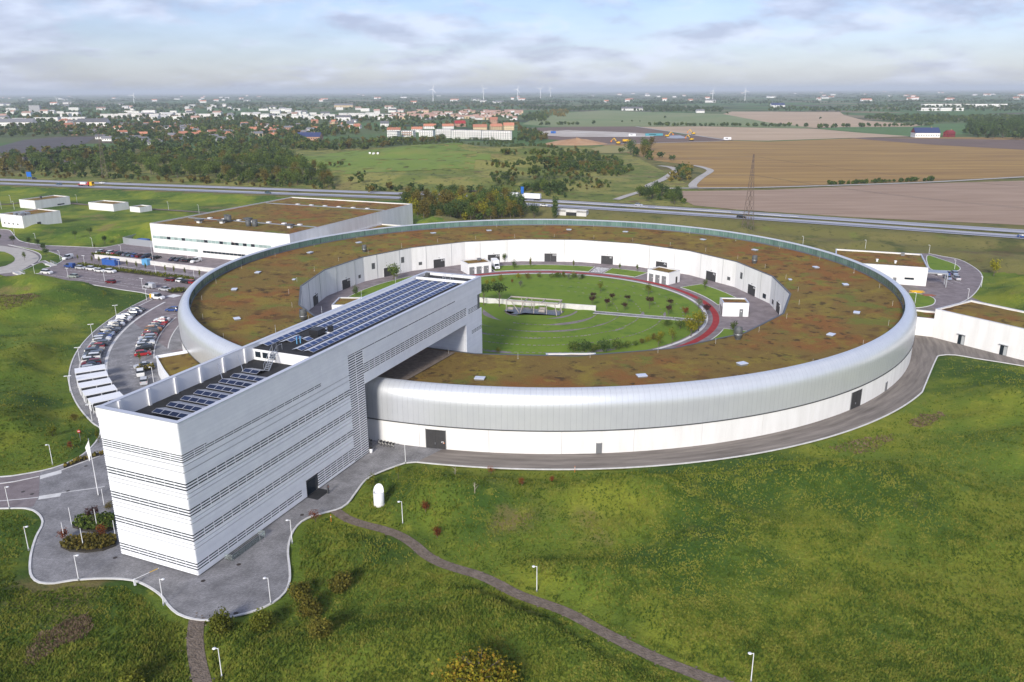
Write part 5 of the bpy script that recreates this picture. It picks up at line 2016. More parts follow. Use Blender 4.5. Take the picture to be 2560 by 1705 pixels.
def car_meshes(kind):
    if kind in CARM:
        return CARM[kind]
    S = STN[kind]
    body, glass = MB(), MB()
    rings = []
    for x, w, zb, zr in S:
        wr_ = w * .78 if zr and zr > zb + .2 else w * .93
        zr2 = zr if zr else zb
        rings.append([(x, -w * .93, .22), (x, -w, .45), (x, -w, zb), (x, -wr_, zr2), (x, wr_, zr2), (x, w, zb), (x, w, .45), (x, w * .93, .22)])
    for i in range(len(S) - 1):
        a, b = rings[i], rings[i + 1]
        ha = (S[i][3] or S[i][2]) - S[i][2]
        hb = (S[i + 1][3] or S[i + 1][2]) - S[i + 1][2]
        for k in range(7):
            q = [a[k], b[k], b[k + 1], a[k + 1]]
            tgt = body
            if k in (2, 4) and max(ha, hb) > .2:
                tgt = glass if not (kind == 'van' and S[i + 1][0] < .1) else body
            if k == 3 and ((ha < .2) != (hb < .2)):
                tgt = glass if not (kind == 'van' and S[i][0] < -1) else body
            tgt.poly(q[::-1])
        body.poly([a[7], b[7], b[0], a[0]][::-1])
    body.poly(rings[0])
    body.poly(rings[-1][::-1])
    L = S[-1][0]
    wh = MB()
    r = .33 if kind not in ('suv', 'van') else .37
    wh.lathe([(r * .55, -.11), (r, -.10), (r, .10), (r * .55, .11)], 12, cap=False)
    rim = MB()
    rim.lathe([(0, .115), (r * .6, .10)], 10, cap=False)
    bx_ = MB().span(L - .12, L - .02, .45, .68, .60, .72)
    tl = MB().span(-L + .02, -L + .10, .50, .72, .72, .92)
    CARM[kind] = dict(body=body.mesh('body', [TYRE], False), glass=glass.mesh('windows', [CARGLASS]), wheel=wh.mesh('wheel', [TYRE], True), rim=rim.mesh('rim', [RIM]), head=bx_.mesh('headlight', [LAMPW]), tail=tl.mesh('tail_light', [REDLIGHT]), wb=L * .6, r=r, w=S[3][1])
    return CARM[kind]


def car(kind, colour, xy, rz, label, group, z=.05, lights=True, second=None):
    M = car_meshes(kind)
    nm = {'van': 'parked_van', 'suv': 'parked_car'}.get(kind, 'parked_car')
    t = thing(nm, label, 'van' if kind == 'van' else 'car', (xy[0], xy[1], z), rz, group)
    b = put('body', M['body'], t)
    b.material_slots[0].link = 'OBJECT'
    b.material_slots[0].material = paint(colour, COLS[colour])
    put('windows', M['glass'], t)
    for sx in (-1, 1):
        for sy in (-1, 1):
            w = put('wheel', M['wheel'], t, (sx * M['wb'], sy * (M['w'] - .08), M['r']))
            w.rotation_euler = (-PI / 2 * sy, 0, 0)
            put('rim', M['rim'], w)
    if lights:
        for sy in (0, 1):
            for nm_, key in (('headlight', 'head'), ('tail_light', 'tail')):
                o = put(nm_, M[key], t)
                if sy:
                    o.scale = (1, -1, 1)
    return t


def arcrow(R_, degs, cols, kinds, rowname, group, flip=None):
    n = len(cols)
    for i, (d, c, k) in enumerate(zip(degs, cols, kinds)):
        p = PO(R_ + random.uniform(-.25, .25), d)
        rz = math.radians(d) + (0 if not flip or not flip[i] else PI) + random.uniform(-.03, .03)
        prev = cols[i - 1] + ' car' if i else 'the row end'
        nxt = cols[i + 1] + ' car' if i < n - 1 else ('the white carports' if 'outer' in rowname else 'the row end')
        car(k, c, p, rz, f'{c} {k} in the {rowname}, between {prev} and {nxt}', group)


r1c = ['dark grey', 'white', 'navy', 'grey', 'white', 'white', 'navy', 'white', 'dark grey', 'slate', 'black', 'light blue', 'blue', 'white', 'white', 'slate', 'red', 'beige', 'slate', 'slate', 'white', 'white', 'dark red', 'navy', 'silver']
r1k = ['estate', 'hatchback', 'estate', 'hatchback', 'estate', 'saloon', 'hatchback', 'suv', 'hatchback', 'estate', 'suv', 'saloon', 'hatchback', 'estate', 'hatchback', 'estate', 'hatchback', 'saloon', 'suv', 'estate', 'suv', 'hatchback', 'estate', 'saloon', 'estate']
arcrow(127.4, np.linspace(180.2, 206.4, 25), r1c, r1k, 'outer curved row', 'cars parked in the outer curved row', [random.random() < .6 for _ in r1c])
r2c = ['white', 'red', 'red', 'navy', 'orange', 'dark grey', 'red', 'silver', 'light blue', 'white', 'silver', 'black', 'red']
r2k = ['saloon', 'hatchback', 'hatchback', 'estate', 'suv', 'estate', 'hatchback', 'estate', 'hatchback', 'saloon', 'hatchback', 'estate', 'hatchback']
arcrow(115.3, list(np.linspace(186.2, 200.6, 12)) + [202.9], r2c, r2k, 'inner curved row', 'cars parked in the inner curved row', [random.random() < .5 for _ in r2c])
car('saloon', 'silver', PO(115.5, 208.2), math.radians(206), 'silver saloon beside the small hedge next to the white pavilion', 'cars parked in the inner curved row')
car('suv', 'white', G(352, 937)[:2], math.radians(115), 'white car parked nose-in behind the small hedge', 'cars parked in the inner curved row')
car('estate', 'silver', G(361, 957)[:2], math.radians(112), 'silver estate with red tail lights next to the office wall', 'cars parked in the inner curved row')
lot = 'cars parked on the upper lot along the hall'
L3 = [(251, 'white', 'hatchback'), (267, 'dark red', 'hatchback'), (280, 'white', 'suv'), (289, 'red', 'hatchback'), (302, 'dark grey', 'estate'), (318, 'slate', 'saloon'), (329, 'teal', 'saloon'), (340, 'blue', 'hatchback'), (352, 'dark red', 'estate'), (366, 'navy', 'suv'), (391, 'black', 'saloon'), (435, 'navy', 'saloon'), (449, 'navy', 'estate'), (462, 'dark grey', 'hatchback'), (473, 'black', 'hatchback'), (490, 'white', 'van')]
for i, (x, c, k) in enumerate(L3):
    y = np.interp(x, [251, 300, 391, 490], [633, 637, 647, 656])
    prev = L3[i - 1][1] + ' car' if i else 'the wall end'
    nxt = L3[i + 1][1] + ' car' if i < len(L3) - 1 else 'the empty bays'
    car(k, c, G(x, y)[:2], math.radians(66 + 180 * (i % 3 == 0)), f'{c} {k} parked behind the concrete wall, between {prev} and {nxt}', lot)
for c, k, px, rz, lab in (('white', 'suv', (118, 685), -18, 'white suv parked alone at the car park entrance by the stairs'),
                          ('blue', 'van', (175, 669), 160, 'dark blue people carrier at the end of the hedge row'),
                          ('silver', 'estate', (203, 673), -20, 'silver estate car next to the dark blue people carrier'),
                          ('white', 'suv', (230, 676), -20, 'white suv between the silver estate and a white hatchback'),
                          ('white', 'hatchback', (250, 680), -20, 'white hatchback next to the white pickup-like suv'),
                          ('white', 'suv', (277, 682), -20, 'large white suv with dark wheels at the end of the hedge row'),
                          ('pale green', 'hatchback', (183, 694), 165, 'pale green hatchback driving through the car park'),
                          ('dark red', 'hatchback', (277, 708), 158, 'dark red hatchback parked alone near the lawn edge'),
                          ('dark red', 'hatchback', (425, 703), 160, 'maroon hatchback under the hedge beside a white car'),
                          ('white', 'hatchback', (453, 706), -25, 'white hatchback with black roof between maroon and black cars'),
                          ('black', 'hatchback', (464, 708), 155, 'black hatchback with red tail lights beside a red car'),
                          ('red', 'hatchback', (475, 709), 155, 'bright red hatchback close to the silver ring rim'),
                          ('silver', 'van', (374, 720), 155, 'silver small delivery van in the middle bays'),
                          ('silver', 'saloon', (412, 727), 158, 'silver saloon parked beside the kidney-shaped hedge bed'),
                          ('white', 'van', (170, 648), -105, 'white van driving up the car park lane'),
                          ('blue', 'hatchback', (431, 778), 175, 'blue hatchback half hidden behind the silver ring rim')):
    car(k, c, G(*px)[:2], math.radians(rz), lab, 'cars on the main car park')
t = car('van', 'white', G(395, 748)[:2], math.radians(-18), 'white service van with yellow rear end at the start of the curved row', 'cars on the main car park')
MB().span(-2.46, -1.75, -.96, .96, .45, 1.85).build('yellow_rear_panel', YELLOW, t)
MB().span(-1.9, .6, -.7, .7, 1.98, 2.06).build('roof_rack', STEEL, t)
for c, k, px, rz, lab in (('white', 'hatchback', (2345, 687), 80, 'white car under the steel canopy of the workshop'), ('blue', 'saloon', (2365, 687), 82, 'dark blue saloon in the east yard'), ('light blue', 'saloon', (2368, 698), 82, 'pale blue saloon parked behind the dark blue one'), ('light blue', 'estate', (2384, 686), 80, 'light blue estate in the east yard beside the dark blue saloon'), ('silver', 'saloon', (2391, 699), 80, 'silver saloon closest to the yard lamp')):
    car(k, c, G(*px)[:2], math.radians(rz), lab, 'cars in the east yard')
mw = 'vehicles on the motorway'
for c, k, px, lab in (('dark grey', 'estate', (85, 448), 'dark estate car on the far carriageway behind the yellow lorry'), ('teal', 'saloon', (148, 462), 'dark teal saloon following the yellow lorry'), ('white', 'saloon', (256, 459), 'white saloon on the far carriageway above the yellow lorry'), ('teal', 'hatchback', (670, 484), 'dark teal car on the motorway near the hall roof'), ('white', 'saloon', (1360, 516), 'white saloon beside the roadside poplar'), ('silver', 'estate', (1597, 515), 'silver estate passing the farm road junction'), ('black', 'estate', (1853, 545), 'black car passing behind the lattice pylon'), ('blue', 'hatchback', (2556, 594), 'blue car leaving the picture along the motorway')):
    p = G(*px, MZ)
    car(k, c, p[:2], math.radians(-22 if px[0] < 1200 else -28), lab, mw, MZ + .06, False)


def lorry(px, label, cabm, boxm, flat=False, rz=-18, L=13.0):
    p = G(*px, MZ)
    t = thing('lorry', label, 'lorry', (p[0], p[1], MZ + .06), math.radians(rz), mw)
    if flat:
        MB().span(-6.5, 3.2, -1.2, 1.2, .9, 1.2).build('flatbed', REDP, t)
        MB().span(-4.5, .5, -1.0, 1.0, 1.2, 2.4).build('load', WHITE, t)
        MB().span(2.2, 3.4, -1.15, 1.15, 1.2, 3.0).build('crane', REDP, t)
    else:
        MB().span(-6.5, 3.8, -1.25, 1.25, 1.1, 3.9).build('box_body', boxm, t)
        MB().span(-6.4, 3.7, -1.1, 1.1, .8, 1.1).build('chassis', DARKSTEEL, t)
    cbm = MB()
    cbm.poly([(6.3, -1.2, .5), (6.3, 1.2, .5), (6.2, 1.2, 1.8), (6.2, -1.2, 1.8)])
    cbm.span(4.1, 6.2, -1.2, 1.2, .5, 3.1)
    cbm.build('cab', cabm, t)
    MB().span(6.2, 6.24, -1.05, 1.05, 1.8, 2.8).build('windscreen', CARGLASS, t)
    wm = MB().lathe([(.2, -.15), (.5, -.14), (.5, .14), (.2, .15)], 12, cap=False).mesh('wheel', [TYRE], True)
    for x in (-5.4, -4.2, -3.0, 3.0, 5.3):
        for s in (-1, 1):
            w = put('wheel', wm, t, (x, s * 1.05, .5))
            w.rotation_euler = (PI / 2, 0, 0)
    return t


lorry((216, 465), 'lorry with yellow cab and red flatbed carrying a white load', YELLOW, WHITE, True)
lorry((1272, 497), 'white box lorry half hidden by roadside trees', WHITE, WHITE, rz=160)
lorry((1326, 500), 'white articulated lorry beside the blue road sign', WHITE, WHITE, rz=157)
# box truck in the courtyard
tp = G(1238, 673)
bt_ = thing('box_truck', 'white box truck parked beside the courtyard garages', 'truck', (tp[0] + .3, tp[1] + 1.0, .06), math.radians(-78))
MB().span(-4.6, .9, -1.15, 1.15, .9, 3.3).build('box_body', WHITE, bt_)
MB().span(-4.5, 2.6, -1.0, 1.0, .45, .9).build('chassis', DARKSTEEL, bt_)
cbm = MB()
for x0, x1, z0, z1 in ((1.0, 2.2, .6, 2.3),):
    cbm.v += [(1.0, -1, .5), (2.9, -.95, .5), (2.9, -.95, 1.15), (2.1, -.95, 1.35), (1.5, -.85, 2.25), (1.0, -.85, 2.3), (1.0, 1, .5), (2.9, .95, .5), (2.9, .95, 1.15), (2.1, .95, 1.35), (1.5, .85, 2.25), (1.0, .85, 2.3)]
    cbm.f += [(0, 1, 2, 3, 4, 5), (11, 10, 9, 8, 7, 6)] + [(i, i + 6, (i + 1) % 6 + 6, (i + 1) % 6) for i in range(6)]
    cbm.m += [0] * 8
cbm.build('cab', WHITE, bt_)
mb = MB()
mb.poly([(2.12, -.85, 1.42), (2.12, .85, 1.42), (1.56, .75, 2.2), (1.56, -.75, 2.2)])
mb.build('windscreen', CARGLASS, bt_)
MB().span(2.88, 2.93, -.5, .5, .7, 1.0).build('grille', TYRE, bt_)
wm = MB().lathe([(.18, -.13), (.4, -.12), (.4, .12), (.18, .13)], 12, cap=False).mesh('wheel', [TYRE], True)
for x in (-3.2, 2.0):
    for s in (-1, 1):
        w = put('wheel', wm, bt_, (x, s * .95, .4))
        w.rotation_euler = (PI / 2, 0, 0)
# white carports at the near end of the outer row
ordn = ['closest to the parked cars', 'second from the parked cars', 'third from the parked cars', 'fourth from the parked cars', 'second from the office', 'closest to the office']
for i in range(6):
    d = 209.2 + i * 2.6
    p = PO(127.3, d)
    t = thing('carport', f'white flat-roofed shelter with open front, {ordn[i]}', 'shelter', (p[0], p[1], .05), math.radians(d), 'white shelters along the curved row')
    MB().span(-3.3, 3.3, -1.9, 1.9, 2.3, 2.45).build('roof', WHITE, t)
    MB().span(-3.2, 3.2, -1.85, -1.75, .1, 2.3).build('back_wall', WHITE, t)
    for x in (-3.15, 0, 3.15):
        for y in (-1.7, 1.8):
            MB().span(x - .06, x + .06, y - .06, y + .06, 0, 2.3).build('post', WHITE, t)
    for x in (-3.2, 3.2):
        MB().span(x - .04, x + .04, -1.75, .4, .1, 2.3).build('side_panel', WHITE, t)
    MB().span(-2.9, 2.9, -.9, .3, .1, 1.0).build('bicycle_rack', VENTGREY, t)
# bicycles by the ring wall
bw = MB()
for i in range(14):
    a, b = 2 * PI * i / 14, 2 * PI * (i + 1) / 14
    bw.tube((.34 * math.cos(a), 0, .34 * math.sin(a)), (.34 * math.cos(b), 0, .34 * math.sin(b)), .028, n=4, caps=False)
for i in range(4):
    a = PI * i / 4
    bw.tube((.33 * math.cos(a), 0, .33 * math.sin(a)), (-.33 * math.cos(a), 0, -.33 * math.sin(a)), .006, n=3, caps=False)
bw = bw.mesh('wheel', [TYRE])
bf = MB()
for a, b in (((-.5, 0, .34), (-.1, 0, .3)), ((-.1, 0, .3), (-.25, 0, .85)), ((-.5, 0, .34), (-.22, 0, .75)), ((-.22, 0, .78), (.36, 0, .82)), ((-.1, 0, .3), (.36, 0, .75)), ((.34, 0, .98), (.52, 0, .34))):
    bf.tube(a, b, .03, n=5)
bf = bf.mesh('frame', [mat('bike_white', (0.7, 0.68, 0.62), 0.4)])
bh = MB().tube((.3, -.28, 1.0), (.34, 0, 1.0), .025).tube((.34, 0, 1.0), (.3, .28, 1.0), .025).mesh('handlebar', [TYRE])
bs = MB().box((-.27, 0, .9), (.26, .15, .07)).mesh('saddle', [TYRE])
bk = MB().box((.55, 0, .95), (.3, .36, .24)).mesh('basket', [TYRE])
for i, px in enumerate(((926, 1110), (949, 1112), (957, 1114), (965, 1115.5), (973, 1117), (981, 1119))):
    p = G(*px)
    t = thing('bicycle', 'white bicycle with front basket parked against the ring wall' if i else 'white bicycle standing apart beside the white louvred tower end', 'bicycle', (p[0], p[1], .06), math.radians(-60 + 5 * (i % 2)), 'bicycles parked at the ring wall')
    put('wheel', bw, t, (-.5, 0, .34))
    put('wheel', bw, t, (.52, 0, .34))
    for nm, me in (('frame', bf), ('handlebar', bh), ('saddle', bs), ('basket', bk)):
        put(nm, me, t)
t = thing('litter_bin', 'white round litter bin with dark rim at the tower corner', 'bin', (*G(928, 1132)[:2], .06))
MB().lathe([(.26, 0), (.3, .05), (.3, .85)], 14).build('bin_body', WHITE, t, smooth=True)
MB().lathe([(.32, .85), (.32, 1.0), (.2, 1.0), (.2, .87)], 14, cap=False).build('rim', TYRE, t)

# ================================================================== LAMPS AND STREET FURNITURE
pole_me = MB().tube((0, 0, 0), (0, 0, 4.1), .065, .045, 8).mesh('post', [WHITE])
arm_me = MB().tube((0, 0, 4.05), (-.30, 0, 4.08), .035, n=6).mesh('arm', [WHITE])
head_me = MB().lathe([(0, -.10), (.20, -.05), (.24, .0), (.20, .05), (0, .08)], 14, c=(-.45, 0, 4.08), cap=False).mesh('lamp_head', [WHITE], True)
dhead_me = MB().span(-.75, -.12, -.11, .11, 3.95, 4.07).mesh('lamp_head', [WHITE])
bar_me = MB().tube((-.75, 0, 4.0), (.75, 0, 4.0), .035, n=6).mesh('crossbar', [WHITE])
base_me = MB().lathe([(.12, 0), (.12, .35), (.07, .4)], 10).mesh('base_sleeve', [STEEL])


def lamp(px, label, group, kind='single', hgt=4.1, rz=0.0, name='lamp_post'):
    p = G(*px)
    z = 0.05
    for _ in range(6):
        z = .6 * max(0.05, float(H(p[0], p[1]))) + .4 * z
        p = G(px[0], px[1], z)
    t = thing(name, label, 'lamp post' if name == 'lamp_post' else 'light column', (p[0], p[1], z - .02), rz, group)
    s = hgt / 4.1
    o = put('post', pole_me, t)
    o.scale = (1, 1, s)
    put('base_sleeve', base_me, t)
    if kind == 'single':
        for nm, me in (('arm', arm_me), ('lamp_head', head_me)):
            q = put(nm, me, t)
            q.location.z = hgt - 4.1
    elif kind == 'double':
        q = put('crossbar', bar_me, t)
        q.location.z = hgt - 4.1 + .05
        for f in (1, -1):
            q = put('lamp_head', dhead_me, t)
            q.location.z = hgt - 4.1 + .05
            q.scale = (f, 1, 1)
    return t


g1 = 'white lamp posts round the plaza and lawn'
lamp((72, 1376), 'white lamp post on the grass beside the plaza kerb bulge', g1, rz=PI)
lamp((197, 1451), 'white lamp post at the plaza kerb in front of the planting beds', g1, rz=PI)
lamp((409, 1513), 'white lamp post at the kerb below the tower corner', g1, rz=PI)
lamp((555, 1693), 'white lamp post on the grass beside the narrow gravel footpath', g1)
lamp((132, 1162), 'white lamp post on the lawn above the entry road', g1)
lamp((731, 1359), 'white lamp post at the kerb facing the long tower wall', g1)
lamp((677, 1510), 'white lamp post at the plaza kerb by the brown bushes', g1)
lamp((1007, 1311), 'white lamp post on the grass between air intake and red bushes', g1)
lamp((1342, 1480), 'white lamp post on the lawn above the winding gravel path', g1)
lamp((1877, 1706), 'white lamp post on the open lawn far down the gravel path', g1)
lamp((24, 1272), 'white lamp post at the end of the entry road', g1, rz=PI)
lamp((1014, 1158), 'thin white pole without lamp head at the ring road kerb', 'bare poles', 'none', 4.0)
g2 = 'white light columns on the paved plaza'
for px, lab in (((180, 1315), 'white light column on open paving behind the planting beds'), ((162, 1353), 'white light column at the tip of the front planting bed'), ((209, 1368), 'white light column inside the front planting bed'), ((243, 1318), 'white light column inside the rear planting bed'), ((261, 1266), 'white light column beside the tower near the flagpole'), ((290, 1348), 'white light column close to the tower front')):
    lamp(px, lab, g2, 'none', 3.3, name='light_column')
g3 = 'double-headed parking lamps'
for px in ((292, 795), (232, 845), (200, 906), (176, 981), (231, 1056)):
    lamp(px, 'white double-headed lamp along the curved footway west of the parked row', g3, 'double', rz=math.radians(20))
for px in ((367, 752), (87, 687), (171, 697), (262, 704), (357, 724)):
    lamp(px, 'white double-headed lamp along the southern bays of the car park', g3, 'double', rz=math.radians(-20))
for px in ((299, 676), (212, 664), (390, 687), (486, 697)):
    lamp(px, 'white double-headed lamp standing in the low hedge strip', g3, 'double', rz=math.radians(-20))
lamp((384.5, 958), 'white single lamp beside the entrance pavilion', g1)
lamp((382, 688 - 37), 'white lamp post behind the concrete wall', g3, 'none', 6.5)
for px in ((151, 651), (232, 617), (90, 605), (37, 590), (304, 637), (471, 655)):
    lamp(px, 'white lamp post along the northern lane of the car park', 'northern lane lamps')
for px in ((28, 508), (4, 523), (36, 524), (193, 507), (422, 526), (498, 534)):
    lamp(px, 'slender lamp post along the farm track beyond the small buildings', 'track lamps', hgt=5.0)
for px in ((2419, 750), (2453, 718), (2386, 674), (2322, 635), (2163, 622), (2007, 612), (2287, 760)):
    lamp(px, 'white lamp post around the east yard', 'east yard lamps', hgt=3.8)
# flag pole
p = G(246, 1238)
t = thing('flagpole', 'tall white flagpole with limp white flag on the plaza', 'flagpole', (p[0], p[1], .05))
MB().tube((0, 0, 0), (0, 0, 10.4), .09, .04, 10).build('pole', WHITE, t)
MB().lathe([(.07, 10.4), (.1, 10.5), (0, 10.6)], 10, cap=False).build('finial', STEEL, t)
V, Fq = [], []
for i in range(9):
    for j in range(9):
        s, q = i / 8, j / 8
        V.append((-.04 - s * .75 * (1 - .45 * q) * (1 + .2 * q), .10 * math.sin(6 * s + 3 * q) * s, 10.2 - q * 2.6 - s * 1.3))
for i in range(8):
    for j in range(8):
        Fq.append((i * 9 + j, i * 9 + j + 1, i * 9 + j + 10, i * 9 + j + 9))
put('flag', mesh_np('flag', V, Fq, (WHITE,), True), t)
# barrier
p = G(338, 1464)
t = thing('barrier_gate', 'raised-arm barrier with white post and yellow-tipped pole at the plaza kerb', 'barrier', (p[0], p[1], .06), math.radians(50))
MB().span(-.12, .12, -.12, .12, 0, 1.0).build('post', WHITE, t)
MB().tube((0, 0, .95), (3.6, 0, .95), .04).build('boom', WHITE, t)
MB().tube((2.2, 0, .95), (3.4, 0, .95), .05).build('boom_marking', YELLOW, t)
# sign, marker posts
t = thing('no_entry_sign', 'small round red road sign on a grey post in the grass', 'road sign', (*G(202, 1104)[:2], float(H(*G(202, 1104)[:2]))))
MB().tube((0, 0, 0), (0, 0, 2.3), .04).build('post', STEEL, t)
o = MB().lathe([(0, 0), (.32, 0), (.32, .03), (0, .03)], 16, cap=False).build('sign_disc', REDP, t, (0, -.06, 2.2))
o.rotation_euler = (PI / 2, 0, 0)
MB().span(-.2, .2, -.10, -.095, 2.15, 2.25).build('sign_bar', WHITE, t)
for px, lab in (((1437, 1181), 'thin red marker post at the ring road kerb'), ((828, 1304), 'thin red marker post where the gravel path leaves the plaza')):
    p = G(*px)
    t = thing('marker_post', lab, 'marker post', (p[0], p[1], float(H(p[0], p[1]))))
    MB().tube((0, 0, 0), (0, 0, 1.3), .05, .04).build('stake', ORANGE, t)
    MB().tube((0, 0, .8), (0, 0, 1.0), .055).build('reflector', WHITE, t)
# stairs with rails at the loop road
for px, rz, lab in (((128, 664), -35, 'short concrete steps with steel rails beside the eastern grass island'), ((48, 686), -35, 'short concrete steps with steel rails beside the pale loop road')):
    p = G(*px)
    t = thing('outdoor_steps', lab, 'steps', (p[0], p[1], .1), math.radians(rz))
    for i in range(6):
        MB().span(-2.4 + i * .8, -1.6 + i * .8, -1.2, 1.2, 0, .75 - i * .1).build('step', CONC, t)
    for y in (-1.2, 1.2):
        r = MB()
        r.tube((-2.4, y, 1.6), (2.2, y, 1.0), .05)
        r.tube((-2.4, y, 1.2), (2.2, y, .6), .05)
        for x in (-2.4, -.1, 2.2):
            r.tube((x, y, 0), (x, y, 1.35 - .12 * (x + .1)), .05)
        r.build('rail', STEEL, t)
# motorway sign boards (seen from behind / side)
for px, lab, w, h_ in (((63, 452), 'blue motorway sign board above the bushes', 4.5, 3.6), ((1306, 497), 'tall blue motorway sign behind the white lorries', 1.8, 4.2)):
    p = G(*px, MZ)
    t = thing('motorway_sign', lab, 'road sign', (p[0], p[1] + 6, 2.2), math.radians(-15))
    MB().span(-w / 2, w / 2, -.06, .06, 3.2, 3.2 + h_).build('sign_board', BLUESIGN, t)
    for s in (-.4, .4):
        MB().tube((w * s, .12, 0), (w * s, .12, 3.4), .12).build('post', STEEL, t)
# concrete underpass portal
p = G(1428, 545, 0)
t = thing('underpass_portal', 'concrete underpass portal with dark opening below the motorway', 'underpass', (p[0], p[1] + .5, 0), math.radians(-24))
MB().span(-8.5, -3.0, 0, 4, -.3, 4.0).span(3.0, 8.5, 0, 4, -.3, 4.0).span(-8.5, 8.5, 0, 4, 3.0, 4.3).build('portal_frame', CONC, t)
MB().span(-3.0, 3.0, .25, .6, -.3, 3.0).build('opening_shade', TYRE, t)  # black panel paints in the darkness inside the underpass
MB().span(-2.95, 2.95, -1.5, .24, -.02, .12).build('tunnel_floor', ROADGREY, t)


# pylons
def pylon(loc, hgt, label):
    t = thing('lattice_pylon', label, 'pylon', loc, .5, 'lattice pylons of the power line')
    ls = [0, .12, .25, .38, .5, .61, .71, .80, .88, .94, 1.0]
    wd = lambda s: 2.0 * (1 - s) ** 1.1 * (1 if s < .7 else 1) + .16
    for sx in (-1, 1):
        for sy in (-1, 1):
            lg = MB()
            for a, b in zip(ls[:-1], ls[1:]):
                lg.tube((sx * wd(a), sy * wd(a), a * hgt), (sx * wd(b), sy * wd(b), b * hgt), .10, n=4)
            lg.build('leg', mat('pylon_steel', (0.20, 0.15, 0.12), 0.7, 0.4) if 'pylon_steel' not in bpy.data.materials else bpy.data.materials['pylon_steel'], t)
    br = MB()
    for a, b in zip(ls[:-1], ls[1:]):
        wa, wb = wd(a), wd(b)
        for k in range(4):
            c = [(-1, -1), (1, -1), (1, 1), (-1, 1)]
            p, q = c[k], c[(k + 1) % 4]
            br.tube((p[0] * wa, p[1] * wa, a * hgt), (q[0] * wb, q[1] * wb, b * hgt), .06, n=4)
            br.tube((q[0] * wa, q[1] * wa, a * hgt), (p[0] * wb, p[1] * wb, b * hgt), .06, n=4)
            br.tube((p[0] * wb, p[1] * wb, b * hgt), (q[0] * wb, q[1] * wb, b * hgt), .05, n=4)
    br.build('bracing', bpy.data.materials['pylon_steel'], t)
    ar = MB()
    for z, l_ in ((.74, 3.2),):
        for s in (-1, 1):
            ar.tube((0, 0, z * hgt), (s * l_ * .6, s * l_ * .8, z * hgt), .09, n=4)
    ar.build('crossarm', bpy.data.materials['pylon_steel'], t)
    return t


py1 = G(1868, 582)
py2 = G(224, 458, 0)
pylon((py1[0], py1[1], 0), 37.0, 'rusty lattice pylon behind the right side of the ring')
pylon((py2[0], py2[1] + 25, 2), 34.0, 'faint lattice pylon before the left woodland')
pl_ = thing('power_line', 'thin overhead power cables running between the lattice pylons', 'power line')
P1, P2 = np.array([py1[0], py1[1], 27.5]), np.array([py2[0], py2[1] + 25, 26.5])
for off_, dz in ((-2.4, 0), (2.4, 0), (0, 8.5)):
    for a, b in ((P1, P2), (P1, P1 + (P1 - P2) * .6), (P2, P2 + (P2 - P1) * .6)):
        mb = MB()
        for i in range(16):
            q = []
            for s in (i / 16, (i + 1) / 16):
                c = a + (b - a) * s + np.array([0, off_, dz - 9 * 4 * s * (1 - s)])
                q.append(c)
            mb.tube(q[0], q[1], .03, n=3, caps=False)
        mb.build('cable', DARKSTEEL, pl_)
# bird of prey gliding above the hall front
d_ = G(583, 608, 9) * .62 + np.array([0, 0, CAMH]) * .38
bird = MB()
sec = [(-.42, .015, .0), (-.25, .05, .0), (-.05, .085, .0), (.15, .075, .01), (.26, .05, .02), (.33, .012, .0)]
for i, (x, r, z) in enumerate(sec):
    for k in range(8):
        a = 2 * PI * k / 8
        bird.v.append((x, r * math.cos(a), z + r * .8 * math.sin(a)))
for i in range(5):
    for k in range(8):
        j = (k + 1) % 8
        bird.f.append((i * 8 + k, i * 8 + j, i * 8 + 8 + j, i * 8 + 8 + k))
        bird.m.append(0)
for s in (-1, 1):
    for (a, b, c, d) in (((.17, .05, .02), (.22, .5, .16), (-.05, .52, .15), (-.1, .05, .02)), ((.22, .5, .16), (.02, .98, .12), (-.14, .86, .11), (-.05, .52, .15))):
        bird.poly([(q[0], s * q[1], q[2]) for q in (a, b, c, d)])
        bird.poly([(q[0], s * q[1], q[2] - .02) for q in (d, c, b, a)])
bird.poly([(-.3, -.03, 0), (-.3, .03, 0), (-.66, .16, 0), (-.58, 0, 0), (-.66, -.16, 0)])
ob_ = bird.build('bird_of_prey', mat('rufous_plumage', (0.14, 0.06, 0.035), 0.8, 0, (0.07, 0.035, 0.025), 4, 3), None, (d_[0], d_[1], d_[2]), 2.3, smooth=True)
ob_.rotation_euler = (.9, .15, 2.4)
tag(ob_, 'brown bird of prey gliding in front of the hall windows', 'bird')


# ================================================================== VEGETATION
def leaf_cloud(n, rad, size, seed, lumps=9, hollow=.55, squash=1.0, zlift=0.0, tri=True, out=None):
    """leaf-sized faces clustered on lumpy sub-crowns inside an ellipsoid of radii rad"""
    r = np.random.default_rng(seed)
    cen = r.normal(size=(lumps, 3))
    cen /= np.linalg.norm(cen, axis=1)[:, None]
    cen *= (r.random((lumps, 1)) ** .5) * .62
    rl = .36 + .26 * r.random(lumps)
    k = r.integers(0, lumps, n)
    d = r.normal(size=(n, 3))
    d /= np.linalg.norm(d, axis=1)[:, None]
    rr_ = hollow + (1 - hollow) * r.random((n, 1)) ** .6
    p = cen[k] + d * rl[k][:, None] * rr_ * (1 + .25 * r.normal(size=(n, 1)))
    p = p * np.array(rad)
    p[:, 2] += zlift
    nrm = d * .7 + r.normal(size=(n, 3)) * .6
    nrm /= np.linalg.norm(nrm, axis=1)[:, None]
    t1 = np.cross(nrm, r.normal(size=(n, 3)))
    t1 /= np.maximum(np.linalg.norm(t1, axis=1), 1e-6)[:, None]
    t2 = np.cross(nrm, t1)
    s = size * (.6 + .8 * r.random((n, 1)))
    V = np.stack([p - t1 * s, p + t1 * s * .2 - t2 * s * .8, p + t1 * s, p + t2 * s * .8], 1).reshape(-1, 3)
    F = np.arange(n * 4).reshape(n, 4)
    return V, F


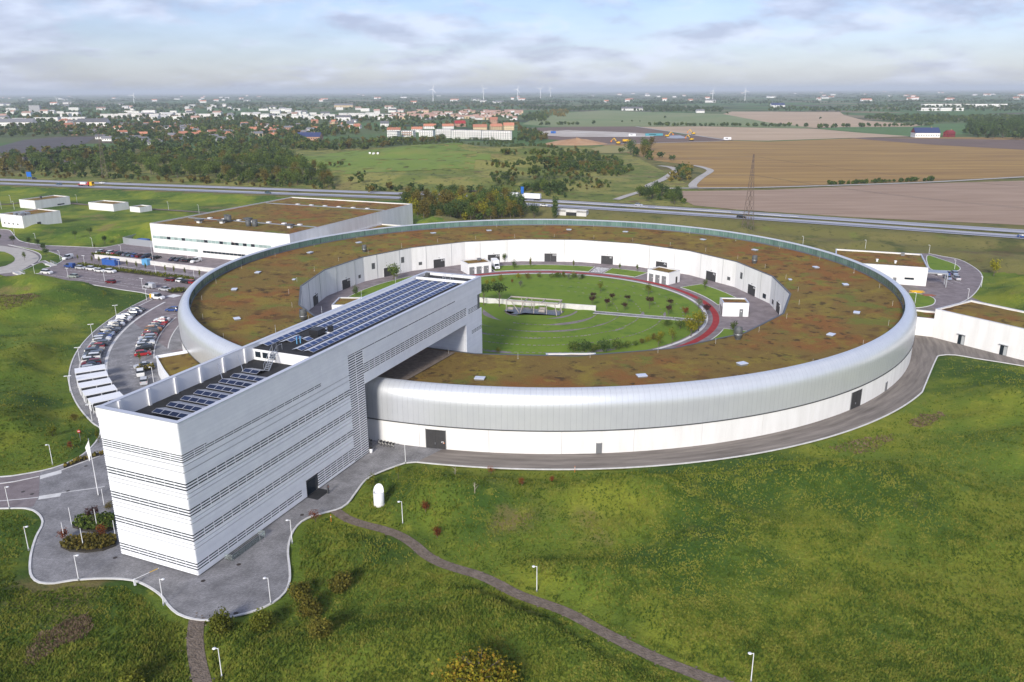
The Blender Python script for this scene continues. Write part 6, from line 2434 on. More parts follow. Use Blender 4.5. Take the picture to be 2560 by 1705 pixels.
def branchy(h, r0, seed, spread=.6, n=7, top=.9, mtl=None, name='trunk'):
    r = random.Random(seed)
    mb = MB()
    mb.tube((0, 0, -.15), (0, 0, h * .5), r0, r0 * .7, 7)
    mb.tube((0, 0, h * .5), (r.uniform(-.1, .1), r.uniform(-.1, .1), h * top), r0 * .7, r0 * .2, 6)
    for i in range(n):
        z = h * (.25 + .5 * i / n)
        a = r.random() * 6.28
        l_ = spread * (1 - .4 * i / n)
        mb.tube((0, 0, z), (l_ * math.cos(a), l_ * math.sin(a), z + l_ * .8), r0 * .35, r0 * .1, 5)
    return mb.mesh(name, [mtl or BARK])


TREEP = {}


def plant(kind, name, label, cat, xy, s, group=None, z=None, rz=None, sz=None):
    """kind -> (crown mesh, trunk mesh) prototypes of unit size 1 m scaled by s"""
    if z is None:
        r_ = math.hypot(xy[0] - RC[0], xy[1] - RC[1])
        z = lawn_z(*xy) if r_ < 50 else (.1 if r_ < 74 else float(H(xy[0], xy[1])))
    t = thing(name, label, cat, (xy[0], xy[1], z - .03), random.random() * 6.28 if rz is None else rz, group)
    cr_, tk = TREEP[kind]
    sc_ = (s, s, sz or s)
    if cr_ is not None:
        put('crown', cr_, t, scale=sc_)
    if tk is not None:
        put('trunk' if cat == 'tree' else 'stem', tk, t, scale=sc_)
    return t


def proto(kind, n, rad, size, m, seed, zc, trunk=(1.0, .03, .4, 6), lumps=9, tmat=None, hollow=.5):
    V, F_ = leaf_cloud(n, rad, size, seed, lumps, hollow, zlift=zc)
    V[:, 2] = np.maximum(V[:, 2], .015)
    me = mesh_np('crown', V, F_, (m,))
    tk = branchy(*trunk[:2], seed, trunk[2], trunk[3], mtl=tmat) if trunk else None
    TREEP[kind] = (me, tk)


# unit prototypes: total height about 1
for i in range(2):
    proto('round_ochre%d' % i, 2600, (.60, .60, .52), .046, LEAF_YG, 170 + i, .46, (.5, .03, .35, 8), 16, hollow=.7)
    proto('round_dark%d' % i, 2600, (.60, .60, .52), .046, LEAF_SH, 180 + i, .46, (.5, .03, .35, 8), 16, hollow=.7)
for i in range(4):
    proto('tree_green%d' % i, 900, (.42, .42, .46), .030, LEAF_G, 10 + i, .60, (.75, .028, .30, 7), 12)
    proto('tree_dark%d' % i, 900, (.40, .40, .48), .030, LEAF_D, 20 + i, .56, (.7, .028, .25, 6), 12)
for i in range(2):
    proto('tree_ochre%d' % i, 800, (.36, .36, .48), .028, LEAF_O, 30 + i, .58, (.75, .025, .25, 6), 12)
    proto('tree_yellow%d' % i, 700, (.38, .38, .42), .030, LEAF_Y, 40 + i, .60, (.7, .025, .3, 7), 12)
    proto('bush_green%d' % i, 700, (.62, .62, .50), .040, LEAF_G, 50 + i, .45, (.4, .03, .3, 6), 10)
    proto('bush_dark%d' % i, 700, (.62, .62, .50), .040, LEAF_D, 60 + i, .45, (.4, .03, .3, 6), 10)
    proto('bush_ochre%d' % i, 800, (.60, .60, .50), .036, LEAF_O, 70 + i, .48, (.5, .03, .35, 8), 10)
    proto('bush_yellow%d' % i, 600, (.60, .60, .50), .036, LEAF_Y, 80 + i, .48, (.5, .03, .35, 8), 10)
    proto('bush_yg%d' % i, 600, (.45, .45, .50), .032, LEAF_YG, 84 + i, .52, (.6, .02, .3, 9), 10, hollow=.3)
    proto('bush_red%d' % i, 420, (.42, .42, .46), .035, LEAF_R, 90 + i, .55, (.6, .025, .34, 9), 10, hollow=.2)
proto('thin_yg', 380, (.30, .30, .40), .026, LEAF_YG, 100, .62, (.85, .014, .2, 8), 10, hollow=.2)
proto('thin_purple', 420, (.34, .34, .30), .030, LEAF_P, 101, .66, (.8, .016, .22, 8), 9, hollow=.2)
proto('thin_green', 420, (.26, .26, .38), .026, LEAF_G, 102, .62, (.85, .016, .18, 8), 10, hollow=.2)
proto('thin_silver', 450, (.36, .36, .38), .028, LEAF_S, 103, .58, (.7, .016, .22, 8), 9, hollow=.25)
proto('column_yg', 420, (.16, .16, .48), .026, LEAF_YG, 104, .55, (.85, .016, .1, 6), 12, hollow=.2)
proto('poplar_dark', 900, (.20, .20, .50), .028, LEAF_D, 105, .52, (.8, .02, .12, 6), 14)
proto('conifer', 700, (.30, .30, .5), .024, LEAF_D, 106, .5, (.9, .02, .1, 4), 14)
proto('pine', 620, (.46, .46, .22), .032, LEAF_D, 107, .76, (.85, .022, .34, 8), 9)
proto('round_green', 800, (.34, .34, .36), .026, LEAF_D, 108, .64, (.6, .02, .2, 5), 9)
proto('rust_bush', 300, (.58, .58, .42), .03, LEAF_R, 109, .5, (.5, .02, .5, 12), 10, hollow=.1)
TREEP['bare'] = (None, branchy(1.0, .03, 5, .35, 9, mtl=PALEBARK))
# the big autumn bush in the foreground
V, F_ = leaf_cloud(15000, (5.4, 4.4, 3.4), .19, 5, 60, .74, zlift=2.5)
pb = G(1200, 1736)
V *= .86
bb = thing('autumn_tree', 'large round tree with yellow-orange autumn leaves at the lawn edge', 'tree', (pb[0], pb[1], 0))
put('crown', mesh_np('crown', V, F_, (LEAF_B,)), bb)
put('trunk', branchy(5.0, .24, 3, 3.0, 12), bb)

ob_l = lambda px: G(*px)[:2]


def place(px):
    p = G(*px)
    r_ = math.hypot(p[0] - RC[0], p[1] - RC[1])
    z = .1
    for _ in range(6):
        z = .1 if r_ < 106 else float(H(p[0], p[1])) * .6 + z * .4
        p = G(px[0], px[1], z)
    return p[:2]


for kind, px, s, name, lab, cat in (
    ('round_ochre0', (556, 1578), 2.8, 'shrub', 'ochre shrub where the narrow footpath leaves the plaza', 'shrub'),
    ('round_ochre1', (657, 1572), 2.6, 'shrub', 'yellow-green shrub below the plaza kerb', 'shrub'),
    ('round_dark0', (776, 1538), 2.9, 'shrub', 'round ochre-brown shrub in the middle of the lawn group', 'shrub'),
    ('round_dark1', (752, 1496), 2.7, 'shrub', 'dark olive shrub closest to the plaza kerb', 'shrub'),
    ('round_dark0', (853, 1474), 2.9, 'shrub', 'dark brown-green shrub standing alone up the lawn', 'shrub'),
    ('round_dark1', (803, 1588), 2.6, 'shrub', 'ochre shrub at the lower end of the lawn group', 'shrub'),
    ('round_ochre0', (330, 1720), 2.8, 'shrub', 'yellow autumn shrub at the bottom of the left lawn', 'shrub'),
    ('rust_bush', (789, 1305), 2.6, 'shrub', 'wide rust-red shrub at the kerb opposite the tower entrance', 'shrub'),
    ('bush_red0', (1064, 1280), 2.3, 'shrub', 'red shrub above the lamp post on the lawn', 'shrub'),
    ('bush_red1', (1093, 1345), 2.2, 'shrub', 'red shrub beside the winding gravel path', 'shrub'),
    ('bush_yg0', (928, 1216), 2.6, 'shrub', 'yellow-green shrub behind the white air intake', 'shrub'),
    ('thin_yg', (996, 1198), 3.0, 'young_tree', 'young ochre-yellow tree near the ring road corner', 'tree'),
    ('bare', (1138, 1192), 2.4, 'bare_sapling', 'bare pale forked sapling by the ring road kerb', 'tree'),
    ('bare', (1187, 1232), 2.1, 'bare_sapling', 'bare pale sapling with one stem on the lawn', 'tree'),
    ('rust_bush', (1228, 1186), 2.0, 'shrub', 'orange-brown loose shrub at the ring road kerb', 'shrub'),
    ('bush_red1', (1305, 1218), 1.6, 'shrub', 'small brown twiggy shrub below the kerb', 'shrub'),
    ('bush_red0', (1379, 1210), 1.5, 'shrub', 'small reddish twiggy shrub near the grey wall door', 'shrub'),
    ('bush_yg1', (132, 1090), 2.6, 'shrub', 'yellow-green shrub on the left lawn', 'shrub'),
    ('bush_ochre0', (186, 1052), 2.0, 'shrub', 'brownish shrub on the left lawn near the footway', 'shrub'),
    ('thin_yg', (203, 1100), 2.8, 'young_tree', 'thin yellow young tree beside the road sign', 'tree'),
    ('bush_red1', (178, 1122), 1.7, 'shrub', 'low brown shrub on the left lawn by the entry kerb', 'shrub'),
    ('column_yg', (246, 1108), 3.4, 'young_tree', 'narrow olive tree against the tower edge', 'tree'),
    ('thin_purple', (236, 1312), 3.6, 'young_tree', 'thin purple-leaved tree in the rear planting bed', 'tree'),
    ('bush_red0', (160, 1352), 2.4, 'young_tree', 'thin red-leaved tree at the tip of the planting bed', 'tree'),
    ('bush_red1', (258, 1345), 2.4, 'young_tree', 'orange-red young tree between the two planting beds', 'tree'),
    ('bush_ochre1', (275, 1272), 1.5, 'shrub', 'low clipped shrub beside the tower', 'shrub'),
    ('column_yg', (350, 905), 3.0, 'young_tree', 'narrow olive tree in the gap of the inner curved row', 'tree'),
    ('bush_yg0', (262, 745 - 7), 2.0, 'shrub', 'dark narrow shrub at the car park lawn edge', 'shrub'),
    ('poplar_dark', (2230 + 0, 0), 0, '', '', ''),
):
    if name:
        plant(kind, name, lab, cat, place(px), s, None)
# hedge strips and beds (countless leaves)
def bed(name, px, hgt, m, seed, dens=9, group=None, label=None, parent=None):
    P = np.array(gp(px))
    lo_, hi_ = P.min(0), P.max(0)
    r = np.random.default_rng(seed)
    n = int((hi_ - lo_).prod() * dens)
    X = lo_[0] + r.random(n) * (hi_[0] - lo_[0])
    Y = lo_[1] + r.random(n) * (hi_[1] - lo_[1])
    ok = inpoly(X, Y, P)
    X, Y = X[ok], Y[ok]
    n = len(X)
    Z_ = .1 + hgt * (.35 + .65 * r.random(n) ** .7) * (.7 + .5 * vnoise(X, Y, 1.3))
    c = np.stack([X, Y, Z_], 1)
    d = r.normal(size=(n, 3))
    d /= np.linalg.norm(d, axis=1)[:, None]
    t1 = np.cross(d, r.normal(size=(n, 3)))
    t1 /= np.linalg.norm(t1, axis=1)[:, None]
    t2 = np.cross(d, t1)
    s = .16 + .14 * r.random((n, 1))
    V = np.stack([c - t1 * s, c - t2 * s, c + t1 * s, c + t2 * s], 1).reshape(-1, 3)
    t = thing(name, label, 'planting' if 'bed' in name else 'hedge')
    stuff(put('foliage', mesh_np('foliage', V, np.arange(4 * n).reshape(n, 4), (m,)), t))
    mb = MB()
    mb.prism([tuple(p) for p in P], .055, .055 + hgt * .35)
    mb.build('soil', mat('bed_soil', (0.035, 0.03, 0.022), .95) if 'bed_soil' not in bpy.data.materials else bpy.data.materials['bed_soil'], t)
    return t


bed('planting_bed', [(152, 1370), (170, 1352), (210, 1345), (262, 1342), (293, 1350), (290, 1366), (258, 1378), (215, 1383), (175, 1380)], .9, LEAF_O, 1, 28, label='front oval bed of dark low shrubs on the plaza beside the tower')
bed('planting_bed', [(182, 1320), (192, 1304), (225, 1296), (285, 1290), (288, 1325), (262, 1332), (215, 1330)], .9, LEAF_G, 2, 28, label='rear oval bed of low shrubs on the plaza with purple tree')
bed('hedge_strip', [(189, 662), (215, 661), (300, 674), (400, 686), (486, 697), (486, 705), (400, 693), (300, 681), (200, 667)], .9, LEAF_YG, 3, 7, label='long yellow-green low hedge strip through the car park')
bed('hedge_strip', [(228, 636), (245, 634), (300, 642), (300, 646), (240, 644)], .8, LEAF_YG, 4, 8, label='short yellow-green hedge at the end of the concrete wall')
bed('hedge_strip', [(418, 731), (430, 724), (452, 722), (470, 726), (455, 733), (430, 734)], .8, LEAF_YG, 5, 8, label='kidney-shaped yellow-green hedge bed near the ring rim')
bed('hedge_strip', [(340, 929), (346, 922), (384, 916), (387, 924), (350, 932)], 1.0, LEAF_O, 6, 14, label='small clipped olive hedge beside the silver saloon')
bed('roadside_hedge', [(160, 1172), (200, 1156), (258, 1138), (258, 1130), (200, 1148), (158, 1166)], .5, LEAF_O, 8, 12, label='low brown hedge strip along the entry road behind the tower')
# car park trees
for i, px in enumerate(((319, 668), (342, 672), (365, 676), (414, 681), (436, 684), (463, 688), (500, 694), (231, 657), (249, 659), (276, 661), (195, 651), (237, 622))):
    plant('column_yg', 'columnar_tree', 'slim yellow-green columnar tree along the lane by the concrete wall', 'tree', G(*px)[:2], 3.2 if i < 10 else 2.6, 'columnar trees along the lane')
for i, px in enumerate(((0, 606), (34, 611), (73, 616), (96, 620), (110, 632), (117, 645), (190, 604), (228, 603), (263, 612))):
    plant('round_green', 'street_tree', 'small dark round street tree along the loop road and northern lawn', 'tree', G(*px)[:2], 4.6, 'dark street trees of the northern lawn')
plant('thin_green', 'street_tree', 'sparse young tree in the pale loop road island', 'tree', G(62, 652)[:2], 4.5)
plant('bush_dark0', 'shrub', 'dark round shrub behind the small concrete hut', 'shrub', G(238, 512)[:2], 3.2)
plant('tree_yellow0', 'young_tree', 'orange-yellow young tree on the slope right of the east yard', 'tree', G(2484, 690)[:2], 6.0, sz=7.0)
# garden trees and shrubs
gg = 'trees and shrubs of the ring garden'
cc = lambda x, y: (1200 + x / 3.68, 560 + y / 3.68)
for kind, p, s, lab in (('pine', (35, 750), 8.0, 'dark umbrella-shaped pine beside the office bridge end'), ('pine', (178, 765), 8.5, 'dark umbrella-shaped pine left of the timber pergola'),
                        ('tree_yellow0', (1940, 1035), 6.8, 'bright yellow-green tree where path and track meet'), ('tree_yellow1', (2010, 985), 6.5, 'second yellow tree close behind the one at the path end'),
                        ('thin_yg', (1765, 1110), 5.2, 'small yellow tree between hedge and track'), ('thin_yg', (1640, 1150), 4.6, 'slim yellow tree beside the yellowing hedge'),
                        ('thin_purple', (1030, 770), 4.2, 'purple young tree next to the garden wall end'), ('thin_purple', (1040, 715), 3.4, 'purple young tree behind the one at the wall end'), ('thin_purple', (1165, 790), 4.0, 'purple young tree above the garden path start'), ('thin_purple', (1215, 735), 3.8, 'purple young tree in the second garden ring'), ('thin_purple', (1325, 815), 3.6, 'purple young tree close to the garden path middle'), ('thin_purple', (1355, 745), 3.4, 'small purple tree in the third garden ring'), ('thin_purple', (1560, 790), 4.6, 'wide purple tree in the fourth garden ring'), ('thin_purple', (1745, 790), 3.8, 'purple tree near the outer garden ring'), ('thin_purple', (1730, 850), 4.0, 'purple tree beside the path near the track'), ('bush_red0', (1890, 840), 3.2, 'dark red leaning shrub near the track bend'), ('thin_purple', (2085, 870), 5.0, 'tall purple tree at the track bend'),
                        ('thin_silver', (2010, 790), 5.2, 'silvery willow shrub at the track bend'), ('thin_silver', (1450, -1000), 0, ''), ('thin_yg', (1105, 650), 4.6, 'slim yellow-barked tree on the upper garden lawn'), ('thin_yg', (1548, 670), 4.8, 'slim yellow-barked tree before the three-door garage'), ('thin_green', (2070, 610), 4.4, 'leaning young tree on the outer lawn strip by door A3'),
                        ('thin_green', (225, 355), 4.2, 'sparse young tree beside the box truck'), ('conifer', (315, 415), 4.0, 'small dark conifer on the lawn before door A20'), ('column_yg', (465, 405), 4.4, 'narrow columnar tree before the white wall'), ('column_yg', (860, 410), 3.6, 'narrow ochre tree on the far lawn strip'), ('thin_green', (1285, 430), 3.2, 'small tree on the lawn strip beyond the pebble bed'), ('thin_green', (1445, 440), 3.4, 'small tree beside the garage before door A2'), ('thin_silver', (375, 600), 3.6, 'grey-green sapling on the upper garden lawn'),
                        ('bush_yellow0', (60, 560), 2.2, 'olive-yellow shrub at the garden edge near the bridge'), ('bush_yellow1', (125, 545), 2.2, 'yellow shrub second from the bridge'), ('bush_yellow0', (190, 530), 2.6, 'bright yellow shrub third from the bridge'), ('bush_yellow1', (350, 510), 2.4, 'yellow shrub before the red track'), ('bush_ochre0', (435, 515), 2.6, 'ochre shrub before the red track'), ('bush_yg0', (545, 500), 2.6, 'green round shrub before the red track'), ('bush_green0', (655, 495), 2.0, 'small green shrub left of the mixed thicket'), ('bush_green1', (710, 495), 3.0, 'green shrub in the mixed thicket'), ('bush_yg1', (770, 498), 2.8, 'yellow-green shrub in the mixed thicket'), ('thin_silver', (815, 525), 3.4, 'pale shrub in front of the mixed thicket'), ('bush_green0', (860, 500), 2.8, 'green shrub right in the mixed thicket'), ('thin_silver', (910, 525), 3.0, 'grey-leaved shrub at the thicket end'), ('bush_dark0', (940, 505), 2.2, 'dark shrub closing the mixed thicket'), ('bush_red1', (295, 555), 1.6, 'dark red low shrub on the upper lawn'),
                        ('bush_green0', (870, 1175), 3.6, 'green shrub in the near garden hedge group by the bridge'), ('bush_dark1', (960, 1175), 4.0, 'dark green shrub in the near garden hedge group'), ('bush_green1', (1045, 1180), 3.2, 'light green shrub in the near hedge group'), ('bush_dark0', (1140, 1180), 4.2, 'big dark green shrub in the near hedge group'), ('bush_green0', (1250, 1155), 3.6, 'green shrub right in the near hedge group'), ('bush_green1', (1345, 1140), 2.6, 'small round green shrub ending the near hedge group'), ('bush_green1', (1720, 950), 3.0, 'clipped green shrub beside the garden path'), ('bush_green0', (1840, 965), 3.6, 'larger clipped green shrub beside the garden path'),
                        ('bush_yellow0', (1545, 1085), 2.0, 'yellowing hedge shrub left part'), ('bush_ochre1', (1600, 1070), 2.2, 'ochre hedge shrub middle part'), ('bush_yellow1', (1660, 1050), 2.4, 'yellow hedge shrub right part'), ('bush_ochre0', (1485, 1105), 1.9, 'ochre hedge shrub low end'), ('bush_green0', (1430, 1120), 1.8, 'small green shrub at the hedge low end'), ('thin_green', (2330, 1020), 4.6, 'young tree beside the grey roof cowl'), ('bush_yellow0', (168, 1185), 1.6, 'small yellow shrub at the near garden rim')):
    if lab:
        plant(kind, 'garden_tree' if 'tree' in lab or 'pine' in lab or 'conifer' in lab or 'sapling' in lab else 'garden_shrub', lab, 'tree' if 'tree' in lab or 'pine' in lab or 'conifer' in lab or 'sapling' in lab else 'shrub', G(*cc(*p))[:2], s, gg)
for px, s, lab, k in (((985, 700), 6.5, 'leafy green tree behind the office roof', 'tree_green0'), ((890, 742), 4.5, 'dark small conifer behind the office roof', 'conifer'), ((1095, 666), 3.4, 'silver-leaved shrub before door A18', 'thin_silver'), ((1060, 706), 3.2, 'green shrub at the office roof end', 'bush_green0')):
    plant(k, 'garden_tree', lab, 'tree', G(*px)[:2], s, gg)
# timber tree stakes of the two pines are part of the garden: skipped where hidden

# ------------------------------------------------------------------ grass tufts (countless)
r = np.random.default_rng(3)
n = 240000
px_ = r.random(n) * 2700 - 70
py_ = 700 + (1760 - 700) * r.random(n) ** .62
d0 = (px_ - W0 / 2)[:, None] / FPX * _R - (py_ - H0 / 2)[:, None] / FPX * _U + _fw
tt = -CAMH / d0[:, 2]
X, Y = d0[:, 0] * tt, d0[:, 1] * tt
i_ = (X > GX0 + 2) & (X < GX1 - 3) & (Y > GY0 + 2) & (Y < GY1 - 3)
X, Y = X[i_], Y[i_]
free = (bil(blur(PAVE.astype(float), 1), X, Y) < .02) & (bil(PATHS.astype(float), X, Y) < .3)
dens = vnoise(X, Y, 7) * .6 + vnoise(X, Y, 2.2) * .6
free &= r.random(len(X)) < dens
X, Y = X[free], Y[free]
n = len(X)
Z_ = H(X, Y)
hgt = .14 + .26 * r.random(n) * (.4 + vnoise(X, Y, 11))
a = r.random(n) * 2 * PI
w = .10 + .12 * r.random(n)
ln_ = r.normal(size=(n, 2)) * .12
b0 = np.stack([X - np.cos(a) * w, Y - np.sin(a) * w, Z_ - .03], 1)
b1 = np.stack([X + np.cos(a) * w, Y + np.sin(a) * w, Z_ - .03], 1)
tp_ = np.stack([X + ln_[:, 0], Y + ln_[:, 1], Z_ + hgt], 1)
a2 = a + 1.4
c0 = np.stack([X - np.cos(a2) * w, Y - np.sin(a2) * w, Z_ - .03], 1)
c1 = np.stack([X + np.cos(a2) * w, Y + np.sin(a2) * w, Z_ - .03], 1)
V = np.stack([b0, b1, tp_, c0, c1, tp_ + .02], 1).reshape(-1, 3)
TUFT = leafmat('grass_tuft', [(0.069, 0.118, 0.017), (0.123, 0.177, 0.024), (0.224, 0.252, 0.040), (0.263, 0.263, 0.050)], .0, .35)
stuff(put('grass_tufts', mesh_np('grass_tufts', V, np.arange(6 * n).reshape(2 * n, 3), (TUFT,))))

def tuft_patch(name, px, n, m, seed, hmax=.3):
    P = np.array(gp(px))
    r = np.random.default_rng(seed)
    lo_, hi_ = P.min(0), P.max(0)
    X = lo_[0] + r.random(n) * (hi_[0] - lo_[0])
    Y = lo_[1] + r.random(n) * (hi_[1] - lo_[1])
    ok = inpoly(X + 1.6 * (vnoise(X, Y, 1.5) - .5), Y + 1.6 * (vnoise(X + 9, Y, 1.5) - .5), P)
    X, Y = X[ok], Y[ok]
    n = len(X)
    Z_ = H(X, Y)
    a = r.random(n) * 2 * PI
    w = .10 + .16 * r.random(n)
    ln_ = r.normal(size=(n, 2)) * .25
    V = np.stack([np.stack([X - np.cos(a) * w, Y - np.sin(a) * w, Z_ - .02], 1), np.stack([X + np.cos(a) * w, Y + np.sin(a) * w, Z_ - .02], 1), np.stack([X + ln_[:, 0], Y + ln_[:, 1], Z_ + .05 + hmax * r.random(n)], 1)], 1).reshape(-1, 3)
    return stuff(put(name, mesh_np(name, V, np.arange(3 * n).reshape(n, 3), (m,))))


DRY = leafmat('dry_grass', [(0.11, 0.075, 0.045), (0.21, 0.15, 0.09), (0.30, 0.225, 0.14)], 0, 1.2)
tuft_patch('dry_grass', [(62, 1640), (95, 1600), (150, 1575), (215, 1545), (248, 1552), (240, 1580), (200, 1605), (150, 1625), (100, 1660), (70, 1668)], 9000, DRY, 21)
tuft_patch('dry_grass', [(2070, 1122), (2150, 1094), (2235, 1088), (2225, 1112), (2150, 1138)], 1800, DRY, 22)
tuft_patch('dry_grass', [(2268, 1058), (2310, 1036), (2360, 1030), (2345, 1060), (2300, 1072)], 1500, DRY, 23)
tuft_patch('dry_grass', [(0, 780), (60, 765), (110, 772), (60, 790), (0, 800)], 2500, DRY, 24)

# ------------------------------------------------------------------ woodland beyond the motorway
def dist_px(py):
    return CAMH * FPX / max(6.0, (py - 226))


woods = []
rw_ = random.Random(5)


def scatter(poly, size, kinds, fill=.35, zfn=None, maxn=4000, thr=0.0):
    """trees filling an image region, spaced by their apparent size"""
    P = np.array(poly, float)
    lo_, hi_ = P.min(0), P.max(0)
    y = lo_[1]
    cnt = 0
    while y < hi_[1]:
        w = size * FPX / dist_px(y)
        stp = max(.6, w * fill * .42)
        x = lo_[0] + rw_.random() * w
        while x < hi_[0]:
            xx, yy = x + rw_.uniform(-.5, .5) * w, y + rw_.uniform(-.6, .6) * stp
            if inpoly(np.array([xx]), np.array([yy]), P)[0] and cnt < maxn:
                p = G(xx, yy)
                for _ in range(3):
                    hz_ = float(terrain_far(p[0], p[1]))
                    p = G(xx, yy, hz_)
                if thr and float(vnoise(p[0], p[1], 38)) * .6 + float(vnoise(p[0] + 300, p[1], 15)) * .4 < thr:
                    x += w * rw_.uniform(.55, 1.1) * (fill / .35) ** .5
                    continue
                woods.append((p[0], p[1], hz_, size * rw_.uniform(.55, 1.4), rw_.choice(kinds)))
                cnt += 1
            x += w * rw_.uniform(.55, 1.1) * (fill / .35) ** .5
        y += stp


MIX = ['g', 'g', 'd', 'd', 'o', 'g', 'd']
scatter([(0, 392), (120, 384), (300, 372), (450, 372), (560, 375), (700, 380), (740, 396), (760, 420), (810, 440), (850, 470), (820, 474), (640, 462), (480, 452), (430, 448), (300, 442), (200, 440), (100, 432), (0, 432)], 9.0, ['d', 'g', 'g', 'g', 'd', 'g', 'o'], .42)
scatter([(0, 436), (100, 434), (300, 444), (470, 452), (640, 462), (840, 474), (830, 478), (640, 467), (300, 450), (0, 442)], 4.0, ['d', 'o', 'o', 'g'], .9)
scatter([(700, 372), (800, 358), (980, 352), (1090, 348), (1120, 352), (990, 366), (900, 376), (800, 378)], 8.0, ['d', 'g', 'g', 'o'], .4)
scatter([(0, 342), (120, 336), (240, 330), (420, 330), (560, 338), (640, 350), (760, 352), (780, 366), (700, 374), (560, 372), (450, 372), (300, 372), (260, 345), (240, 342)], 9.0, ['d', 'g', 'g', 'o', 'g', 'd'], .45)
scatter([(0, 312), (200, 306), (420, 302), (700, 308), (880, 318), (900, 336), (800, 345), (640, 345), (420, 330), (120, 335), (0, 342)], 9.0, ['d', 'g', 'o', 'g', 'g', 'd'], .48)
scatter([(0, 290), (300, 286), (700, 290), (1000, 296), (1150, 300), (1000, 308), (700, 306), (300, 304), (0, 310)], 10.0, MIX, .7)
scatter([(0, 268), (400, 262), (800, 258), (1200, 256), (1340, 262), (1330, 276), (1000, 276), (600, 280), (0, 288)], 11.0, MIX, 1.1, maxn=1500)
scatter([(960, 282), (1100, 278), (1300, 280), (1320, 300), (1150, 302), (980, 300)], 8.0, ['d', 'g', 'o'], 1.1)
scatter([(900, 318), (1000, 308), (1290, 306), (1300, 318), (1050, 324), (930, 334)], 8.0, ['d', 'g', 'o'], .9)
scatter([(1330, 284), (1365, 282), (1370, 304), (1340, 306), (1300, 300)], 10, ['d', 'g'], .4)
scatter([(1300, 325), (1340, 330), (1368, 350), (1330, 358), (1290, 352)], 8, ['g', 'd', 'o'], .4)
scatter([(1300, 268), (1500, 266), (1700, 268), (1810, 272), (1800, 282), (1650, 281), (1510, 275), (1424, 280), (1330, 276)], 11, ['d'], .55)
scatter([(1350, 278), (1425, 276), (1424, 292), (1370, 294)], 9, ['p'], .6)
scatter([(1920, 268), (2050, 270), (2200, 262), (2560, 262), (2640, 280), (2400, 278), (2100, 280), (1920, 278)], 10, ['d', 'd', 'g'], .9)
scatter([(2155, 297), (2180, 290), (2300, 290), (2500, 292), (2600, 296), (2600, 306), (2490, 305), (2320, 309), (2250, 307)], 8, ['d', 'd', 'g'], .5)
scatter([(2375, 340), (2420, 330), (2470, 320), (2560, 314), (2660, 320), (2660, 352), (2560, 351), (2440, 347)], 17, ['d', 'd'], .3)
scatter([(1530, 398), (1555, 380), (1590, 368), (1625, 372), (1636, 392), (1628, 402), (1560, 398)], 12, ['g', 'o', 'd'], .5)
scatter([(1690, 440), (1705, 420), (1730, 432), (1728, 450), (1705, 458), (1660, 458)], 6, ['d', 'g', 'p'], .5)
scatter([(1600, 488), (1640, 478), (1670, 482), (1678, 498), (1640, 506), (1580, 506)], 7, ['d', 'g'], .4)
scatter([(1672, 498), (1705, 492), (1720, 506), (1700, 515), (1672, 512)], 6, ['g', 'd'], .5)
scatter([(1030, 492), (1100, 478), (1240, 482), (1280, 484), (1290, 500), (1160, 484), (1060, 488)], 5, ['d', 'g'], .9)
scatter([(1300, 476), (1350, 468), (1420, 474), (1440, 492), (1380, 496), (1320, 494)], 7, ['d', 'd', 'g'], .45)
scatter([(880, 478), (960, 472), (1060, 476), (1080, 486), (980, 482), (900, 484)], 5, ['d', 'o'], .6)
# hill scrub
scatter([(830, 430), (1000, 420), (1300, 400), (1500, 410), (1560, 430), (1520, 470), (1400, 480), (1200, 476), (1000, 470), (880, 462)], 3.2, ['d', 'g', 'g', 'd', 'o'], 1.0, thr=.52)
scatter([(1220, 372), (1330, 358), (1430, 370), (1530, 395), (1590, 425), (1530, 450), (1420, 420), (1300, 400)], 4.2, ['d', 'd', 'g', 'g', 'o'], .55, thr=.40)
scatter([(990, 362), (1120, 350), (1260, 345), (1330, 352), (1240, 366), (1100, 374)], 3.8, ['g', 'g', 'd'], .7, thr=.42)
scatter([(690, 392), (800, 408), (900, 414), (1100, 414), (1220, 398), (1300, 380), (1320, 400), (1200, 424), (1000, 426), (850, 424), (740, 415)], 2.6, ['g', 'd', 'g', 'o'], 1.3, thr=.62)
scatter([(1000, 505), (1040, 500), (1100, 505), (1160, 500), (1240, 500), (1290, 508), (1300, 545), (1200, 552), (1080, 555), (1030, 540)], 7.5, ['o', 'y', 'g', 'd', 'd', 'o'], .28)
# hedge lines
for a, b, n in (((1620, 314), (2040, 317), 85), ((2040, 320), (2330, 314), 60), ((1345, 313), (1430, 312), 18), ((2070, 462), (2330, 452), 70), ((1380, 313), (1520, 310), 8)):
    for i in range(n):
        if rw_.random() < .85:
            tq = rw_.random()
            p = G(a[0] + (b[0] - a[0]) * tq, a[1] + (b[1] - a[1]) * tq + rw_.uniform(-.6, .6))
            woods.append((p[0], p[1], 0, rw_.uniform(5, 9.5) * (.45 if a[1] > 400 else 1), rw_.choice('ddg')))
for px, s in (((1555, 306), 6), ((1580, 305), 6), ((1662, 296), 8), ((1818, 285), 9), ((2050, 298), 7), ((2118, 288), 8), ((1650, 395), 8), ((1680, 402), 7), ((1600, 305), 4)):
    p = G(*px)
    woods.append((p[0], p[1], 0, s, 'd'))
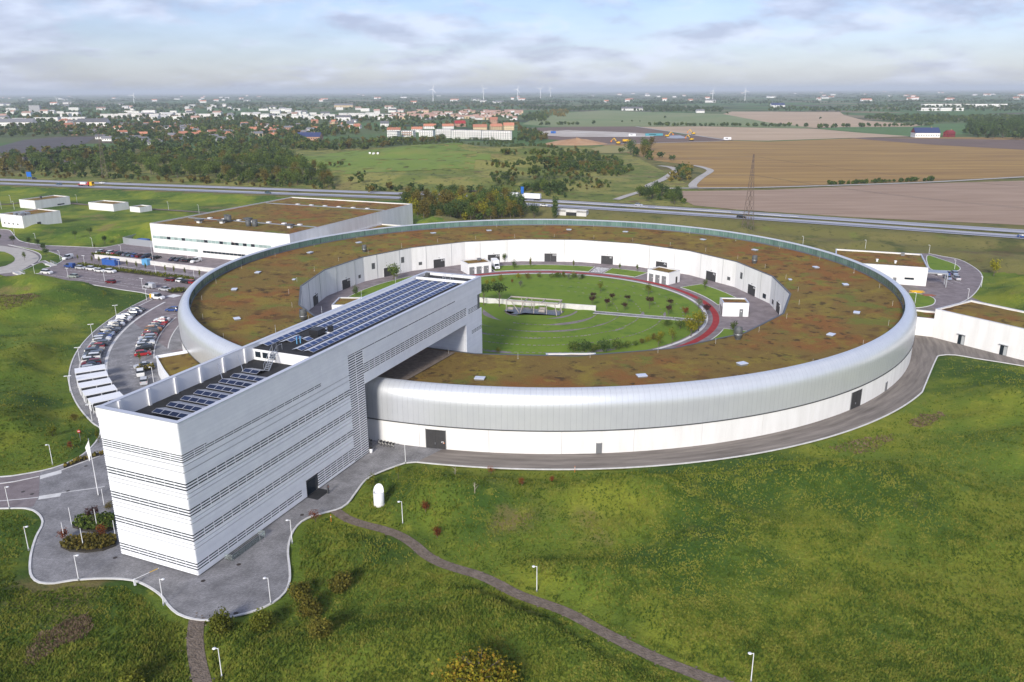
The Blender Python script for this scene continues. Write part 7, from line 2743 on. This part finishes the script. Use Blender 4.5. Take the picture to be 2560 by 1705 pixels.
# far hedgerows on the plain
for i in range(1100):
    y = 232 + 32 * rw_.random() ** 1.5
    x = rw_.uniform(-60, 2620)
    y += -(x - 1280) * .0048
    p = G(x, max(y, 229.5 - (x - 1280) * .0048))
    L = rw_.randint(1, 9)
    ang = rw_.uniform(-.4, .4)
    for k in range(L):
        woods.append((p[0] + k * 16 * math.cos(ang), p[1] + k * 16 * math.sin(ang), 0, rw_.uniform(8, 16), 'd'))
woods.sort(key=lambda w: -w[3] / math.hypot(w[0], w[1]))
SETK = {'g': ['tree_green%d' % i for i in range(4)], 'd': ['tree_dark%d' % i for i in range(4)], 'o': ['tree_ochre%d' % i for i in range(2)], 'y': ['tree_yellow%d' % i for i in range(2)], 'p': ['tree_ochre%d' % i for i in range(2)]}
LBL = {'g': 'green leafy tree', 'd': 'dark green dense tree', 'o': 'ochre autumn tree', 'y': 'yellow autumn tree', 'p': 'brownish half-bare tree'}
for x, y, z, s, k in woods[:295]:
    dm = y - road_y(x)
    where = 'in the grove between ring and motorway' if dm < 0 else ('in the woodland beyond the motorway' if x < -60 else ('on the scrub hill beyond the motorway' if x < 110 else 'among the fields beyond the motorway'))
    plant(rw_.choice(SETK[k]), 'tree', f'{LBL[k]} {where}', 'tree', (x, y), s, f'{LBL[k]}s {where}', z)
# the rest of the woods: one mass per kind of leaf
rng2 = np.random.default_rng(8)


def low_crown(nl, seed):
    V, F_ = leaf_cloud(nl, (.46, .46, .42), .11 if nl > 60 else .19, seed, 7, .6, zlift=.48)
    V[:, 2] = np.maximum(V[:, 2], 0)
    return V


lows = {n_: [low_crown(n_, 300 + n_ + i) for i in range(4)] for n_ in (140, 44, 16)}
for key, m_, nm in (('g', LEAF_G, 'green_woodland'), ('d', LEAF_D, 'dark_woodland'), ('o', LEAF_O, 'ochre_woodland'), ('y', LEAF_Y, 'yellow_woodland'), ('p', LEAF_O, 'brown_thicket')):
    chunks = []
    for x, y, z, s, k in woods[295:]:
        if k != key:
            continue
        ds = math.hypot(x, y)
        nl = 140 if ds < 1300 else 44 if ds < 3200 else 16
        V = lows[nl][rng2.integers(0, 4)]
        a = rng2.random() * 6.28
        c, s_ = math.cos(a), math.sin(a)
        fl_ = 1.0 if ds < 3200 else 1.6
        chunks.append(np.stack([x + s * fl_ * (V[:, 0] * c - V[:, 1] * s_), y + s * fl_ * (V[:, 0] * s_ + V[:, 1] * c), z - .1 + s * V[:, 2]], 1))
    if chunks:
        V = np.concatenate(chunks)
        stuff(put(nm, mesh_np(nm, V, np.arange(len(V)).reshape(-1, 4), (m_,))))
# poplars of the grove, individually visible
for px, k, s, lab in (((1032, 540), 'tree_yellow0', 11, 'tall yellow-ochre tree beside the hall corner'), ((1060, 548), 'tree_ochre0', 12, 'ochre birch-like tree next to the hall'), ((1110, 535), 'tree_ochre1', 13, 'tall pale ochre poplar in the grove'), ((1155, 535), 'tree_yellow1', 12, 'yellow tree in the middle of the grove'), ((1200, 535), 'tree_green1', 12, 'grey-green poplar in the grove'), ((1300, 540), 'tree_dark0', 14, 'broad dark green tree before the white lorries'), ((1255, 545), 'tree_green2', 10, 'green round tree at the grove front'), ((1300, 545), 'tree_ochre1', 8, 'narrow ochre tree before the dark broad tree'), ((1335, 545), 'tree_dark1', 9, 'dark tree at the right grove end')):
    plant(k, 'grove_tree', lab, 'tree', G(*px)[:2], s, 'grove trees between ring and motorway')
plant('poplar_dark', 'poplar', 'single dark poplar standing beside the motorway underpass', 'tree', G(1386, 546)[:2], 12.5)

# ================================================================== TOWN AND FARMS BEYOND
def house(px, label, w, d, h, roof='gable', wallm=None, roofm=None, rz=0.0, name='house', group=None, storeys=1, z=0.0, cat='house'):
    p = G(px[0], px[1], z)
    t = thing(name, label, cat, (p[0], p[1], z), rz, group)
    MB().span(-w / 2, w / 2, -d / 2, d / 2, 0, h).build('walls', wallm or WALLW, t)
    rm = roofm or REDROOF
    if roof == 'gable':
        rh = d * .36
        mb = MB()
        e = .5
        mb.v += [(-w / 2 - e, -d / 2 - e, h - .2), (w / 2 + e, -d / 2 - e, h - .2), (w / 2 + e, 0, h + rh), (-w / 2 - e, 0, h + rh), (-w / 2 - e, d / 2 + e, h - .2), (w / 2 + e, d / 2 + e, h - .2)]
        mb.f += [(0, 1, 2, 3), (3, 2, 5, 4), (0, 4, 5, 1)]
        mb.m += [0, 0, 0]
        r_ = mb.build('roof', rm, t)
        for s in (-1, 1):
            mb = MB()
            mb.poly([(s * w / 2, -d / 2, h), (s * w / 2, d / 2, h), (s * w / 2, 0, h + rh * .93)][::s])
            mb.build('gable_wall', wallm or WALLW, t)
        MB().span(w * .2, w * .2 + .9, -.5, .4, h + rh * .5, h + rh + 1.0).build('chimney', WALLB, r_)
    else:
        MB().span(-w / 2 - .2, w / 2 + .2, -d / 2 - .2, d / 2 + .2, h, h + .35).build('roof', rm, t)
    wm = MB()
    for s in range(storeys):
        zz_ = h * (s + .38) / storeys
        n = max(2, int(w / 3.2))
        for i in range(n):
            x = -w / 2 + w * (i + .5) / n
            wm.span(x - .6, x + .6, -d / 2 - .04, -d / 2 + .02, zz_, zz_ + min(1.4, h / storeys * .45))
        m2 = max(1, int(d / 3.5))
        for i in range(m2):
            y = -d / 2 + d * (i + .5) / m2
            for sx in (-1, 1):
                wm.span(sx * w / 2 - .03, sx * w / 2 + .03, y - .6, y + .6, zz_, zz_ + min(1.4, h / storeys * .45))
    stuff(wm.build('small_windows', DGLASS, t))
    return t


# the white apartment terraces on the hill edge
for i, (px, w, st_, rz, lab) in enumerate((((985, 344), 16, 3, -.3, 'white three-storey apartment block with grey balconies at the left end of the terrace'), ((1022, 342), 18, 3, -.25, 'white apartment block with red-brown balconies next to the left end'), ((1068, 341), 22, 3, -.2, 'white apartment block with orange roof behind it in the terrace middle'), ((1112, 344), 24, 4, -.2, 'white long apartment block with roof terraces'), ((1150, 346), 20, 4, -.15, 'white apartment block with many small windows'), ((1186, 347), 22, 4, -.15, 'white apartment block with bright facade bays'), ((1226, 348), 22, 4, -.1, 'white apartment block near the right end of the terrace'), ((1262, 349), 20, 4, -.1, 'white apartment block at the right end with orange tiled neighbour'))):
    t = house(px, lab, w, 12, st_ * 3.0, 'flat', WALLW, GREYROOF, rz, 'apartment_block', 'white apartment terrace', st_, cat='apartment block')
    for s in range(1, st_):
        MB().span(-w / 2 + 1, w / 2 - 1, -7.4, -6.02, s * 3.0, s * 3.0 + .25).build('balcony', mat('balcony_grey', (0.45, 0.43, 0.41), .7) if 'balcony_grey' not in bpy.data.materials else bpy.data.materials['balcony_grey'], t)
        MB().span(-w / 2 + 1, w / 2 - 1, -7.4, -7.3, s * 3.0 + .25, s * 3.0 + 1.2).build('balustrade', WALLB if i == 1 else WALLW, t)
for px, w, d, h, wm_, rm_, lab in (((1043, 330), 18, 10, 5, WALLW, REDROOF, 'orange-roofed house behind the apartment terrace'), ((1075, 322), 22, 11, 5, WALLW, REDROOF, 'long orange-roofed block above the terrace'), ((1120, 322), 20, 11, 5, WALLW, REDROOF, 'orange-roofed block beside the deep red barn roof'), ((1150, 316), 20, 14, 6, WALLB, mat('deep_red_roof', (0.36, 0.03, 0.03), .6), 'house with deep red roof behind the terrace'), ((1200, 325), 24, 12, 5.5, WALLY, REDROOF, 'long ochre building with orange roof right of the red barn'), ((1240, 325), 20, 12, 6.5, WALLY, REDROOF, 'ochre building with orange roof below the brick tower'), ((1272, 325), 18, 13, 8, WALLY, REDROOF, 'tall ochre gabled building at the terrace end'), ((1235, 313), 15, 13, 11, WALLB, REDROOF, 'square brick tower-like building above the town'), ((962, 316), 16, 12, 6, WALLW, GREYROOF, 'white gabled house left of the terrace'), ((985, 330), 22, 10, 4, WALLW, REDROOF, 'low orange-roofed house before the terrace')):
    house(px, lab, w, d, h, 'gable', wm_, rm_, rw_.uniform(-.3, .3), 'town_house', 'houses of the town', 2)
gt = 'small houses scattered through the town'
for i in range(95):
    x, y = rw_.uniform(150, 900), rw_.uniform(304, 348)
    if y > 338 and x < 260 or (x > 780 and y > 330):
        continue
    red = rw_.random() < .5
    house((x, y), ('small house with orange tiled roof among the town trees' if red else 'small pale house with grey roof among the town trees'), rw_.uniform(10, 16), rw_.uniform(7, 9), rw_.uniform(3.5, 5.5), 'gable', rw_.choice((WALLW, WALLW, WALLB, WALLY)), REDROOF if red else GREYROOF, rw_.uniform(-.8, .8), 'town_house', gt, 1)
for i in range(70):
    x, y = rw_.uniform(980, 1300), rw_.uniform(279, 300)
    house((x, y), 'tiny pinkish-roofed house in the dense estate behind the terrace', rw_.uniform(12, 24), 9, rw_.uniform(4, 6), 'gable', rw_.choice((WALLW, WALLY, WALLW)), PALEROOF, rw_.uniform(-.4, .4), 'estate_house', 'houses of the dense estate', 1)
for x, w, y in ((650, 42, 292), (682, 30, 292), (724, 46, 292), (865, 38, 290), (896, 36, 290), (420, 40, 291), (455, 48, 290), (380, 46, 292), (520, 60, 293), (615, 24, 288), (948, 26, 294), (765, 20, 296), (664, 22, 298), (702, 22, 298), (745, 24, 298), (780, 22, 298), (825, 26, 297), (862, 26, 297), (910, 26, 296), (340, 90, 291), (290, 80, 293), (180, 70, 301), (120, 60, 303), (60, 50, 304), (185, 40, 290), (30, 40, 276), (85, 26, 280), (186, 36, 276)):
    house((x, y), 'white flat-roofed slab block in the distant town', w, 14, rw_.choice((8, 9, 11)), 'flat', WALLW, mat('pale_roof', (0.5, 0.49, 0.47), .8) if 'pale_roof' not in bpy.data.materials else bpy.data.materials['pale_roof'], rw_.uniform(-.15, .15), 'slab_block', 'white slab blocks of the distant town', 3, cat='apartment block')
house((376, 289), 'white block with a tall slender white chimney tower', 34, 16, 16, 'flat', WALLW, GREYROOF, .1, 'office_block', None, 4, cat='building')
house((90, 281), 'grey high-rise with mast in the far left town', 34, 20, 24, 'flat', mat('far_concrete', (0.42, 0.41, 0.42), .8), GREYROOF, .2, 'high_rise', None, 6, cat='building')
for px, lab, w in (((235, 315), 'long low white hall with orange front among trees', 60), ((45, 315), 'long white hall with orange gable at the far left', 70), ((860, 268), 'ochre long school-like building before the plain', 80)):
    house(px, lab, w, 20, 8, 'gable', WALLY if w == 80 else WALLW, GREYROOF, .05, 'long_hall', None, 1, cat='building')
for i in range(80):
    x = rw_.uniform(0, 1000)
    y = rw_.uniform(266, 302)
    house((x, y), 'small white building scattered among the trees of the distant town', rw_.uniform(14, 34), 12, rw_.uniform(6, 10), rw_.choice(('flat', 'gable')), WALLW, rw_.choice((GREYROOF, PALEROOF, bpy.data.materials['pale_roof'])), rw_.uniform(-.3, .3), 'town_building', 'small white buildings of the distant town', 2, cat='building')
# allotment sheds below the woodland
for i in range(26):
    x, y = rw_.uniform(0, 240), rw_.uniform(395, 416)
    house((x, y), 'dark flat allotment shed at the woodland edge', rw_.uniform(8, 16), rw_.uniform(5, 8), rw_.uniform(2.6, 3.6), 'flat', mat('shed_wall', (0.20, 0.18, 0.17), .8) if 'shed_wall' not in bpy.data.materials else bpy.data.materials['shed_wall'], SLATEROOFS, rw_.uniform(-.3, .1), 'allotment_shed', 'dark sheds at the woodland edge', 1, cat='shed')
for i in range(14):
    x, y = rw_.uniform(250, 560), rw_.uniform(345, 366)
    house((x, y), 'low bungalow with grey roof half hidden in the woodland', 14, 9, 3.6, 'gable', WALLW, GREYROOF, rw_.uniform(-.6, .6), 'bungalow', 'bungalows half hidden in the woodland', 1)
house((775, 350), 'dark slate-roofed gabled building before the woodland meadow', 34, 16, 5, 'gable', WALLB, NAVYROOF, -.1, 'slate_building', None, 1, cat='building')
# farm with blue roof
t = house((2312, 343), 'white barn with dark blue roof and red gable beside the ploughed field', 33, 19, 6.5, 'gable', WALLW, NAVYROOF, -.12, 'barn', None, 1, cat='barn')
for ch in t.children:
    if ch.name.startswith('gable_wall'):
        ch.data.materials[0] = mat('falu_red', (0.22, 0.02, 0.025), .8)
MB().span(16.55, 16.75, -8, 8, 2.5, 6.5).build('red_gable_front', bpy.data.materials['falu_red'], t)
house((2372, 342), 'small dark red farm building under the trees', 14, 9, 6, 'gable', bpy.data.materials['falu_red'], bpy.data.materials['falu_red'], .5, 'farm_building', None, 1, cat='barn')
house((1580, 276), 'low white farm hall with red end before the dark wood', 70, 16, 6, 'gable', WALLW, GREYROOF, 0, 'farm_hall', None, 1, cat='barn')
house((1750, 282), 'white farm shed at the edge of the dark wood', 24, 12, 6, 'gable', WALLW, GREYROOF, 0, 'farm_shed', None, 1, cat='barn')
house((1943, 269), 'white farmhouse with blue roof on the pale field edge', 50, 22, 9, 'gable', WALLW, NAVYROOF, 0, 'farmhouse', None, 1)
for x, w in ((2330, 80), (2375, 70), (2345, 120), (2470, 130), (2400, 60)):
    house((x, 277 if x in (2330, 2375) else 266), 'long white industrial hall on the right-hand plain', w, 24, 9, 'flat', WALLW, GREYROOF, 0, 'industrial_hall', 'white industrial halls on the right-hand plain', 1, cat='building')
for i in range(90):
    x = rw_.uniform(-40, 2600)
    y = 233 + 26 * rw_.random() - (x - 1280) * .0048
    house((x, y), 'tiny pale farmstead on the hazy plain', rw_.uniform(24, 60), 16, rw_.uniform(7, 12), 'gable', WALLW, rw_.choice((REDROOF, GREYROOF, REDROOF)), rw_.uniform(-.5, .5), 'farmstead', 'farmsteads on the hazy plain', 1)
# wind turbines
tw = MB().tube((0, 0, 0), (0, 0, 70), 2.1, 1.2, 10).mesh('tower', [WHITE])
nc = MB().span(-3.5, 5, -1.6, 1.6, 69, 72.2).mesh('nacelle', [WHITE])
bl = MB()
bl.v += [(-.9, -4.2, 0), (.9, -4.2, 0), (1.5, -4.2, 9), (.35, -4.2, 34), (-.35, -4.2, 34), (-1.2, -4.2, 9), (-.9, -3.8, 0), (.9, -3.8, 0), (1.5, -3.8, 9), (.35, -3.9, 34), (-.35, -3.9, 34), (-1.2, -3.8, 9)]
bl.f += [(0, 1, 2, 3, 4, 5), (11, 10, 9, 8, 7, 6)] + [(i, i + 6, (i + 1) % 6 + 6, (i + 1) % 6) for i in range(6)]
bl.m += [0] * 8
bl = bl.mesh('blade', [WHITE])
hb = MB().tube((0, -4.6, 0), (0, -3.2, 0), 1.4, 1.6, 10).mesh('hub', [WHITE])
for i, (x, y, h_) in enumerate(((1083, 253, 27), (1209, 249, 25), (1294, 249, 23), (1351, 247, 22), (1376, 245, 21), (1781, 252, 22), (1862, 252, 22), (336, 261, 19), (144, 262, 13))):
    p = G(x, y)
    dd = math.hypot(p[0], p[1])
    s = h_ * dd / FPX / 70
    t = thing('wind_turbine', ('white wind turbine on the hazy plain behind the town' if x < 1250 else 'white wind turbine among the group on the central plain' if x < 1500 else 'white wind turbine on the right-hand plain'), 'wind turbine', (p[0], p[1], 0), rw_.uniform(-.5, .5), 'wind turbines on the horizon')
    t.scale = (s, s, s)
    put('tower', tw, t)
    put('nacelle', nc, t)
    put('hub', hb, t, (0, 0, 70.5))
    a0 = rw_.random() * 2
    for k in range(3):
        b = put('blade', bl, t, (0, 0, 70.5))
        b.rotation_euler = (0, a0 + k * 2 * PI / 3, 0)
# construction site machines and heaps


def digger(px, label, rz, up=True):
    p = G(*px)
    t = thing('excavator', label, 'excavator', (p[0], p[1], .3), rz, 'excavators on the building plot')
    MB().span(-2.6, 2.6, -2.0, -1.2, 0, 1.2).span(-2.6, 2.6, 1.2, 2.0, 0, 1.2).build('tracks', TYRE, t)
    MB().span(-2.8, 1.6, -1.7, 1.7, 1.2, 3.2).build('body', YELLOW, t)
    MB().span(.2, 2.0, .2, 1.7, 2.2, 4.2).build('cab', CARGLASS, t)
    mb = MB()
    mb.tube((1.4, -.4, 2.4), (5.5, -.4, 7.4), .55, .45).tube((5.5, -.4, 7.4), (9.0, -.4, 4.2), .42, .3)
    mb.build('arm', YELLOW, t)
    MB().span(8.4, 9.8, -1.1, .3, 2.6, 4.2).build('bucket', ORANGE, t)


digger((1545, 361), 'yellow excavator with lowered arm on the brown plot edge', 2.7)
digger((1668, 343), 'yellow excavator beside the pale water patch', .3)
digger((1728, 352), 'orange excavator with raised arm at the plot corner', 2.4)
digger((1733, 337), 'small orange excavator behind the plot corner', 2.6)
p = G(1566, 357)
t = thing('dump_truck', 'yellow dump truck beside the excavator on the brown plot', 'dump truck', (p[0], p[1], .3), .1)
MB().span(-5, 1.5, -1.8, 1.8, 1.6, 4.2).build('tipper', YELLOW, t)
MB().span(2.0, 5, -1.6, 1.6, 1.2, 4.0).build('cab', YELLOW, t)
wm = MB().lathe([(.3, -.4), (.95, -.38), (.95, .38), (.3, .4)], 12, cap=False).mesh('wheel', [TYRE], True)
for x in (-4, -1.8, 3.6):
    for s in (-1, 1):
        w = put('wheel', wm, t, (x, s * 1.6, .95))
        w.rotation_euler = (PI / 2, 0, 0)


def heap(px, rx_, ry_2, h, m, label, name='soil_heap'):
    p = G(*px)
    V, Fq = [], []
    N, M = 26, 9
    for i in range(M + 1):
        for j in range(N):
            a = 2 * PI * j / N
            s = i / M
            zz_ = h * (1 - s) ** .8 * (.7 + .6 * float(vnoise(j * 3.1 + px[0], i * 2.7, 3)))
            V.append((rx_ * s * math.cos(a), ry_2 * s * math.sin(a), zz_ if i < M else -.2))
    for i in range(M):
        for j in range(N):
            k = (j + 1) % N
            Fq.append((i * N + j, (i + 1) * N + j, (i + 1) * N + k, i * N + k))
    o = put(name, mesh_np(name, V, Fq, (m,), True), None, (p[0], p[1], 0))
    return tag(o, label, 'heap')


heap((1440, 360), 42, 30, 7, CLAY, 'large orange-brown clay heap at the building plot')
heap((1375, 332), 20, 30, 3, CHALK, 'small pale sand heap at the left of the construction pad')
heap((2562, 602), 7, 3, 1.6, CHALK, 'small pale gravel heap beside the motorway', 'gravel_heap')
for px, m_, lab, L in (((1635, 340), mat('turquoise_sheet', (0.06, 0.30, 0.36), .6), 'turquoise site container on the pale pad', 26), ((1580, 341), WHITE, 'white site van on the pale pad', 10), ((1383, 334), BLUESIGN, 'small blue site cabin at the pad end', 8), ((1818, 350), WHITE, 'white site van at the far plot corner', 10)):
    p = G(*px)
    t = thing('site_cabin', lab, 'container', (p[0], p[1], .4), 0)
    MB().span(-L / 2, L / 2, -1.5, 1.5, .2, 3.2).build('cabin_body', m_, t)
    MB().span(-L / 2 - .1, L / 2 + .1, -1.6, 1.6, 3.2, 3.4).build('roof', m_, t)
    MB().span(-L * .3, L * .1, -1.55, -1.5, 1.4, 2.4).build('window', DGLASS, t)
# materials stacked in the east yard
for px, m_, lab, L in (((2292, 731), YELLOW, 'pile of yellow barrier boards on the east yard edge', 4.6), ((2322, 740), mat('rusty_steel', (0.24, 0.10, 0.07), .85), 'pile of rusty steel parts on the east yard edge', 4.0)):
    p = G(*px)
    t = thing('material_pile', lab, 'pile', (p[0], p[1], .06), math.radians(-18))
    for i in range(7):
        MB().box((random.uniform(-.6, .6), (i - 3) * .28, .12 + .14 * (i % 3)), (L * random.uniform(.6, 1), .25, .14), random.uniform(-.2, .2)).build('board', m_, t)
# white grazing trailers on the hill meadow
for i, px in enumerate(((925, 384), (934, 385), (945, 385))):
    zt = 14
    p = G(*px, zt)
    hz_ = float(H(p[0], p[1]))
    t = thing('hay_bale', 'white wrapped hay bale on the hill meadow', 'hay bale', (p[0], p[1], hz_), i * .7, 'white hay bales on the hill meadow')
    o = MB().tube((-.8, 0, .9), (.8, 0, .9), .9, n=14).build('wrapped_bale', WHITE, t, smooth=False)
    MB().tube((-.3, 0, .9), (.3, 0, .9), .92, n=14, caps=False).build('wrap_band', WALLW, t)

# ------------------------------------------------------------------ haze
HZ = 60000.0
hb_ = MB().span(-HZ, HZ, -4000, HZ + 12000, -2.0, 135.0)
hm = bpy.data.materials.new('haze')
hm.use_nodes = True
hn, hl = hm.node_tree.nodes, hm.node_tree.links
hn.clear()
ho = hn.new('ShaderNodeOutputMaterial')
hv = hn.new('ShaderNodeVolumePrincipled')
hv.inputs['Color'].default_value = (0.84, 0.92, 1.0, 1)
hv.inputs['Density'].default_value = 0.000085
hv.inputs['Anisotropy'].default_value = 0.0
hl.new(hv.outputs[0], ho.inputs['Volume'])
stuff(hb_.build('haze', hm))
